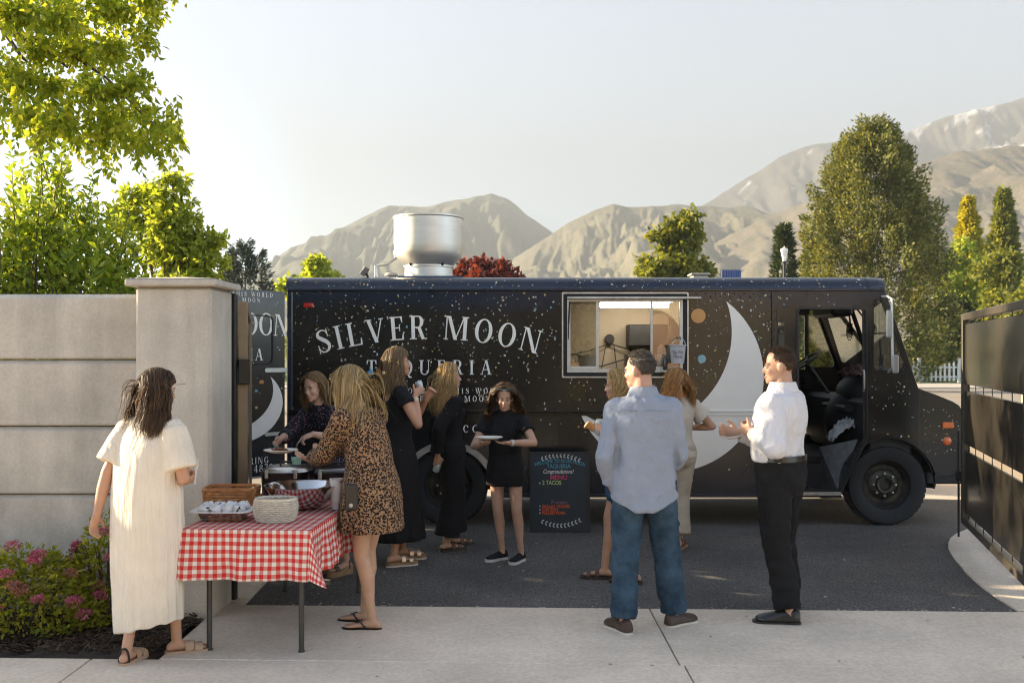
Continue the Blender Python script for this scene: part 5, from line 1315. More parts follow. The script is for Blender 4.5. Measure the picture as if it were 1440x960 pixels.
# flowering shrub at the wall foot
def spirea(label, cx, cy, w, d_, h, n, heads, rng, group=None):
    t = empty('flowering_shrub', (cx, cy, 0), 0, label, 'shrub', group)
    lm = leafmat('spirea leaf', (.14, .19, .02), (.25, .28, .03), (.42, .40, .05), .45, .35)
    a = rng.uniform(0, 6.283, n); el = np.arcsin(rng.uniform(0, 1, n)); r = rng.uniform(.45, 1.0, n) ** .5
    P = np.stack([cx + w * r * np.cos(a) * np.cos(el), cy + d_ * r * np.sin(a) * np.cos(el), .06 + h * r * np.sin(el)], 1)
    P[:, 2] += .05 * fbm(P * 8, 2)
    D = np.stack([np.cos(a), np.sin(a), np.full(n, .35)], 1) + rng.normal(size=(n, 3)) * .5
    V, Q = leaves(P, D, .048, .42, rng, .3); npmesh('foliage', V - np.array([cx, cy, 0]), Q, lm, t)
    mb = MB()
    for k in range(14):
        aa = rng.uniform(0, 6.28); mb.tube([(cx, cy, 0), (cx + w * .4 * math.cos(aa), cy + d_ * .4 * math.sin(aa), h * .5), (cx + w * .75 * math.cos(aa), cy + d_ * .75 * math.sin(aa), h * .8)], [.008, .006, .003], 4)
    mb.build('stems', bark_m, t)
    fm = [leafmat('spirea flower pink', (.34, .07, .14), (.48, .12, .20), (.58, .22, .28), .15, .2), leafmat('spirea flower faded', (.22, .09, .07), (.32, .14, .11), (.42, .20, .15), .15, .2)]
    for k in range(heads):
        while True:
            aa = rng.uniform(math.pi * .95, math.pi * 2.05); e = math.asin(rng.uniform(.15, 1)); break
        c = np.array([cx + w * 1.02 * math.cos(aa) * math.cos(e), cy + d_ * 1.02 * math.sin(aa) * math.cos(e), .08 + h * 1.03 * math.sin(e)])
        m = 130; R_ = rng.uniform(.035, .055)
        dd_ = norm(rng.normal(size=(m, 3)) + np.array([0, -.3, .7])); p_ = c + dd_ * R_ * rng.uniform(.5, 1, (m, 1)) * np.array([1, 1, .6])
        V, Q = leaves(p_, dd_ + rng.normal(size=(m, 3)) * .8, .014, .8, rng); npmesh('flower_head', V - np.array([cx, cy, 0]), Q, fm[0 if rng.random() < .6 else 1], t)
    return t
rng = np.random.default_rng(31)
spirea('rounded spirea shrub with pink flower heads in the bark bed', -3.05, 6.22, .50, .36, .47, 3600, 30, rng)
spirea('spirea shrub with faded flower heads close beside the pillar', -2.62, 6.42, .22, .2, .68, 1300, 9, rng)
spirea('leafy spirea shrub at the far end of the bark bed', -3.95, 6.2, .5, .36, .5, 2600, 16, rng)

# ================================================================== PICKET FENCE AND STREET LAMP
wp = mat('white fence paint', (.66, .64, .58), .6, var=.06)
fn_ = empty('picket_fence', (27, 60, 0), 0, 'white picket fence across the street between truck bonnet and gate', 'fence')
X0 = 22.0
pm = None
for k in range(46):
    x = X0 + k * .272; dx = abs(((x - 26.6) % 2.4) - 1.2) / 1.2
    hgt = 1.14 + .16 * (dx ** 3)
    mb = MB(); mb.prism([[(x - .06, .1), (x + .06, .1), (x + .06, hgt - .1), (x, hgt), (x - .06, hgt - .1)]], lambda a, b, t: (a, t, b), 59.97, 60.0); mb.build('picket', wp, fn_)
for k in range(6):
    x = 22.2 + k * 2.4 - .0
    mb = MB(); mb.box(x - .08, x + .08, 60.05, 60.2, 0, 1.42, .02); mb.box(x - .11, x + .11, 60.02, 60.23, 1.42, 1.47, .01); mb.build('post', wp, fn_)
for z in (.35, .92):
    mb = MB(); mb.box(X0 - .1, X0 + 12.6, 60.001, 60.045, z - .05, z + .05, .005); mb.build('rail', wp, fn_)
x, h = XZ(1103, 348, 34)
lp = empty('street_lamp', (x, 34, 0), 0, 'black street lamp with white lantern rising behind the truck roof', 'street lamp')
mb = MB(); mb.lathe([(.12, 0), (.12, .3), (.06, .5), (.05, h - .55), (.09, h - .53), (.09, h - .48), (0, h - .47)], (x, 34, 0), 14); mb.build('pole', black_m, lp, smooth=40)
mb = MB(); mb.lathe([(.055, h - .47), (.12, h - .14), (.11, h - .12)], (x, 34, 0), 8); mb.build('lantern_glass', mat('frosted glass', (.75, .74, .70), .3), lp)
mb = MB(); mb.lathe([(.13, h - .135), (.12, h - .05), (.03, h), (0, h + .06)], (x, 34, 0), 8); mb.build('lantern_cap', mat('pale metal', (.55, .54, .5), .4, .3), lp)

# ================================================================== HOUSE ACROSS FROM THE TRUCK (behind the viewer, mirrored in paint and panes)
ho = empty('stone_house', (4.6, -14, 0), 0, 'tan stone house opposite the truck, reflected in its paint and glass', 'house')
st = mat('tan stone', (.50, .42, .32), .9, var=.2, scale=2.2)
HR = Matrix.Rotation(R(34), 3, 'Z')
def hq(x, y, z): v = HR @ Vector((x, y, z)); return (v.x + 4.6, v.y - 12.5, v.z)
def hp(a, b, t): return hq(a, -t, b)
arch = [(-1.1, .15), (1.1, .15)] + [(1.1 * math.cos(R(k)), 2.1 + 1.1 * math.sin(R(k))) for k in range(0, 181, 15)]
wins = [[(-6, 1), (-4, 1), (-4, 2.6), (-6, 2.6)], [(3.2, 1), (5.4, 1), (5.4, 2.6), (3.2, 2.6)], [(-6, 3.9), (-4, 3.9), (-4, 5.2), (-6, 5.2)], [(3.2, 3.9), (5.4, 3.9), (5.4, 5.2), (3.2, 5.2)]]
mb = MB(); mb.prism([[(-6.5, 0), (6.5, 0), (6.5, 6.2), (0, 8.6), (-6.5, 6.2)], arch] + wins, hp, 0, .35); mb.build('wall', st, ho)
mb = MB(); mb.box(-6.5, 6.5, -10, -.4, 0, 6.1, M4=Matrix.Translation((4.6, -12.5, 0)) @ HR.to_4x4()); mb.build('house_body', mat('dim interior', (.05, .04, .035), .8), ho)
for w_ in wins:
    mb = MB(); mb.prism([w_], hp, .18, .2); mb.build('window', glassmat('dark glass'), ho)
mb = MB(); mb.prism([arch], hp, .25, .3); mb.build('door', mat('oak door', (.16, .08, .04), .6), ho)
for s_ in (-1, 1):
    mb = MB(); mb.add([hq(0, .6, 8.85), hq(s_ * 7.2, .6, 6.15), hq(s_ * 7.2, -10.5, 6.15), hq(0, -10.5, 8.85)], [(0, 1, 2, 3)])
    o = mb.build('roof', mat('roof shingle', (.08, .06, .05), .9, var=.3, scale=6), ho); so = o.modifiers.new('s', 'SOLIDIFY'); so.thickness = .15
sheet('front_lawn', [(-40, -14), (40, -14), (40, -5.5), (-40, -5.5)], .03, mat('lawn', (.09, .13, .035), .95))
sheet('road', [(-60, -5.5), (60, -5.5), (60, -1.2), (-60, -1.2)], .016, conc2)
rng = np.random.default_rng(77)
tree('shade_tree', 'leafy green front garden tree beside the stone house', (-11, -10, 0), [(-11 + rng.normal() * 1.5, -10 + rng.normal() * 1.5, 5 + rng.normal() * 1.2, .9) for _ in range(30)], 5000, .3, lm_g, bark_m, rng, .6, .2)
tree('shade_tree', 'leafy dark front garden tree at the corner of the stone house', (14.5, -8, 0), [(14.5 + rng.normal() * 1.8, -8 + rng.normal() * 1.5, 5 + rng.normal() * 1.2, .9) for _ in range(30)], 5000, .3, lm_d, bark_m, rng, .6, .2)
for (x_, y_, lb) in ((-3.5, -12.5, 'leafy olive street tree opposite the rear of the truck'), (-8.5, -12, 'broad leafy tree opposite the concrete wall'), (.6, -15, 'tall leafy tree standing left of the stone house front')):
    tree('garden_tree', lb, (x_, y_, 0), [(x_ + rng.uniform(-2.3, 2.3), y_ + rng.uniform(-1.5, 1.5), rng.uniform(1.0, 6.2), rng.uniform(.6, .95)) for _ in range(46)], 7000, .32, lm_g if x_ < -5 else lm_d, bark_m, rng, .6, .2, shell=.2)
# ================================================================== PEOPLE
def remesh(mb, vox, it=3, fac=.5):
    me = bpy.data.meshes.new('tmp'); me.from_pydata(mb.v, [], mb.f)
    o = bpy.data.objects.new('tmp', me); COL.objects.link(o)
    m = o.modifiers.new('r', 'REMESH'); m.mode = 'VOXEL'; m.voxel_size = vox
    if it:
        s = o.modifiers.new('s', 'SMOOTH'); s.factor = fac; s.iterations = it
    dg = bpy.context.evaluated_depsgraph_get()
    out = bpy.data.meshes.new_from_object(o.evaluated_get(dg))
    bpy.data.objects.remove(o); bpy.data.meshes.remove(me)
    out.polygons.foreach_set('use_smooth', [True] * len(out.polygons))
    return out
def vco(me):
    a = np.empty(len(me.vertices) * 3, dtype=np.float32); me.vertices.foreach_get('co', a); return a.reshape(-1, 3).astype(np.float64)
def vno(me):
    a = np.empty(len(me.vertices) * 3, dtype=np.float32); me.vertices.foreach_get('normal', a); return a.reshape(-1, 3).astype(np.float64)
def link(name, me, m, parent):
    me.name = name; me.materials.clear()
    for x in (m if isinstance(m, (list, tuple)) else [m]): me.materials.append(x)
    o = bpy.data.objects.new(name, me); COL.objects.link(o); o.parent = parent; return o
def cap(mb, p0, p1, r0, r1, n=14):
    """tapered capsule"""
    p0, p1 = Vector(p0), Vector(p1); d = (p1 - p0); L = d.length; d = d / L if L > 1e-6 else Vector((0, 0, 1))
    pts = []; rr = []
    for a in (80, 50, 20): pts.append(p0 - d * r0 * math.sin(R(a))); rr.append(r0 * math.cos(R(a)))
    pts += [p0, p0.lerp(p1, .5), p1]; rr += [r0, (r0 + r1) / 2, r1]
    for a in (20, 50, 80): pts.append(p1 + d * r1 * math.sin(R(a))); rr.append(r1 * math.cos(R(a)))
    mb.tube(pts, rr, n)
def multi(mb, pts, rr, n=16):
    mb.tube([Vector(p) for p in pts], rr, n)
def ringloft(mb, rings):
    n = len(rings[0]); vs = [v for r in rings for v in r]; fs = []
    for i in range(len(rings) - 1):
        for k in range(n): fs.append((i * n + k, i * n + (k + 1) % n, (i + 1) * n + (k + 1) % n, (i + 1) * n + k))
    fs.append(tuple(range(n - 1, -1, -1))); fs.append(tuple((len(rings) - 1) * n + k for k in range(n)))
    mb.add(vs, fs)
def ellring(c, rx, ry, ang=0, n=32, sq=2.3, rip=None):
    out = []; ca, sa = math.cos(ang), math.sin(ang)
    for k in range(n):
        t = 2 * math.pi * k / n; a, b = math.cos(t), math.sin(t)
        a = math.copysign(abs(a) ** (2 / sq), a); b = math.copysign(abs(b) ** (2 / sq), b)
        f = 1 + (rip(t) if rip else 0)
        x, y = rx * a * f, ry * b * f
        out.append((c[0] + x * ca - y * sa, c[1] + x * sa + y * ca, c[2]))
    return out

DF = dict(z=[.44, .48, .52, .56, .615, .67, .72, .765, .80, .82, .838], rx=[.060, .092, .103, .096, .074, .079, .086, .092, .090, .066, .036], ry=[.045, .066, .073, .068, .057, .062, .070, .062, .050, .042, .034])
DM = dict(z=[.44, .48, .52, .56, .615, .67, .72, .765, .80, .82, .838], rx=[.060, .088, .094, .093, .090, .096, .106, .112, .106, .078, .040], ry=[.045, .064, .068, .068, .067, .070, .074, .070, .056, .046, .038])
class P: pass
def ik(S, W_, l1, l2, pole):
    S, W_, pole = Vector(S), Vector(W_), Vector(pole)
    d = W_ - S; L = d.length
    if L > l1 + l2 - .004: W_ = S + d / L * (l1 + l2 - .004); d = W_ - S; L = d.length
    u = d / L; a = (l1 * l1 - l2 * l2 + L * L) / (2 * L); h = math.sqrt(max(0, l1 * l1 - a * a))
    pp = pole - u * pole.dot(u); pp = pp.normalized() if pp.length > 1e-5 else u.orthogonal().normalized()
    return S + u * a + pp * h, W_
SKIN = {}
def skinmat(name, c):
    m = mat(name, c, .48, 0, var=.10, scale=9, bump=.04, bscale=120, sub=.12, rvar=.05, spec=.4); return m

def person(label, loc, yaw, H, sex='f', lean=(0, 0), drop=0, tw=0, head=(0, 0, 0), hoff=(0, 0, 0), armR=None, armL=None, legR=(.09, 0, 0), legL=(-.09, 0, 0),
           skin=(.50, .30, .20), lift=.012, fat=1.0, arm=1.0, toes=False, hands=(True, True), lips=(.38, .13, .11), brow=(.06, .04, .025), heel=0):
    """arms: dict(w=world wrist, pole=local, d=finger dir (local), n=palm normal, curl); legs: (x, y, foot yaw deg) local"""
    p = P(); p.H = H; p.root = empty('person', (loc[0], loc[1], 0), R(yaw), label, 'person'); p.yaw = R(yaw); p.loc = Vector((loc[0], loc[1], 0))
    p.D = DF if sex == 'f' else DM; p.sex = sex; p.fat = fat; p.lift = lift; p.tw = R(tw)
    rot = Matrix.Rotation(p.yaw, 3, 'Z'); p.rot = rot
    p.toW = lambda v: p.loc + rot @ Vector(v); p.toL = lambda v: rot.transposed() @ (Vector(v) - p.loc)
    p.pel = Vector((0, 0, .53 * H + lift)); p.NB = Vector((lean[0], lean[1], .838 * H + lift - drop))
    def spine(f):
        if f <= .53: return p.pel + Vector((0, 0, (f - .53) * H))
        s = (f - .53) / (.838 - .53); q = p.pel.lerp(p.NB, s)
        q.x += -.0 ; q.y += .012 * math.sin(s * math.pi) * (1 if sex == 'm' else .6) - lean[1] * .12 * math.sin(s * math.pi); return q
    p.spine = spine
    p.dim = lambda f: (float(np.interp(f, p.D['z'], p.D['rx'])) * H * fat, float(np.interp(f, p.D['z'], p.D['ry'])) * H * fat)
    p.ang = lambda f: p.tw * max(0, min(1, (f - .53) / .25))
    tr = Matrix.Rotation(p.tw, 3, 'Z')
    sw = (.101 if sex == 'f' else .100) * H * (1 + (fat - 1) * .5)
    s0 = spine(.81)
    p.sh = {'R': s0 + tr @ Vector((sw, 0, -.014 * H if sex == 'f' else -.024 * H)), 'L': s0 + tr @ Vector((-sw, 0, -.014 * H if sex == 'f' else -.024 * H))}
    l1, l2 = .176 * H * arm, .148 * H * arm
    p.el = {}; p.wr = {}; p.hd = {}
    for s_, A in (('R', armR), ('L', armL)):
        sg = 1 if s_ == 'R' else -1
        if A is None: A = dict(l=(p.sh[s_].x + sg * .05, p.sh[s_].y + .03, p.sh[s_].z - .31 * H))
        W_ = p.toL(A['w']) if 'w' in A else Vector(A['l'])
        e, w = ik(p.sh[s_], W_, l1, l2, A.get('pole', (sg * .35, -1, -.2)))
        p.el[s_] = e; p.wr[s_] = w
        d = Vector(A['d']) if 'd' in A else (w - e); d.normalize()
        n_ = Vector(A['n']) if 'n' in A else Vector((-sg, .1, 0)); n_ = (n_ - d * n_.dot(d)).normalized()
        p.hd[s_] = (d, n_, (d.cross(n_) if s_ == 'R' else n_.cross(d)), A.get('curl', .5))
    p.hip = {'R': p.pel + Vector((.054 * H, 0, -.02 * H)), 'L': p.pel + Vector((-.054 * H, 0, -.02 * H))}
    p.kn = {}; p.an = {}; p.fy = {}
    for s_, Lg in (('R', legR), ('L', legL)):
        az = .046 * H + lift + (Lg[3] if len(Lg) > 3 else 0)
        k, a = ik(p.hip[s_], (Lg[0], Lg[1], az), .2345 * H, .2345 * H, (Lg[4] if len(Lg) > 4 else (0, 1, 0)))
        p.kn[s_] = k; p.an[s_] = Vector((Lg[0], Lg[1], az)); p.fy[s_] = R(Lg[2])
    # ---- head frame
    hs = (.232 if sex == 'm' else .226) / .234 * (H / 1.70) ** .6; p.hs = hs
    piv = p.NB + Vector((0, .004, .035 * H)); p.HR = Euler((R(head[1]), R(head[2]), R(head[0])), 'XYZ').to_matrix()
    up = H + lift - drop - .118 * hs - piv.z
    p.HC = piv + Vector(hoff) + p.HR @ Vector((0, .022, up))
    hp_ = lambda v: tuple(p.HC + p.HR @ (Vector(v) * hs))
    p.hp = hp_
    b = MB()
    fs_ = [f for f in p.D['z']]
    ringloft(b, [ellring(spine(f), p.dim(f)[0] * (.86 if f < .83 else 1), p.dim(f)[1] * (.82 if f < .83 else .9), p.ang(f)) for f in fs_])
    nr = .028 if sex == 'f' else .0335
    cap(b, p.NB - Vector((0, 0, .02 * H)), p.HC + p.HR @ Vector((0, -.018, -.055)) * hs, nr * H * 1.12, nr * H * .98)
    for s_ in 'RL':
        q = 1.0 if sex == 'f' else 1.1
        cap(b, s0.lerp(p.sh[s_], .55), p.sh[s_], .027 * H, .029 * H)
        multi_pts = [p.sh[s_], p.sh[s_].lerp(p.el[s_], .4), p.el[s_]]
        cap(b, p.sh[s_], p.el[s_], .0295 * H * q, .0215 * H * q); cap(b, p.el[s_], p.el[s_].lerp(p.wr[s_], .4), .0215 * H * q, .0225 * H * q); cap(b, p.el[s_].lerp(p.wr[s_], .4), p.wr[s_], .0225 * H * q, .0145 * H * q)
        hand(b, p, s_, H)
        lg = 1.0 if sex == 'f' else 1.02
        cap(b, p.hip[s_], p.kn[s_], .047 * H * lg, .031 * H * lg); cm = p.kn[s_].lerp(p.an[s_], .32) + Vector((0, -.010 * H, 0))
        cap(b, p.kn[s_], cm, .0305 * H, .031 * H); cap(b, cm, p.kn[s_].lerp(p.an[s_], .75), .031 * H, .0195 * H); cap(b, p.kn[s_].lerp(p.an[s_], .75), p.an[s_], .0195 * H, .0185 * H)
        foot(b, p, s_, heel)
    # head
    E = lambda c, r: b.ell(hp_(c), tuple(x * hs for x in r), 18, 12, 0, p.HR)
    E((0, -.012, .030), (.075, .094, .088)); E((0, .022, -.030), (.061, .068, .082)); E((0, .040, -.080), (.046, .046, .032)); E((0, .074, -.098), (.020, .016, .017))
    for sg in (-1, 1):
        E((sg * .034, .060, -.034), (.024, .022, .026)); E((sg * .0765, -.006, -.012), (.0125, .020, .033)); E((sg * .082, -.012, .004), (.007, .016, .018)); E((sg * .030, .074, .014), (.021, .013, .010))
    cap(b, hp_((0, .083, .006)), hp_((0, .103, -.034)), .0085 * hs, .0105 * hs, 10); E((0, .095, -.039), (.0155, .012, .008))
    E((0, .088, -.066), (.021, .010, .006)); E((0, .087, -.076), (.018, .010, .0065))
    me = remesh(b, .0074, 3, .5)
    sk = skinmat('skin %.2f %.2f' % (skin[0], skin[2]), skin)
    p.body = link('body', me, sk, p.root)
    # eyes, brows, lips
    ew = mat('eye white', (.55, .52, .48), .3); ir = mat('iris', (.03, .025, .02), .2)
    for sg in (-1, 1):
        q = MB(); q.ell(hp_((sg * .030, .079, -.006)), (.0125 * hs, .010 * hs, .0065 * hs), 12, 8, 0, p.HR); q.ell(hp_((sg * .030, .0835, -.0065)), (.0052 * hs, .0062 * hs, .0054 * hs), 10, 6, 1, p.HR)
        q.build('eye', [ew, ir], p.root, smooth=True, world=False, fix=False)
        q = MB(); q.tube([hp_((sg * .012, .0905, .0155)), hp_((sg * .028, .0900, .0205)), hp_((sg * .046, .0775, .0165))], [.003 * hs, .0036 * hs, .0018 * hs], 5); q.build('eyebrow', mat('brow %.2f' % brow[0], brow, .8), p.root, world=False)
        q = MB(); q.tube([hp_((sg * .016, .0865, -.0015)), hp_((sg * .030, .0895, .0022)), hp_((sg * .044, .0800, -.002))], [.0012 * hs, .0022 * hs, .0014 * hs], 5); q.build('eyelid', mat('lash', (.03, .02, .016), .7), p.root, world=False)
    q = MB(); q.ell(hp_((0, .0885, -.0655)), (.0205 * hs, .0105 * hs, .0058 * hs), 12, 7, 0, p.HR); q.ell(hp_((0, .0880, -.0755)), (.0175 * hs, .0105 * hs, .0062 * hs), 12, 7, 0, p.HR)
    q.build('lips', mat('lip %.2f' % lips[0], lips, .4), p.root, smooth=True, world=False, fix=False)
    return p
def hand(b, p, s_, H):
    d, n_, t, curl = p.hd[s_]; k = H / 1.72 * (.96 if p.sex == 'f' else 1.06); W_ = p.wr[s_]
    M3 = Matrix((t, d, n_)).transposed()
    b.ell(W_ + d * .046 * k, (.038 * k, .052 * k, .0165 * k), 14, 9, 0, M3)
    cap(b, W_ - d * .01, W_ + d * .03 * k, .021 * k, .022 * k, 10)
    for off, L, sp in ((.029, .068, .10), (.0095, .076, .03), (-.010, .071, -.04), (-.029, .056, -.12)):
        q = W_ + d * .083 * k + t * off * k; a = 0; dirv = (d + t * sp).normalized()
        for i, fr in enumerate((.45, .32, .27)):
            a += curl * (.75 if i == 0 else .95)
            dv = (dirv * math.cos(a) + n_ * math.sin(a)).normalized(); q2 = q + dv * L * fr * k
            cap(b, q, q2, .0096 * k, .0090 * k, 8); q = q2
    q = W_ + d * .022 * k + t * .028 * k; dv = (t * .75 + d * .75 + n_ * .35).normalized(); q2 = q + dv * .042 * k
    cap(b, q, q2, .0125 * k, .0105 * k, 8); dv2 = (d * .9 + t * .15 + n_ * (.25 + curl * .5)).normalized(); cap(b, q2, q2 + dv2 * .030 * k, .0105 * k, .009 * k, 8)
FOOT = [(-.058, .020, .030, .0), (-.045, .029, .048, 0), (-.01, .031, .066, 0), (.035, .030, .058, 0), (.08, .036, .042, .0), (.125, .043, .031, 0), (.152, .043, .025, 0), (.172, .034, .019, 0), (.184, .018, .011, 0)]
def fpt(p, s_, a, b_, z):
    fy = p.fy[s_]; f = Vector((-math.sin(fy), math.cos(fy), 0)); r = Vector((math.cos(fy), math.sin(fy), 0))
    k = p.H / 1.72 * (1.0 if p.sex == 'f' else 1.06); A = p.an[s_]
    return Vector((A.x, A.y, 0)) + f * (a * k) + r * (b_ * k) + Vector((0, 0, A.z - .046 * p.H + z * k))
def foot(b, p, s_, heel=0):
    rings = []
    for (a, w, h, _) in FOOT:
        lift = heel * max(0, 1 - max(0, (a + .02)) / .12)
        ring = []
        for i in range(16):
            t = 2 * math.pi * i / 16; z = math.sin(t); ring.append(tuple(fpt(p, s_, a, w * math.cos(t), lift + (h * z if z > 0 else 0) + (.004 if z < 0 else .004))))
        ring = [tuple(fpt(p, s_, a, w * math.cos(2 * math.pi * i / 16), lift + h * .5 + h * .5 * math.sin(2 * math.pi * i / 16) + .002)) for i in range(16)]
        rings.append(ring)
    ringloft(b, rings)
    cap(b, p.an[s_] + Vector((0, 0, .01)), fpt(p, s_, .0, 0, .04 + heel), .0185 * p.H, .026)
def outline(scale=1.0, L=1.0):
    pts = []
    for (a, w) in ((-.066, .0), (-.060, .018), (-.045, .028), (-.01, .032), (.04, .031), (.085, .039), (.125, .046), (.155, .045), (.178, .034), (.192, .014), (.195, 0)): pts.append((a * L, w * scale))
    return pts + [(a, -w) for a, w in pts[-2:0:-1]]
def sole(p, s_, z0, z1, m, name='sole', scale=1.04, heel=0, L=1.03):
    mb = MB(); o = outline(scale, L)
    def zz(a, z): return z + heel * max(0, 1 - max(0, a + .02) / .13)
    base = p.an[s_].z - .046 * p.H
    vs = [fpt(p, s_, a, b_, z0 - p.lift) for a, b_ in o] + [fpt(p, s_, a * .99, b_ * .98, zz(a, z1 - p.lift)) for a, b_ in o]
    n = len(o); fs = [(i, (i + 1) % n, (i + 1) % n + n, i + n) for i in range(n)] + [tuple(range(n))[::-1], tuple(range(n, 2 * n))]
    mb.add(vs, fs); return mb.build(name, m, p.root, smooth=50, world=False)
def upper(p, s_, m, h=1.0, w=1.12, z=0.0, name='shoe_upper', open_=True, a1=None):
    """closed shoe body"""
    b = MB(); rings = []
    for (a, wd, hh) in ((-.066, .012, .05), (-.058, .028, .066), (-.035, .034, .072), (.0, .035, .074), (.04, .035, .066), (.08, .040, .052), (.12, .046, .042), (.152, .046, .034), (.178, .036, .026), (.192, .016, .016)):
        rings.append([tuple(fpt(p, s_, a, wd * w / 1.08 * math.cos(t), z + (hh * h) * max(0, math.sin(t)) + .001)) for t in [2 * math.pi * i / 20 for i in range(20)]])
    ringloft(b, rings); me = remesh(b, .006, 2); return link(name, me, m, p.root)
def strap(p, s_, a, m, width=.02, h=None, name='strap', skew=0, th=.0035):
    """band over the foot at station a"""
    w = float(np.interp(a, [f[0] for f in FOOT], [f[1] for f in FOOT])); hh = float(np.interp(a, [f[0] for f in FOOT], [f[2] for f in FOOT])) if h is None else h
    b = MB(); vs = []; n = 12
    for i in range(n + 1):
        t = math.pi * i / n
        for da, k in ((-width / 2, 1.07), (width / 2, 1.07), (width / 2, 1.22), (-width / 2, 1.22)):
            vs.append(fpt(p, s_, a + da + skew * math.cos(t), w * k * math.cos(t), .004 + (hh * 1.0 + .0) * (k - .02) * max(0, math.sin(t)) ** .8))
    fs = []
    for i in range(n):
        for j in range(4): fs.append((i * 4 + j, i * 4 + (j + 1) % 4, (i + 1) * 4 + (j + 1) % 4, (i + 1) * 4 + j))
    fs += [(0, 1, 2, 3), tuple(n * 4 + k for k in (3, 2, 1, 0))]
    b.add(vs, fs); return b.build(name, m, p.root, smooth=50, world=False)

# ---- clothing
def wrinkle(me, amp, seed, f1=(7, 7, 4), f2=(18, 18, 11), zlo=None, hem=None):
    co = vco(me); no = vno(me)
    w = amp * (.65 * (1 - 2 * np.abs(fbm(co * np.array(f1), seed, 2))) + .45 * fbm(co * np.array(f2), seed + 3, 3))
    co += no * w[:, None]
    if hem: co = hem(co)
    me.vertices.foreach_set('co', co.astype(np.float32).ravel()); me.update()
def top(p, m, sleeve=.5, hem=.50, ease=.012, hem_ease=.02, sl_ease=.012, neck=.835, name='shirt', cuff=0.0, seed=1, amp=.004, hemfn=None, vox=.0095, flare=0, belly=0, bust=True):
    b = MB(); H = p.H
    zs = [f for f in np.linspace(hem, .815, 12)] + [.826, neck]
    rings = []
    for f in zs:
        rx, ry = p.dim(max(f, .49)); t = max(0, (.66 - f) / (.66 - hem)) if hem < .66 else 0
        e = ease + (hem_ease - ease) * t
        c = p.spine(f); 
        if belly: c = c + Vector((0, belly * math.exp(-((f - .62) / .07) ** 2), 0))
        if f >= .82: e = .014
        rings.append(ellring(c, rx + e + flare * t * t, ry + e * 1.1 + flare * t * t, p.ang(f)))
    ringloft(b, rings)
    tr = Matrix.Rotation(p.tw, 3, 'Z')
    if p.sex == 'f' and bust:
        for sg in (-1, 1): b.ell(p.spine(.735) + tr @ Vector((sg * .043 * H, .05 * H * p.fat, -.006 * H)), (.036 * H, .031 * H, .036 * H))
    q = 1.0 if p.sex == 'f' else 1.08
    for s_ in 'RL':
        S, E_, W_ = p.sh[s_], p.el[s_], p.wr[s_]
        c0 = p.spine(.805)
        cap(b, c0.lerp(S, .5), S, .034 * H * q + sl_ease * .4, .031 * H * q + sl_ease * .6); cap(b, p.NB + Vector((0, -.008, -.012 * H)), c0.lerp(S, .8) + Vector((0, 0, .012 * H)), .030 * H, .026 * H)
        ru, re, rw = .0305 * H * q + sl_ease, .024 * H * q + sl_ease, .0175 * H * q + sl_ease * .7
        if sleeve <= 1:
            e = S.lerp(E_, sleeve); multi(b, [S, S.lerp(E_, sleeve * .5), e], [ru + .004, ru + (re - ru) * sleeve * .5 + flare * .2, ru + (re - ru) * sleeve + cuff])
        else:
            w = E_.lerp(W_, sleeve - 1); cap(b, S, E_, ru, re)
            multi(b, [E_ - (W_ - E_).normalized() * .02, E_.lerp(W_, .3), E_.lerp(w, .8), w], [re, re * 1.0, rw + cuff * .5, rw + cuff])
    me = remesh(b, vox, 4, .55); wrinkle(me, amp, seed, hem=hemfn)
    return link(name, me, m, p.root)
def trousers(p, m, leg=1.0, ease=.012, hem_r=.05, waist=.575, name='trousers', seed=2, amp=.004, knee_r=None, vox=.0095, thigh=None):
    b = MB(); H = p.H
    ringloft(b, [ellring(p.spine(f), p.dim(f)[0] + ease, p.dim(f)[1] + ease * 1.2, 0) for f in (.455, .48, .50, .52, .54, .56, waist)])
    if p.sex == 'f':
        for sg in (-1, 1): b.ell(p.pel + Vector((sg * .045 * H, -.035 * H, -.012 * H)), (.054 * H, .049 * H, .057 * H))
    for s_ in 'RL':
        Hp, K, A = p.hip[s_], p.kn[s_], p.an[s_]
        tr_ = thigh or (.053 * H + ease); kr = knee_r or (.036 * H + ease * 1.2)
        cap(b, Hp, Hp.lerp(K, .5), tr_, (tr_ + kr) / 2)
        if leg <= .5:
            multi(b, [Hp, Hp.lerp(K, leg), Hp.lerp(K, leg * 2)], [tr_, tr_, hem_r])
        else:
            multi(b, [Hp.lerp(K, .4), K, K.lerp(A, .5), K.lerp(A, leg)], [(tr_ + kr) / 2 + .003, kr, (kr + hem_r) / 2, hem_r])
    me = remesh(b, vox, 4, .5); wrinkle(me, amp, seed, (6, 6, 9), (16, 16, 18)); return link(name, me, m, p.root)
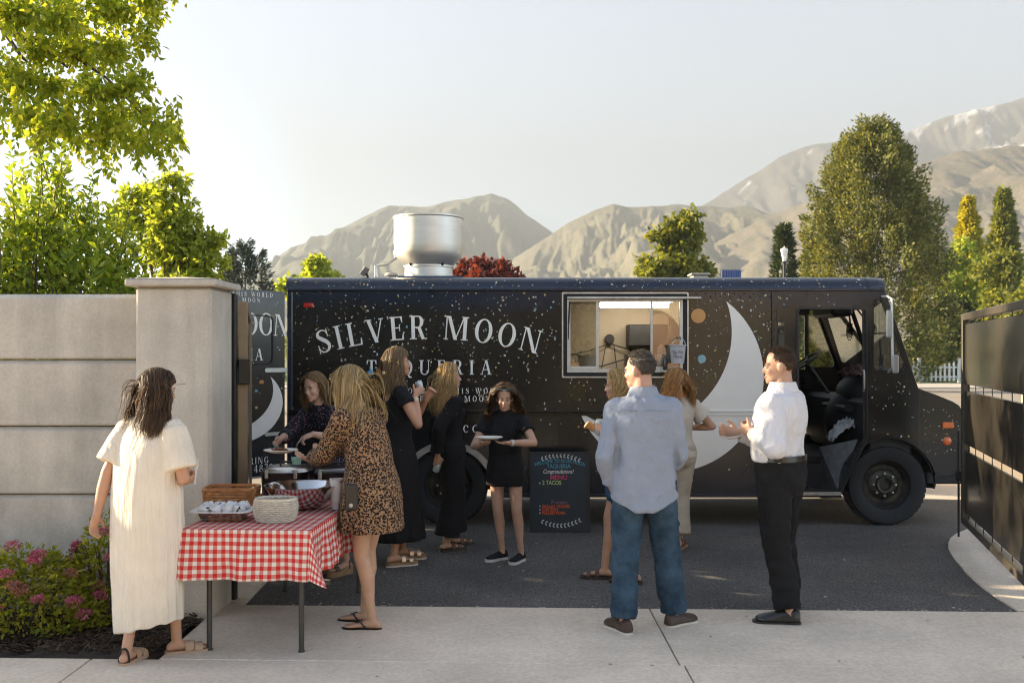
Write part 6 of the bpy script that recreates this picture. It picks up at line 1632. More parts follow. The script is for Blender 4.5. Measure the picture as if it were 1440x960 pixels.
def skirtlike(p, m, rows, sleeves=None, name='dress', seed=3, amp=.004, rip=0.03, nr=11, vox=.0095, f1=(7, 7, 2.5), extra=None, sl_ease=.02, hemfn=None, sleeve_len=.6, cuff=0):
    """rows: (z, cx, cy, rx, ry) from hem to neck"""
    b = MB(); rr = random.Random(seed); ph = [rr.uniform(0, 6.28) for _ in range(4)]; z0 = rows[0][0]; z1 = rows[-1][0]
    def rp(z):
        k = rip * max(0, 1 - (z - z0) / (z1 - z0) * 1.5)
        return lambda t: k * (math.sin(nr * t + ph[0]) + .5 * math.sin((nr * 1.0 + 5) * t + ph[1]))
    # densify
    Z = [r[0] for r in rows]; rings = []
    for z in np.linspace(z0, z1, 22):
        v = [float(np.interp(z, Z, [r[i] for r in rows])) for i in range(1, 5)]
        rings.append(ellring((v[0], v[1], z), v[2], v[3], p.ang(z / p.H) , 64, 2.2, rp(z)))
    ringloft(b, rings)
    H = p.H; q = 1.0
    tr = Matrix.Rotation(p.tw, 3, 'Z')
    for sg in (-1, 1):
        b.ell(p.spine(.735) + tr @ Vector((sg * .043 * H, .046 * H * p.fat, -.006 * H)), (.037 * H, .034 * H, .037 * H)); b.ell(p.pel + Vector((sg * .042 * H, -.036 * H, -.012 * H)), (.050 * H, .046 * H, .055 * H))
    for s_ in 'RL':
        S, E_, W_ = p.sh[s_], p.el[s_], p.wr[s_]; ru, re, rw = .0305 * H * q + sl_ease, .024 * H * q + sl_ease, .018 * H * q + sl_ease * .7
        cap(b, p.spine(.805).lerp(S, .5), S, .034 * H + .004, .031 * H + sl_ease * .5); cap(b, p.NB + Vector((0, -.008, -.012 * H)), p.spine(.805).lerp(S, .8) + Vector((0, 0, .010 * H)), .028 * H, .025 * H)
        if sleeve_len <= 1: multi(b, [S, S.lerp(E_, sleeve_len * .5), S.lerp(E_, sleeve_len)], [ru, ru + cuff * .5, ru + cuff])
        else:
            cap(b, S, E_, ru, re); w = E_.lerp(W_, sleeve_len - 1); multi(b, [E_ - (W_ - E_).normalized() * .02, E_.lerp(W_, .4), E_.lerp(w, .9), w], [re, re, rw + cuff, rw])
    if extra: extra(b)
    me = remesh(b, vox, 3, .5); wrinkle(me, amp, seed, f1, (20, 20, 8), hem=hemfn); return link(name, me, m, p.root)
def collar(p, m, h=.035, r=None):
    b = MB(); n = 26; c = p.NB + Vector((0, .008, .006)); r0 = (.036 if p.sex == 'f' else .044) * p.H * (r or 1); vs = []
    for i in range(n + 1):
        t = R(100) + R(340) * i / n
        for (rr, z) in ((r0 * 1.16, -.03), (r0 * 1.0, h), (r0 * 1.06, h + .004), (r0 * 1.34, -.018)):
            vs.append(c + Vector((rr * math.cos(t), rr * math.sin(t), z)))
    fs = [(i * 4 + j, i * 4 + (j + 1) % 4, (i + 1) * 4 + (j + 1) % 4, (i + 1) * 4 + j) for i in range(n) for j in range(4)]
    b.add(vs, fs); return b.build('collar', m, p.root, smooth=60, world=False)

# ---- hair
def hairmat(name, c1, c2, c3): return leafmat(name, c1, c2, c3, .18, .48)
def hair(p, hm, length=.34, n=420, wave=.012, freq=3.0, front=.42, vol=.012, side=0.0, seed=1, tuck=0.0, forward=0.0, wd=.0075, spread=0, top_part=0.0, bangs=False, back=.022):
    """fine ribbon strands laid over the skull and falling under gravity, clear of face and shoulders"""
    rng = np.random.default_rng(seed); hs = p.hs; HC = np.array(p.HC); HRm = np.array(p.HR); n = int(n * 6.5)
    C0 = np.array((0, -.010, .022)) * hs; RA = np.array((.083, .103, .100)) * hs
    okv = lambda d: ~((d[:, 1] > front) & (d[:, 2] < .62 + .25 * (d[:, 1] - front))) & (d[:, 2] > -.62) & ~((d[:, 1] > .02) & (d[:, 2] < -.35))
    b = MB(); b.ell((0, 0, 0), (1, 1, 1), 30, 20); V = np.array(b.v)
    cen = np.array([V[list(f)].mean(0) for f in b.f]); keep = okv(cen); F = [f for f, k in zip(b.f, keep) if k]
    mb = MB(); mb.add([tuple(v) for v in (V * RA * .985 + C0) @ HRm.T + HC], F); cp = mb.build('hair', hm, p.root, smooth=True, world=False)
    so = cp.modifiers.new('s', 'SOLIDIFY'); so.thickness = .006; so.offset = -1
    tors = np.array(p.spine(.77)); TR = np.array((.112 * p.H * (1.0 if p.sex == 'f' else 1.1), .075 * p.H, .125 * p.H))
    d = norm(rng.normal(size=(n * 6, 3))); d = d[okv(d) & (d[:, 2] > -.5)][:n]; n = len(d)
    ns = 12; L = length * rng.uniform(.80, 1.05, n) * (1 - .25 * np.maximum(0, -d[:, 2])); st = (L / ns)[:, None]
    th = (1 + vol / .09 * rng.uniform(.05, 1.0, n))[:, None]
    sx = np.where(np.abs(d[:, 0] - top_part) > .02, np.sign(d[:, 0] - top_part), rng.choice((-1, 1), n))
    comb = np.stack([sx * .9, np.full(n, -.35), np.full(n, -.35)], 1); comb = norm(comb - d * (comb * d).sum(1, keepdims=True))
    q = (d * RA * th + C0) @ HRm.T + HC; pts = [q]; dv = comb @ HRm.T
    cl = np.stack([vnoise(d * 5.5, 31 + k) for k in range(3)], 1)                 # coherent locks
    lean_ = cl * .10 * (1 + spread * 2) + rng.normal(size=(n, 3)) * .018
    fly = rng.random(n) < .035; lean_[fly] += rng.normal(size=(fly.sum(), 3)) * .22
    ph = vnoise(d * 4.5, 77) * 6.0 + rng.normal(size=n) * .25
    tk = TR * (1.02 + .10 * rng.random((n, 1)))
    for k in range(ns):
        w = min(.5, .13 + .05 * k)
        dv = norm(dv * (1 - w) + (np.array((side, 0, -1.0)) + lean_) * w); q = q + dv * st
        ql = (q - HC) @ HRm - C0; m_ = np.linalg.norm(ql / (RA * th), axis=1, keepdims=True)
        q = np.where(m_ < 1, (ql / np.maximum(m_, 1e-6) + C0) @ HRm.T + HC, q)
        fl = (q - HC) @ HRm
        face = (fl[:, 1] > .035 * hs) & (np.abs(fl[:, 0]) < .074 * hs) & (fl[:, 2] < .07 * hs)
        fl[face, 0] = sx[face] * .078 * hs; fl[face, 1] -= .012
        bk = (fl[:, 1] > back * hs) & (fl[:, 2] < .05 * hs); fl[bk, 1] = back * hs - .008 * rng.random(bk.sum())
        q = fl @ HRm.T + HC
        m2 = np.linalg.norm((q - tors) / tk, axis=1, keepdims=True); q = np.where(m2 < 1, tors + (q - tors) / np.maximum(m2, 1e-6), q)
        pts.append(q)
    A = np.stack(pts, 1); s = np.linspace(0, 1, ns + 1)[None, :, None]
    tang = np.gradient(A, axis=1); tang /= np.linalg.norm(tang, axis=2, keepdims=True) + 1e-9
    ov_ = A - (HC + np.array((0, 0, -.1))); ov_[..., 2] *= .2; ov_ /= np.linalg.norm(ov_, axis=2, keepdims=True) + 1e-9
    ov_ = ov_ + rng.normal(size=(n, 1, 3)) * .45
    sd = np.cross(tang, ov_); sd /= np.linalg.norm(sd, axis=2, keepdims=True) + 1e-9; ov_ = np.cross(sd, tang)
    amp = wave * np.clip(s * 1.8 - .25, 0, 1); a_ = ph[:, None, None] + s * freq * 6.28
    A = A + sd * amp * np.sin(a_) + ov_ * amp * .6 * np.cos(a_)
    w_ = wd * .30 * (1 - .75 * s ** 2) * rng.uniform(.6, 1.3, (n, 1, 1))
    Vv = np.stack([A + sd * w_, A - sd * w_], 2).reshape(-1, 3)
    base = (np.arange(n) * (ns + 1) * 2)[:, None] + (np.arange(ns) * 2)[None, :]
    Q = np.stack([base, base + 1, base + 3, base + 2], -1).reshape(-1, 4)
    o = npmesh('hair_locks', Vv, Q, hm, p.root, smooth=True); o['kind'] = 'stuff'
    return o
def short_hair(p, hm, front=.50, L=.016, n=2600, seed=1, low=-.42, fade=True):
    rng = np.random.default_rng(seed); hs = p.hs; HC = np.array(p.HC); HRm = np.array(p.HR)
    C0 = np.array((0, -.012, .029)) * hs; RA = np.array((.078, .097, .091)) * hs
    ok = lambda d: not (d[1] > front - .35 * max(0, .25 - d[2]) and d[2] < .66) and d[2] > (low if d[1] > -.3 else low - .25) and not (d[1] > .12 and d[2] < .05) and not (-.25 < d[1] < .15 and abs(d[0]) > .8 and d[2] < -.22)
    b = MB(); b.ell((0, 0, 0), (1, 1, 1), 48, 32); V = np.array(b.v); F = [f for f in b.f if ok(V[list(f)].mean(0))]
    mb = MB(); mb.add([tuple(v) for v in (V * RA * 1.0 + C0) @ HRm.T + HC], F); cp = mb.build('hair', hm, p.root, smooth=True, world=False)
    verts = []; quads = []
    c = 0
    while c < n:
        d = rng.normal(size=3); d /= np.linalg.norm(d)
        if not ok(d): continue
        c += 1; ln = L * (.35 + .65 * max(0, min(1, (d[2] + .1) / .7)) if fade else 1) * rng.uniform(.7, 1.2)
        t = np.array((rng.normal() * .3, .55 if d[2] > .4 else -.3, -.5 if d[2] < .5 else .15)); dv = d * .38 + t * .8 + rng.normal(size=3) * .22; dv /= np.linalg.norm(dv)
        p0 = d * RA + C0; p1 = p0 + dv * ln; sd = np.cross(dv, d); sd /= np.linalg.norm(sd) + 1e-6; w = .0016
        base = len(verts); 
        for q in (p0 - sd * w, p0 + sd * w, p1 + sd * w * .4, p1 - sd * w * .4): verts.append(HRm @ q + HC)
        quads.append((base, base + 1, base + 2, base + 3))
    o = npmesh('hair_strands', np.array(verts), quads, hm, p.root); o['kind'] = 'stuff'; return o
def LG(loc, yaw, wx, wy, phi, z=0, pole=None):
    v = Matrix.Rotation(-R(yaw), 3, 'Z') @ Vector((wx - loc[0], wy - loc[1], 0))
    t = (v.x, v.y, phi - yaw, z)
    return t + (pole,) if pole else t
def fabric(name, c, rough=.85, var=.1, scale=12, bump=.25, bscale=350, **k): return mat(name, c, rough, 0, var=var, scale=scale, bump=bump, bscale=bscale, spec=.25, **k)
black_f = fabric('black fabric', (.010, .010, .011), .85, bump=.8, bscale=14)
# printed / woven cloths
def crinkle():
    m = fabric('cream crinkle cotton', (.74, .665, .55), .9, .06, 6, 0)
    n, l, p_ = nodes_of(m); tc = n.new('ShaderNodeTexCoord'); mp = n.new('ShaderNodeMapping'); mp.inputs['Scale'].default_value = (42, 42, 5)
    l.new(tc.outputs['Object'], mp.inputs['Vector']); nz = n.new('ShaderNodeTexNoise'); nz.inputs['Scale'].default_value = 1; nz.inputs['Detail'].default_value = 5; nz.inputs['Distortion'].default_value = .4
    l.new(mp.outputs[0], nz.inputs['Vector']); b = n.new('ShaderNodeBump'); b.inputs['Strength'].default_value = .75; b.inputs['Distance'].default_value = .02
    l.new(nz.outputs['Fac'], b.inputs['Height']); l.new(b.outputs[0], p_.inputs['Normal'])
    p_.inputs['Transmission Weight'].default_value = 0; return m
def leopard():
    m = fabric('leopard print', (.31, .185, .10), .85, .15, 20, .1)
    n, l, p_ = nodes_of(m); src = p_.inputs['Base Color'].links[0].from_socket
    tc = n.new('ShaderNodeTexCoord'); nz = n.new('ShaderNodeTexNoise'); nz.inputs['Scale'].default_value = 30; l.new(tc.outputs['Object'], nz.inputs['Vector'])
    va = n.new('ShaderNodeVectorMath'); va.operation = 'MULTIPLY_ADD'; va.inputs[1].default_value = (.03, .03, .03)
    l.new(nz.outputs['Color'], va.inputs[0]); l.new(tc.outputs['Object'], va.inputs[2])
    vo = n.new('ShaderNodeTexVoronoi'); vo.inputs['Scale'].default_value = 80; vo.feature = 'F1'; l.new(va.outputs[0], vo.inputs['Vector'])
    cr = n.new('ShaderNodeValToRGB'); e = cr.color_ramp.elements; e[0].position = .50; e[0].color = (1, 1, 1, 1); e[1].position = .56; e[1].color = (0, 0, 0, 1)
    l.new(vo.outputs['Distance'], cr.inputs[0]); mx = n.new('ShaderNodeMix'); mx.data_type = 'RGBA'
    l.new(cr.outputs[0], mx.inputs[0]); l.new(src, mx.inputs[6]); mx.inputs[7].default_value = (.016, .010, .008, 1); l.new(mx.outputs[2], p_.inputs['Base Color']); return m
def dots():
    m = fabric('dark floral', (.018, .015, .024), .85, .2, 20, .1)
    n, l, p_ = nodes_of(m); src = p_.inputs['Base Color'].links[0].from_socket; tc = n.new('ShaderNodeTexCoord')
    last = src
    for sc, th, col in ((58, .20, (.40, .34, .36)), (26, .17, (.22, .06, .10))):
        vo = n.new('ShaderNodeTexVoronoi'); vo.inputs['Scale'].default_value = sc; l.new(tc.outputs['Object'], vo.inputs['Vector'])
        cr = n.new('ShaderNodeValToRGB'); e = cr.color_ramp.elements; e[0].position = th; e[0].color = (1, 1, 1, 1); e[1].position = th + .05; e[1].color = (0, 0, 0, 1)
        l.new(vo.outputs['Distance'], cr.inputs[0]); mx = n.new('ShaderNodeMix'); mx.data_type = 'RGBA'; l.new(cr.outputs[0], mx.inputs[0]); l.new(last, mx.inputs[6]); mx.inputs[7].default_value = (*col, 1); last = mx.outputs[2]
    l.new(last, p_.inputs['Base Color']); return m
leather = mat('brown leather', (.10, .055, .032), .55, 0, var=.25, scale=14, bump=.15)
dk_leather = mat('dark leather', (.035, .022, .016), .5, 0, var=.25, scale=14, bump=.15)
blk_leather = mat('black leather', (.012, .012, .012), .3, 0, var=.25, scale=14, bump=.1, coat=.2)
cork = mat('cork', (.30, .18, .10), .8, 0, var=.2, scale=60)
pale_sole = mat('pale rubber sole', (.60, .56, .48), .7)
metal_gold = mat('pale gold', (.60, .48, .33), .35, .7)

# ---------------------------------------------------------------- 1 woman in cream dress
loc, yw = (-2.085, 5.72), -28
p = person('person in long cream crinkled dress with dark wavy hair, holding a fork, seen from behind', loc, yw, 1.635, 'f', lean=(.0, .02), head=(-22, -8, 0),
           armR=dict(w=(-1.945, 5.83, 1.00), pole=(.9, -.6, -.3), d=(.25, .9, .1), n=(-.8, 0, .5), curl=.9), armL=dict(w=(-2.375, 5.66, .80), pole=(-.4, -1, 0), curl=.45),
           legL=LG(loc, yw, -2.165, 5.60, -8), legR=LG(loc, yw, -1.955, 5.80, -68), skin=(.50, .28, .18), lift=.022, fat=1.06)
cr_m = crinkle()
def hem1(co):
    lowm = co[:, 2] < .32; co[lowm, 2] += (.055 * (co[lowm, 0] / .2)) * ((.32 - co[lowm, 2]) / .14).clip(0, 1) + .005 * np.sin(co[lowm, 0] * 37 + co[lowm, 1] * 53) * ((.32 - co[lowm, 2]) / .14).clip(0, 1); return co
skirtlike(p, cr_m, [(.185, .0, .0, .205, .165), (.45, -.01, .0, .215, .17), (.75, -.015, 0, .222, .172), (.95, -.02, 0, .220, .165), (1.12, -.01, 0, .212, .15), (1.24, .0, .01, .200, .130), (1.30, 0, .012, .178, .10), (1.345, 0, .015, .13, .072), (1.372, 0, .018, .085, .06), (1.392, 0, .02, .062, .052)],
          sleeve_len=.82, sl_ease=.026, cuff=.018, rip=.02, nr=17, amp=.0045, seed=4, f1=(11, 11, 1.2), hemfn=hem1)
hair(p, hairmat('dark brown hair', (.030, .017, .010), (.065, .036, .018), (.13, .072, .034)), .35, 720, .011, 1.7, vol=.016, seed=2, side=.02, wd=.0058)
tan_l = mat('tan leather', (.46, .30, .19), .6, 0, var=.12, scale=14)
for s_ in 'RL':
    sole(p, s_, 0, .024, tan_l, L=1.06, scale=1.1); strap(p, s_, .075, tan_l, .05, None); strap(p, s_, .128, tan_l, .05)
    q = MB()
    for a in (.055, .08, .105, .13, .145):
        for b_ in (-.022, 0, .022):
            w = float(np.interp(a, [f[0] for f in FOOT], [f[1] for f in FOOT])); h = float(np.interp(a, [f[0] for f in FOOT], [f[2] for f in FOOT])) * 1.16
            q.ell(fpt(p, s_, a, b_, .006 + h * math.sqrt(max(0, 1 - (b_ / w / 1.1) ** 2))), (.0045, .0045, .0045), 8, 5)
    o = q.build('studs', mat('pale stud', (.65, .6, .52), .25, .8), p.root, smooth=True, world=False); tag(o, kind='stuff')
    if s_ == 'L': strap(p, s_, -.035, mat('black strap', (.015, .013, .012), .5), .012, .07, 'heel_strap')
# fork
hw = p.toW(p.wr['R'] + p.hd['R'][0] * .085)
fk = MB(); A_ = Vector((hw.x + .012, hw.y - .01, hw.z - .03)); up_ = Vector((.10, -.02, 1)).normalized()
fk.tube([A_, A_ + up_ * .06, A_ + up_ * .095], [(.005, .003), (.005, .003), (.008, .003)], 6)
fk.tube([A_ + up_ * .09, A_ + up_ * .115], [(.009, .0025), (.0125, .0025)], 6)
for k in (-1, -.33, .33, 1): fk.tube([A_ + up_ * .112 + Vector((k * .0105, 0, 0)), A_ + up_ * .150 + Vector((k * .0105, 0, 0))], [.0022, .0014], 5)
tag(fk.build('plastic_fork', mat('white plastic', (.7, .7, .68), .35)), 'white plastic fork held upright by the person in the cream dress', 'fork')

# ---------------------------------------------------------------- 2 server behind the table
loc, yw = (-1.40, 7.92), 138
p = person('person in dark floral blouse serving food behind the checked table', loc, yw, 1.60, 'f', lean=(-.02, .17), drop=.035, head=(12, -12, 4), hoff=(0, .015, 0),
           armR=dict(w=(-1.735, 7.50, 1.115), pole=(1, -.4, -.5), d=(.1, .8, -.6), n=(-.7, .2, -.4), curl=1.0), armL=dict(w=(-1.47, 7.36, 1.155), pole=(-.6, -.8, -.6), d=(.5, .8, -.35), n=(.4, 0, -1), curl=.9),
           legR=LG(loc, yw, -1.50, 7.95, 150), legL=LG(loc, yw, -1.315, 7.9, 140), skin=(.54, .33, .235), lift=.045, lips=(.42, .16, .13), brow=(.12, .07, .035))
dm_ = dots()
top(p, dm_, 1.55, .52, .014, .03, .020, seed=5, name='blouse', cuff=.012)
trousers(p, fabric('dark navy denim', (.012, .014, .022)), leg=.62, hem_r=.075)
hair(p, hairmat('light brown hair', (.10, .060, .028), (.20, .125, .06), (.33, .22, .11)), .24, 360, .006, 1.2, vol=.010, seed=6, wd=.007)
for s_ in 'RL': sole(p, s_, 0, .045, cork, heel=.035); strap(p, s_, .125, leather, .045); strap(p, s_, -.01, leather, .014, .085, 'ankle_strap')
hw = p.toW(p.wr['R'] + p.hd['R'][0] * .085)
sp2 = MB(); E_ = Vector((-1.675, 7.22, 1.03)); sp2.tube([hw + Vector((0, 0, .015)), hw.lerp(E_, .5), E_], [(.009, .006), (.008, .005), (.007, .004)], 6)
tag(sp2.build('serving_spoon', mat('teal silicone', (.03, .36, .36), .45)), 'teal serving spoon reaching from the server to the plate', 'spoon')
hw = p.toW(p.wr['L'] + p.hd['L'][0] * .09)
tg = empty('tongs', hw, 0, 'steel tongs pointing down from the hand of the server', 'tongs')
for k in (-1, 1):
    q = MB(); q.tube([hw + Vector((.02, .02, .03)), hw + Vector((-.03, k * .014, -.04)), hw + Vector((-.05, k * .012, -.10)), hw + Vector((-.055, k * .004, -.125))], [(.007, .003), (.008, .003), (.007, .003), (.012, .003)], 6); q.build('tong_arm', steel_m, tg)

# ---------------------------------------------------------------- 3 leopard dress
loc, yw = (-.90, 6.34), 58
p = person('person in leopard print dress and flip-flops holding a plate at the table', loc, yw, 1.675, 'f', lean=(-.01, .085), drop=.012, head=(8, -16, 0), hoff=(0, .03, 0),
           armL=dict(w=(-1.325, 6.56, 1.055), pole=(-.6, -.5, -1), d=(.05, 1, .0), n=(.35, 0, 1), curl=.45), armR=dict(w=(-1.27, 6.85, 1.06), pole=(.8, -.5, -1), d=(-.3, 1, 0), n=(-.2, 0, 1), curl=.5),
           legL=LG(loc, yw, -.885, 6.30, 84), legR=LG(loc, yw, -.955, 6.47, 72), skin=(.54, .32, .21), lift=.012)
lp_m = leopard()
skirtlike(p, lp_m, [(.635, -.01, -.005, .20, .205), (.78, -.01, -.01, .195, .195), (.95, 0, -.005, .180, .165), (1.06, 0, .01, .158, .135), (1.20, 0, .04, .160, .135), (1.30, 0, .065, .165, .115), (1.36, 0, .075, .140, .085), (1.395, 0, .083, .09, .062), (1.41, 0, .085, .062, .055)],
          sleeve_len=1.84, sl_ease=.024, cuff=.012, rip=.035, nr=9, amp=.006, seed=8)
hair(p, hairmat('blonde hair', (.22, .145, .06), (.38, .265, .12), (.56, .43, .24)), .42, 460, .004, 1.0, vol=.012, seed=3, wd=.008, side=0)
q = MB(); a_ = p.wr['L'].lerp(p.el['L'], .10)
q.tube([p.wr['L'].lerp(p.el['L'], .03), p.wr['L'].lerp(p.el['L'], .14)], .0335, 12); q.build('hair_tie', black_f, p.root, world=False)
for s_ in 'RL':
    sole(p, s_, 0, .013, blk_leather, L=1.05, scale=1.1)
    q = MB()
    for sg in (-1, 1): q.tube([fpt(p, s_, .125, 0, .012), fpt(p, s_, .105, 0, .042), fpt(p, s_, .075, sg * .022, .050), fpt(p, s_, .035, sg * .036, .012)], [(.005, .004), (.007, .004), (.008, .004), (.007, .004)], 6)
    q.build('thong_strap', blk_leather, p.root, world=False)
bg_ = empty('phone_bag', (-.985, 6.13, .83), 0, 'small black crossbody phone bag hanging against the leopard dress', 'bag')
q = MB(); q.box(-1.025, -.945, 6.085, 6.115, .79, .955, .010, M4=None); q.build('pouch', blk_leather, bg_)
q = MB(); q.lathe([(0, -.006), (.010, -.005), (.013, 0)], (-.985, 6.085, .822), 12, 'Y'); q.build('snap', silver_m, bg_, smooth=True)
q = MB(); q.tube([(-1.023, 6.10, .95), (-.985, 6.08, 1.10), (-.95, 6.10, 1.28), (-.93, 6.2, 1.40)], .004, 5); q.build('strap', blk_leather, bg_)
pl_m = mat('paper plate', (.66, .62, .55), .7, var=.04)
def plate(c, r, label, tilt=(0, 0), food=None):
    e = empty('paper_plate', c, 0, label, 'plate')
    M3 = Euler((tilt[0], tilt[1], 0)).to_matrix()
    q_ = MB(); q_.lathe([(0, 0), (r * .62, .0), (r * .72, .006), (r * .98, .016), (r, .018), (r * .98, .021), (r * .70, .010), (r * .6, .004), (0, .004)], (0, 0, 0), 30)
    q_.v = [tuple(M3 @ Vector(v)) for v in q_.v]; q_.build('plate_disc', pl_m, e, smooth=50, world=False)
    return e
plate((-1.555, 6.70, 1.085), .115, 'paper plate with food held over the table by the person in leopard print')
q = MB(); rr = random.Random(2)
for k in range(26):
    a, r_ = rr.uniform(0, 6.28), rr.uniform(0, .055); q.ell((-1.56 + r_ * math.cos(a), 6.70 + r_ * math.sin(a), 1.100 + rr.uniform(0, .014)), (rr.uniform(.008, .016), rr.uniform(.006, .012), rr.uniform(.005, .01)), 7, 5)
tag(q.build('taco_filling', mat('spiced meat', (.16, .06, .025), .7, var=.5, scale=60), None, smooth=True), 'heap of brown taco filling on the held paper plate', 'food', kind='stuff')

# ---------------------------------------------------------------- 4 tall woman in black dress, drinking
loc, yw = (-.965, 8.33), -72
p = person('person in long black dress with sunlit blonde hair drinking from a can', loc, yw, 1.755, 'f', lean=(0, -.01), head=(0, 3, 0),
           armR=dict(w=(-.80, 8.20, 1.405), pole=(.5, .1, -1), d=(-.35, .75, .75), n=(-.9, .1, .3), curl=.75), armL=dict(w=(-.72, 8.34, 1.37), pole=(-.5, .2, -1), d=(.45, .5, .9), n=(.9, 0, .2), curl=.7),
           legR=LG(loc, yw, -.97, 8.19, -62), legL=LG(loc, yw, -.93, 8.46, -70), skin=(.50, .27, .17), lift=.035)
skirtlike(p, black_f, [(.20, 0, 0, .21, .23), (.6, 0, 0, .195, .20), (.9, 0, 0, .185, .165), (1.07, 0, 0, .145, .12), (1.2, 0, .01, .155, .13), (1.30, 0, .01, .165, .12), (1.40, 0, 0, .150, .085), (1.45, 0, 0, .10, .065), (1.475, 0, 0, .062, .052)], sleeve_len=.38, sl_ease=.014, cuff=.004, rip=.05, nr=8, seed=9)
hair(p, hairmat('dark blonde hair', (.10, .062, .030), (.20, .130, .065), (.33, .23, .12)), .34, 430, .014, 2.0, vol=.02, seed=12)
for s_ in 'RL':
    sole(p, s_, 0, .012, pale_sole, L=1.06, scale=1.1); sole(p, s_, .0125, .036, cork, 'footbed', 1.08, L=1.05); strap(p, s_, .07, metal_gold, .032); strap(p, s_, .13, metal_gold, .032)
q = MB(); q.tube([p.wr['R'].lerp(p.el['R'], .10), p.wr['R'].lerp(p.el['R'], .22)], .031, 12); q.build('bracelet', metal_gold, p.root, smooth=True, world=False)
q = MB(); q.lathe([(.010, 0), (.013, .001), (.013, .004), (.010, .005)], p.hp((.079, -.004, -.048)), 14, 'X', close=True); q.build('earring', metal_gold, p.root, smooth=True, world=False)
can_m = mat('can print', (.62, .62, .62), .3, .3, var=.1, scale=38, col2=(.38, .52, .54))
def can(c, axis, label, h=.122, r=.031):
    e = empty('drink_can', c, 0, label, 'can'); M3 = Vector(axis).normalized().to_track_quat('Z', 'Y').to_matrix()
    q_ = MB(); q_.lathe([(0, -h / 2 + .004), (r * .75, -h / 2), (r, -h / 2 + .012), (r, h / 2 - .014), (r * .82, h / 2 - .003)], (0, 0, 0), 22); q_.v = [tuple(M3 @ Vector(v)) for v in q_.v]; q_.build('can_body', can_m, e, smooth=35, world=False)
    q_ = MB(); q_.lathe([(r * .82, h / 2 - .003), (r * .84, h / 2), (r * .76, h / 2), (r * .74, h / 2 - .005), (0, h / 2 - .005)], (0, 0, 0), 22); q_.v = [tuple(M3 @ Vector(v)) for v in q_.v]; q_.build('can_lid', steel_m, e, smooth=35, world=False); return e
w = p.toW(p.wr['R'] + p.hd['R'][0] * .10 + p.hd['R'][1] * .035)
can(w, (-.25, 0, 1), 'white drink can lifted by the person in the long black dress', .115)

# ---------------------------------------------------------------- 5 blonde in black jumpsuit
loc, yw = (-.575, 8.95), -62
p = person('person in black long-sleeved jumpsuit with long wavy golden hair', loc, yw, 1.635, 'f', lean=(0, -.005), head=(-14, 2, 0),
           armR=dict(w=(-.655, 8.76, .855), pole=(.4, -1, 0), n=(-.8, .3, 0), curl=.95), legR=LG(loc, yw, -.585, 8.82, -58), legL=LG(loc, yw, -.52, 9.08, -60), skin=(.52, .30, .20), lift=.02)
top(p, black_f, 1.88, .53, .014, .018, .022, seed=15, name='jumpsuit_top', cuff=.010)
trousers(p, black_f, leg=.90, ease=.022, hem_r=.115, knee_r=.10, seed=6)
hair(p, hairmat('golden blonde hair', (.25, .155, .06), (.42, .28, .12), (.62, .46, .24)), .43, 460, .022, 2.4, vol=.02, seed=19, spread=.3)
for s_ in 'RL': sole(p, s_, 0, .022, dk_leather, L=1.06, scale=1.12); strap(p, s_, .065, leather, .036); strap(p, s_, .128, leather, .036)
w = p.toW(p.wr['R'] + p.hd['R'][0] * .085 + p.hd['R'][1] * .03)
can((w.x + .005, w.y, w.z - .02), (.35, 0, 1), 'white and green can hanging in the hand of the person in the jumpsuit', .115)

# ---------------------------------------------------------------- 6 girl in black tee dress with plate
loc, yw = (-.055, 8.42), 166
p = person('person in short black dress with sunglasses on head looking down at a plate', loc, yw, 1.475, 'f', lean=(0, .02), head=(14, -15, 0), hoff=(0, .01, 0),
           armR=dict(w=(-.235, 8.17, 1.015), pole=(.7, -.5, -.6), d=(-.55, .9, .0), n=(0, 0, 1), curl=.35), armL=dict(w=(-.02, 8.12, 1.022), pole=(-1, -.35, -.35), d=(.9, .5, 0), n=(0, .1, 1), curl=.3),
           legR=LG(loc, yw, -.085, 8.45, 128), legL=LG(loc, yw, .075, 8.38, 150), skin=(.50, .30, .205), lift=.022, fat=1.05, lips=(.36, .13, .11), brow=(.05, .032, .02))
skirtlike(p, black_f, [(.64, 0, 0, .168, .125), (.74, 0, 0, .168, .128), (.80, 0, 0, .162, .125), (.90, 0, 0, .138, .108), (1.0, 0, .005, .140, .115), (1.08, 0, .012, .145, .122), (1.15, 0, .015, .145, .09), (1.20, 0, .018, .115, .07), (1.228, 0, .02, .080, .058), (1.255, 0, .022, .060, .052), (1.278, 0, .026, .050, .046)], sleeve_len=.52, sl_ease=.010, cuff=.004, rip=.006, nr=7, amp=.004, seed=22)
hair(p, hairmat('curly brown hair', (.045, .024, .013), (.085, .048, .026), (.14, .085, .045)), .31, 430, .022, 3.2, vol=.026, seed=23, front=.50)
wht = mat('white rubber', (.62, .60, .56), .6)
for s_ in 'RL': sole(p, s_, 0, .026, wht, L=1.05, scale=1.1); upper(p, s_, fabric('black canvas', (.014, .014, .016)), .95, 1.10, .004)
q = MB(); q.tube([p.wr['L'].lerp(p.el['L'], .06), p.wr['L'].lerp(p.el['L'], .15)], .0275, 12); q.build('watch_band', mat('white band', (.6, .58, .55), .5), p.root, smooth=True, world=False)
gl_m = mat('sunglass lens', (.05, .12, .13), .12, .3, coat=.6)
for sg in (-1, 1):
    q = MB(); q.ell(p.hp((sg * .034, .070, .092)), (.028 * p.hs, .008 * p.hs, .020 * p.hs), 14, 8, 0, p.HR @ Euler((-.75, 0, sg * -.25)).to_matrix()); q.build('sunglass_lens', gl_m, p.root, smooth=True, world=False)
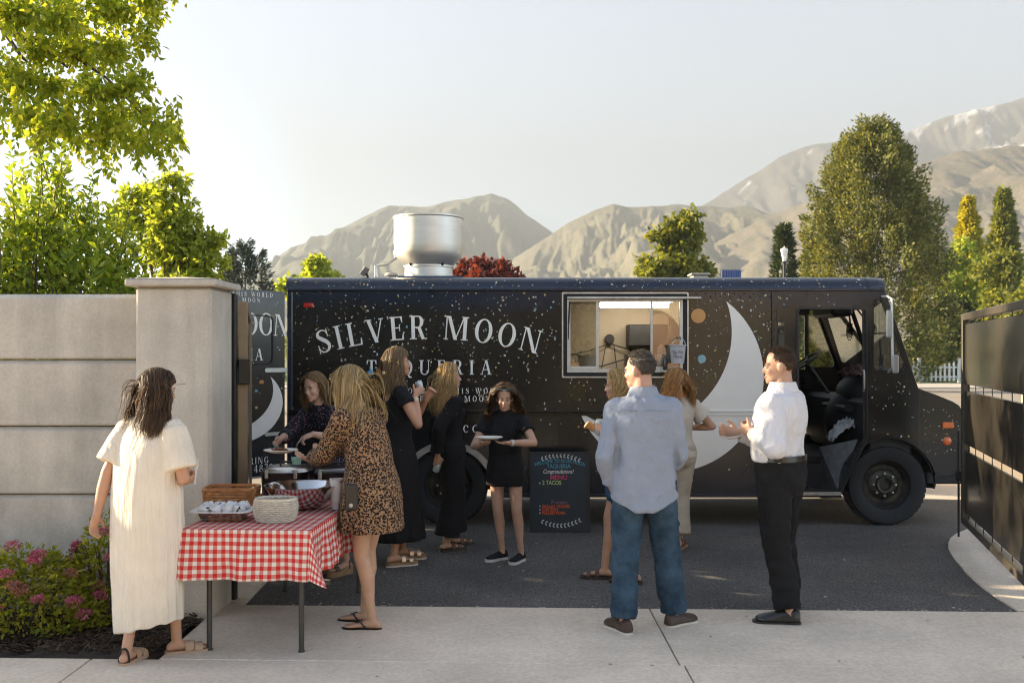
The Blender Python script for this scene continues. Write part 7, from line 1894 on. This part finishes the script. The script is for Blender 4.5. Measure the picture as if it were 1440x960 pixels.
q = MB(); q.tube([p.hp((-.078, -.01, .05)), p.hp((-.066, .055, .088)), p.hp((-.034, .080, .098)), p.hp((0, .084, .098)), p.hp((.034, .080, .098)), p.hp((.066, .055, .088)), p.hp((.078, -.01, .05))], .0035, 6); q.build('sunglass_frame', mat('pale frame', (.30, .38, .38), .3), p.root, smooth=True, world=False)
plate((-.185, 8.05, 1.058), .112, 'paper plate held level by the person in the short black dress')

# ---------------------------------------------------------------- 7 woman behind the man
loc, yw = (.845, 7.66), 74
p = person('person in lime top and denim shorts, half hidden behind the blue-shirted man', loc, yw, 1.60, 'f', head=(6, -6, 0), armL=dict(w=(.70, 7.40, 1.175), pole=(-.5, -.6, -1), d=(.3, .9, .25), n=(.9, 0, .3), curl=.8),
           armR=dict(w=(.66, 7.80, 1.15), pole=(.5, -.5, -1), curl=.6), legL=LG(loc, yw, .93, 7.58, 76), legR=LG(loc, yw, .72, 7.74, 80), skin=(.50, .29, .19), lift=.022)
top(p, fabric('lime cotton', (.46, .47, .05)), .5, .52, .016, .03, .022, seed=31, name='top', neck=.838)
trousers(p, fabric('denim blue', (.035, .085, .16)), leg=.24, ease=.016, hem_r=.098, seed=32, name='shorts', thigh=.10)
hair(p, hairmat('golden blonde hair', (.25, .155, .06), (.42, .28, .12), (.62, .46, .24)), .22, 360, .018, 2.6, vol=.02, seed=33)
for s_ in 'RL': sole(p, s_, 0, .022, dk_leather, L=1.07, scale=1.12); strap(p, s_, .06, leather, .034); strap(p, s_, .13, leather, .036)
w = p.toW(p.wr['L'] + p.hd['L'][0] * .085 + p.hd['L'][1] * .035); can(w, (.1, 0, 1), 'drink can in the hand beside the man in the blue shirt', .11)

# ---------------------------------------------------------------- 8 man in blue shirt and jeans
loc, yw = (.83, 6.29), -6
p = person('person in untucked pale blue shirt and jeans, seen from behind, looking aside', loc, yw, 1.755, 'm', lean=(0, -.005), head=(58, -3, 0), hoff=(0, 0, -.014),
           armL=dict(w=(.645, 6.34, .89), pole=(-.55, -1, 0), d=(.35, .3, -1), curl=.6), armR=dict(w=(.985, 6.53, 1.00), pole=(.55, -1, -.2), d=(-.3, 1, 0), curl=.6),
           legL=LG(loc, yw, .70, 6.22, 24), legR=LG(loc, yw, 1.035, 6.37, -50), skin=(.48, .28, .20), lift=.026, fat=.97, lips=(.42, .23, .17))
bl_f = fabric('pale blue oxford cloth', (.27, .305, .375), .85, .05, 8, 1.0, 15)
def hem8(co):
    lowm = co[:, 2] < .92; x = co[:, 0]; t = ((.92 - co[:, 2]) / .18).clip(0, 1)
    co[:, 2] += np.where(lowm, t * (.11 * (np.abs(x) / .22) ** 2.2), 0); return co
top(p, bl_f, 1.90, .425, .024, .058, .014, seed=41, name='shirt', cuff=.010, amp=.017, hemfn=hem8)
collar(p, bl_f, .036)
dn = fabric('blue denim', (.020, .048, .085), .85, .35, 7, .9, 16, col2=(.052, .095, .14))
trousers(p, dn, leg=1.02, ease=.022, hem_r=.082, knee_r=.086, seed=42, waist=.525, name='jeans', amp=.012)
short_hair(p, hairmat('greying hair', (.035, .028, .024), (.075, .062, .052), (.17, .15, .135)), .46, .016, 2600, 3)
q = MB(); q.tube([p.spine(.80) + Vector((0, -.122, .01)), p.spine(.72) + Vector((.0, -.155, 0)), p.spine(.66) + Vector((.002, -.15, 0))], [(.010, .004), (.007, .004), (.004, .002)], 6); q.build('box_pleat', bl_f, p.root, world=False)
for s_ in 'RL': sole(p, s_, 0, .024, pale_sole, L=1.06, scale=1.12); upper(p, s_, mat('brown shoe leather', (.055, .032, .022), .5, bump=.15), 1.05, 1.12, .0)

q = MB()
for k in range(13):
    a = -1.15 + 2.3 * k / 12; c_ = p.spine(.775); rx_, ry_ = p.dim(.775)
    q.v.append(tuple(c_ + Vector(((rx_ + .030) * math.sin(a), -(ry_ + .031) * math.cos(a) ** .9, .012 * math.cos(a)))))
pts_ = [Vector(v) for v in q.v]; q = MB(); q.tube(pts_, .0016, 5); q.build('yoke_seam', bl_f, p.root, world=False)
# ---------------------------------------------------------------- 9 golden hair, cream top and trousers
loc, yw = (1.475, 8.92), 24
p = person('person with golden wavy hair in cream top and trousers at the serving window', loc, yw, 1.575, 'f', head=(12, 4, 0), armR=dict(w=(1.62, 9.14, 1.07), pole=(1, -.8, -.5), curl=.6), armL=dict(w=(1.27, 9.1, 1.05), pole=(-1, -.8, -.4), curl=.6),
           legR=LG(loc, yw, 1.50, 8.90, -20), legL=LG(loc, yw, 1.36, 8.94, 15), skin=(.52, .30, .2), lift=.03)
crm = fabric('cream linen', (.58, .52, .43), .9, .06, 8, .2, 250)
top(p, crm, .55, .50, .018, .03, .024, seed=51, name='top', cuff=.03, amp=.005)
trousers(p, fabric('oat linen', (.47, .40, .30), .9), leg=.90, ease=.024, hem_r=.098, knee_r=.088, seed=52)
hair(p, hairmat('strawberry hair', (.22, .10, .03), (.38, .19, .065), (.56, .33, .14)), .30, 430, .018, 2.2, vol=.022, seed=53)
for s_ in 'RL': sole(p, s_, 0, .03, cork, L=1.06, scale=1.1); strap(p, s_, .07, leather, .03); strap(p, s_, .13, leather, .03); strap(p, s_, -.02, leather, .012, .08, 'heel_strap')

# ---------------------------------------------------------------- 10 man in white shirt
loc, yw = (1.765, 6.53), 50
p = person('person in white dress shirt, black belt, trousers and shoes, standing side on', loc, yw, 1.775, 'm', lean=(0, -.02), head=(26, -2, 0), hoff=(0, 0, -.012),
           armL=dict(w=(1.565, 6.47, 1.245), pole=(-.5, -.7, -.9), d=(.25, 1, .15), n=(.9, .1, .2), curl=.95), armR=dict(w=(1.52, 6.68, 1.22), pole=(.6, -.6, -1), d=(-.35, 1, .1), n=(-.9, 0, .3), curl=.9),
           legL=LG(loc, yw, 1.785, 6.42, 78), legR=LG(loc, yw, 1.86, 6.70, -25), skin=(.50, .28, .195), lift=.028, fat=1.04, lips=(.42, .23, .17))
ws = fabric('white shirting', (.66, .65, .67), .8, .03, 8, .9, 14)
top(p, ws, 1.93, .575, .020, .026, .019, seed=61, name='shirt', cuff=.008, amp=.014, belly=.02)
collar(p, ws, .040)
trousers(p, fabric('black suiting', (.009, .009, .010), .8), leg=.985, ease=.020, hem_r=.088, knee_r=.088, seed=62, waist=.585, amp=.010)
q = MB(); ringloft(q, [ellring(p.spine(f), p.dim(f)[0] + .027, p.dim(f)[1] + .031, 0) for f in (.578, .5785, .598, .5985)]); q.build('belt', blk_leather, p.root, smooth=40, world=False)
short_hair(p, hairmat('brown cropped hair', (.035, .020, .012), (.065, .038, .022), (.11, .068, .042)), .46, .018, 2600, 5)
for s_ in 'RL': sole(p, s_, 0, .026, blk_leather, L=1.09, scale=1.08); upper(p, s_, blk_leather, 1.05, 1.08, .0)
w = p.toW((p.wr['L'] + p.wr['R']) / 2 + Vector((0, .10, -.01)))
plate((w.x + .02, w.y + .02, w.z - .03), .085, 'small paper plate held in front of the white shirt', (.12, -.2))

# ================================================================== TABLE
TA = R(-4.0); T0 = Vector((-1.515, 5.66, 0)); TM = Matrix.Translation((T0.x, T0.y, 0)) @ Matrix.Rotation(TA, 4, 'Z'); TW, TL, TH_ = .37, 1.83, .748
tb = empty('folding_table', (T0.x, T0.y, 0), 0, 'folding table with dark steel legs under the checked cloth', 'table')
q = MB(); q.box(-TW + .01, TW - .01, .01, TL - .01, TH_ - .035, TH_ - .004, .01, M4=TM); q.build('tabletop', mat('grey tabletop', (.35, .35, .34), .6), tb)
leg_m = mat('grey leg steel', (.06, .058, .056), .45, .4)
for (a, b_) in ((-.275, .17), (.275, .17), (-.275, TL - .17), (.275, TL - .17)):
    q = MB(); q.tube([TM @ Vector((a, b_, 0)), TM @ Vector((a, b_, TH_ - .036))], .0165, 10); q.lathe([(.020, 0), (.020, .02), (.017, .022)], TM @ Vector((a, b_, 0)), 10); q.build('leg', leg_m, tb, smooth=40)
for b_ in (.17, TL - .17):
    q = MB(); q.tube([TM @ Vector((-.275, b_, .62)), TM @ Vector((.275, b_, .62))], .011, 8); q.build('crossbar', leg_m, tb, smooth=40)
# gingham cloth
def gingham():
    m = fabric('red gingham', (.6, .6, .6), .85, .02, 6, .12, 600); n, l, p_ = nodes_of(m)
    uv = n.new('ShaderNodeUVMap'); sp = n.new('ShaderNodeSeparateXYZ'); l.new(uv.outputs[0], sp.inputs[0]); outs = []
    for ax in ('X', 'Y'):
        d_ = n.new('ShaderNodeMath'); d_.operation = 'MULTIPLY'; d_.inputs[1].default_value = 1 / .0453; l.new(sp.outputs[ax], d_.inputs[0])
        f = n.new('ShaderNodeMath'); f.operation = 'FRACT'; l.new(d_.outputs[0], f.inputs[0]); c = n.new('ShaderNodeMath'); c.operation = 'LESS_THAN'; c.inputs[1].default_value = .5; l.new(f.outputs[0], c.inputs[0]); outs.append(c)
    ad = n.new('ShaderNodeMath'); l.new(outs[0].outputs[0], ad.inputs[0]); l.new(outs[1].outputs[0], ad.inputs[1]); hf = n.new('ShaderNodeMath'); hf.operation = 'MULTIPLY'; hf.inputs[1].default_value = .5; l.new(ad.outputs[0], hf.inputs[0])
    cr = n.new('ShaderNodeValToRGB'); cr.color_ramp.interpolation = 'CONSTANT'; e = cr.color_ramp.elements; e[0].position = 0; e[0].color = (.68, .64, .58, 1); e[1].position = .75; e[1].color = (.52, .022, .022, 1); k = e.new(.3); k.color = (.56, .20, .17, 1)
    l.new(hf.outputs[0], cr.inputs[0]); l.new(cr.outputs[0], p_.inputs['Base Color']); return m
ov = .285; ns, nt = 150, 220
S = np.linspace(-TW - ov, TW + ov, ns); T_ = np.linspace(-ov, TL + ov, nt); SS, TT = np.meshgrid(S, T_)
cs, ct = np.clip(SS, -TW, TW), np.clip(TT, 0, TL); dx, dy = SS - cs, TT - ct; ds = np.hypot(dx, dy); corner = np.minimum(np.abs(dx), np.abs(dy)) / ov
mx_ = np.maximum(np.abs(dx), np.abs(dy)); ux, uy = np.where(ds > 1e-6, dx / np.maximum(ds, 1e-6), 0), np.where(ds > 1e-6, dy / np.maximum(ds, 1e-6), 0)
per = np.where(np.abs(dy) > np.abs(dx), cs, ct)
wv = .022 * np.sin(per * 15 + 1.0 + .8 * np.sin(per * 5)) + .012 * np.sin(per * 37 + 2) + .012 * fbm(np.stack([SS.ravel() * 7, TT.ravel() * 7, SS.ravel() * 0], 1), 4, 3).reshape(SS.shape)
flare = .012 + (.07 + .30 * corner) * ds + wv * (ds / ov)
zz = TH_ + .003 - np.sqrt(np.maximum(0, ds ** 2 - (flare * .55) ** 2)) * (1 - .24 * corner) - .0
zz = np.where(ds > 0, np.minimum(zz, TH_ + .003), TH_ + .003 + .0015 * np.sin(SS * 14) * np.sin(TT * 9))
X_, Y_ = cs + ux * flare, ct + uy * flare
M3 = np.array(TM.to_3x3()); V = np.stack([X_.ravel(), Y_.ravel(), zz.ravel()], 1) @ M3.T
I_ = np.arange(ns * nt).reshape(nt, ns); Q = np.stack([I_[:-1, :-1], I_[:-1, 1:], I_[1:, 1:], I_[1:, :-1]], -1).reshape(-1, 4)
tc_ = npmesh('tablecloth', V, Q, gingham(), None, True); tc_.location = (T0.x, T0.y, 0)
uvl = tc_.data.uv_layers.new(name='UVMap'); li = np.empty(len(tc_.data.loops), dtype=np.int32); tc_.data.loops.foreach_get('vertex_index', li)
uvl.data.foreach_set('uv', np.stack([SS.ravel()[li], TT.ravel()[li]], 1).astype(np.float32).ravel())
so = tc_.modifiers.new('s', 'SOLIDIFY'); so.thickness = .002
tag(tc_, 'red and white gingham cloth draped over the folding table', 'tablecloth')
TZ = TH_ + .006
def tp(u, v, h=TZ):     # point on the table plane at height h seen at (u, v)
    Y = 1400 * (CAMZ - h) / (v - 497); return Vector(((u - 720) / 1400 * Y, Y, h))
# white foam cups laid in a clear tray
c = Vector((-1.735, 6.0, TZ))
ty = empty('plastic_tray', c, 0, 'clear ribbed plastic tray on the gingham cloth filled with white rolls', 'tray')
cl_m = glassmat('clear plastic', (.88, .86, .84), .08, .12)
q = MB(); ringloft(q, [ellring((c.x, c.y, TZ + z), rx, ry, 0, 48, 5, (lambda t: .012 * math.sin(24 * t))) for z, rx, ry in ((.001, .125, .085), (.055, .145, .105))]); q.build('tray_body', cl_m, ty)
q = MB(); q.prism([[(a, b_) for a, b_, _ in ellring((c.x, c.y, 0), .185, .135, 0, 40, 5)], [(a, b_) for a, b_, _ in ellring((c.x, c.y, 0), .146, .106, 0, 40, 5)]], lambda a, b_, t: (a, b_, t), TZ + .0555, TZ + .0585); q.build('tray_rim', mat('white plastic', (.7, .7, .68), .35), ty)
pap = mat('white paper', (.72, .72, .72), .8, var=.05, bump=.2)
k = 0
for r_ in range(2):
    for i in range(4):
        a = MB(); x_, y_ = c.x - .105 + i * .070, c.y - .045 + r_ * .085
        a.ell((0, 0, 0), (.040, .050, .036), 12, 8); a.v = [(v[0] * (1.1 - .1 * abs(v[0]) / .04), v[1], max(-.028, min(.028, v[2]))) for v in a.v]
        a.v = [tuple(Vector((x_, y_, TZ + .052 + .012 * r_ + random.uniform(0, .012))) + Euler((random.uniform(-.2, .2), random.uniform(-.3, .3), random.uniform(-.5, .5))).to_matrix() @ Vector(v)) for v in a.v]
        o = a.build('paper_roll', pap, None, smooth=60); tag(o, 'white paper-wrapped roll lying in the clear plastic tray', 'roll', 'white rolls in the clear tray')
# brown wicker basket
def wicker(c, rx, ry, h, m, flare=1.08, sq=6, rows=8, n=64, rim=.010, strands=14):
    q_ = []
    for r_ in range(rows):
        z = c.z + .006 + (h - .012) * r_ / (rows - 1); s_ = 1 + (flare - 1) * r_ / (rows - 1)
        base = ellring((c.x, c.y, z), rx * s_, ry * s_, 0, n, sq)
        pts = []
        for i, b_ in enumerate(base):
            d_ = Vector((b_[0] - c.x, b_[1] - c.y, 0)).normalized() * (.004 * (1 if (i + r_) % 2 else -1)); pts.append(Vector(b_) + d_)
        q_.append(pts)
    return q_
def basket(name, c, rx, ry, h, m, rim_m, label, cat, flare=1.08, sq=6, rows=8, n=64, st=.0062, wrim=.012, bulge=0):
    e = empty(name, c, 0, label, cat)
    b_ = MB(); ringloft(b_, [ellring((c.x, c.y, c.z + .001), rx * .97, ry * .97, 0, 40, sq), ellring((c.x, c.y, c.z + .008), rx * .97, ry * .97, 0, 40, sq)]); b_.build('base', m, e)
    q_ = MB()
    for r_ in range(rows):
        t = r_ / (rows - 1); s_ = 1 + (flare - 1) * t + bulge * math.sin(math.pi * t); z = c.z + .008 + (h - .014) * t
        pts = []
        for i, v in enumerate(ellring((c.x, c.y, z), rx * s_, ry * s_, 0, n, sq)):
            d_ = Vector((v[0] - c.x, v[1] - c.y, 0)).normalized() * (.0048 * (1 if (i + r_) % 2 else -1)); pts.append(Vector(v) + d_)
        q_.tube(pts, [(.005, h / rows * .42)] * n, 5, closed=True)
    for i in range(0, n, 2):
        a0 = ellring((c.x, c.y, c.z + .004), rx, ry, 0, n, sq)[i]; a1 = ellring((c.x, c.y, c.z + h), rx * flare, ry * flare, 0, n, sq)[i]
        if not bulge: q_.tube([a0, a1], .003, 4)
    q_.build('weave', m, e, smooth=60)
    q_ = MB(); q_.tube([Vector(v) for v in ellring((c.x, c.y, c.z + h), rx * flare, ry * flare, 0, n, sq)], [(wrim * .6, wrim)] * n, 6, closed=True); q_.build('rim', rim_m, e, smooth=60)
    return e
wk = mat('brown wicker', (.38, .17, .055), .6, 0, var=.45, scale=40, bump=.3)
basket('wicker_basket', Vector((-1.79, 6.36, TZ)), .150, .11, .140, wk, mat('brown rim', (.36, .14, .04), .5, var=.25, scale=30), 'empty rectangular brown wicker basket behind the plastic tray', 'basket')
ww = mat('white woven cord', (.60, .56, .47), .8, 0, var=.15, scale=40, bump=.3)
c = Vector((-1.405, 5.92, TZ)); basket('woven_basket', c, .108, .085, .135, ww, ww, 'soft white woven basket at the front edge of the table', 'basket', 1.10, 2.4, 12, 44, .006, .007, .10)
# steel bowl with salad and spoon
c = Vector((-1.35, 6.42, TZ))
bo = empty('mixing_bowl', c, 0, 'wide shiny steel mixing bowl on the gingham cloth', 'bowl')
q = MB(); q.lathe([(0, .001), (.09, .002), (.15, .028), (.20, .075), (.228, .13), (.243, .150), (.245, .154), (.238, .154), (.224, .132), (.196, .078), (.148, .032), (.09, .007), (0, .006)], c, 48); q.build('bowl_shell', mat('mirror steel', (.62, .60, .58), .09, 1.0, var=.05), bo, smooth=50)
q = MB(); rr = random.Random(4)
for k in range(120):
    a, r_ = rr.uniform(0, 6.28), .15 * math.sqrt(rr.random()); q.ell((c.x + r_ * math.cos(a), c.y + r_ * math.sin(a), c.z + .07 + rr.uniform(0, .03) - r_ * .05), (rr.uniform(.008, .022), rr.uniform(.006, .016), rr.uniform(.004, .01)), 6, 4, 0, Euler((rr.uniform(-1, 1), rr.uniform(-1, 1), 0)).to_matrix())
tag(q.build('salad', mat('chopped salad', (.30, .17, .06), .6, var=.6, scale=30, col2=(.12, .16, .05)), None, smooth=True), 'chopped salad heaped inside the steel mixing bowl', 'food', kind='stuff')
ms = empty('serving_spoon', (c.x + .12, c.y, c.z + .12), 0, 'long steel spoon resting over the rim of the mixing bowl', 'spoon')
q = MB(); q.tube([(c.x + .02, c.y - .04, c.z + .10), (c.x + .12, c.y - .06, c.z + .135), (c.x + .30, c.y - .08, c.z + .195)], [(.006, .004), (.011, .005), (.013, .005)], 8); q.build('spoon_handle', steel_m, ms, smooth=True)
q = MB(); q.ell((c.x - .02, c.y - .03, c.z + .092), (.045, .028, .012)); q.build('spoon_bowl', mat('black nylon', (.015, .015, .015), .4), ms, smooth=True)
# foam cup with red print
c = tp(473, 716)
fc = empty('foam_cup', c, 0, 'tall white foam cup with round red print beside the bowl', 'cup')
q = MB(); q.lathe([(0, .001), (.029, .002), (.031, .05), (.036, .052), (.0425, .190), (.045, .192), (.045, .198), (.040, .198), (.028, .01), (0, .009)], c, 24); q.build('cup_body', mat('white foam', (.66, .62, .60), .6, var=.04), fc, smooth=40)
q = MB(); red_p = mat('red print', (.50, .03, .05), .6)
for rr_, n_ in ((.016, 14), (.008, 10)):
    pts = []
    for i in range(n_):
        a, b_ = rr_ * math.cos(2 * math.pi * i / n_), rr_ * math.sin(2 * math.pi * i / n_); th2 = -.9 + a / .041; z = .13 + b_; r_ = .0405 + (z - .13) * .047
        pts.append((c.x + (r_ + .001) * math.sin(th2), c.y - (r_ + .001) * math.cos(th2), c.z + z))
    q.tube(pts, .0025, 4, closed=True)
q.build('cup_logo', red_p, fc)
# black roasters
for (x_, y_, lab) in ((-1.60, 7.10, 'black oval roaster pan with lid at the far end of the table'), (-1.22, 7.05, 'second black roaster pan with steel clamps beside the server')):
    e = empty('roaster_pan', (x_, y_, TZ), 0, lab, 'pan'); c = Vector((x_, y_, TZ))
    q = MB(); ringloft(q, [ellring((x_, y_, TZ + z), .17 * s_, .20 * s_, 0, 40, 3.2) for z, s_ in ((.001, .9), (.02, .97), (.15, 1.0), (.16, 1.03), (.168, 1.03))]); q.build('pan_body', mat('black enamel', (.012, .011, .011), .22, 0, coat=.4), e, smooth=45)
    q = MB(); ringloft(q, [ellring((x_, y_, TZ + z), .17 * s_, .20 * s_, 0, 40, 3.0) for z, s_ in ((.169, 1.0), (.18, .96), (.195, .8), (.20, .4))]); q.build('lid', steel_m if x_ < -1.5 else mat('black enamel', (.012, .011, .011), .22), e, smooth=45)
    q = MB(); q.tube([(x_ - .05, y_, TZ + .20), (x_ - .05, y_, TZ + .225), (x_ + .05, y_, TZ + .225), (x_ + .05, y_, TZ + .20)], .008, 6); q.build('lid_handle', black_m, e)
    for sg in (-1, 1):
        q = MB(); q.box(x_ + sg * .10 - .012, x_ + sg * .10 + .012, y_ - .215, y_ - .20, TZ + .13, TZ + .19, .004); q.build('clamp', silver_m, e)
tag(lathe_thing('small_cup', [(0, 0), (.028, .001), (.038, .05), (.036, .05), (.027, .006), (0, .005)], tuple(Vector((-1.50, 6.93, TZ + .225))), mat('mint plastic', (.35, .62, .55), .4), 'small mint green cup standing among the roaster pans', 'cup'))
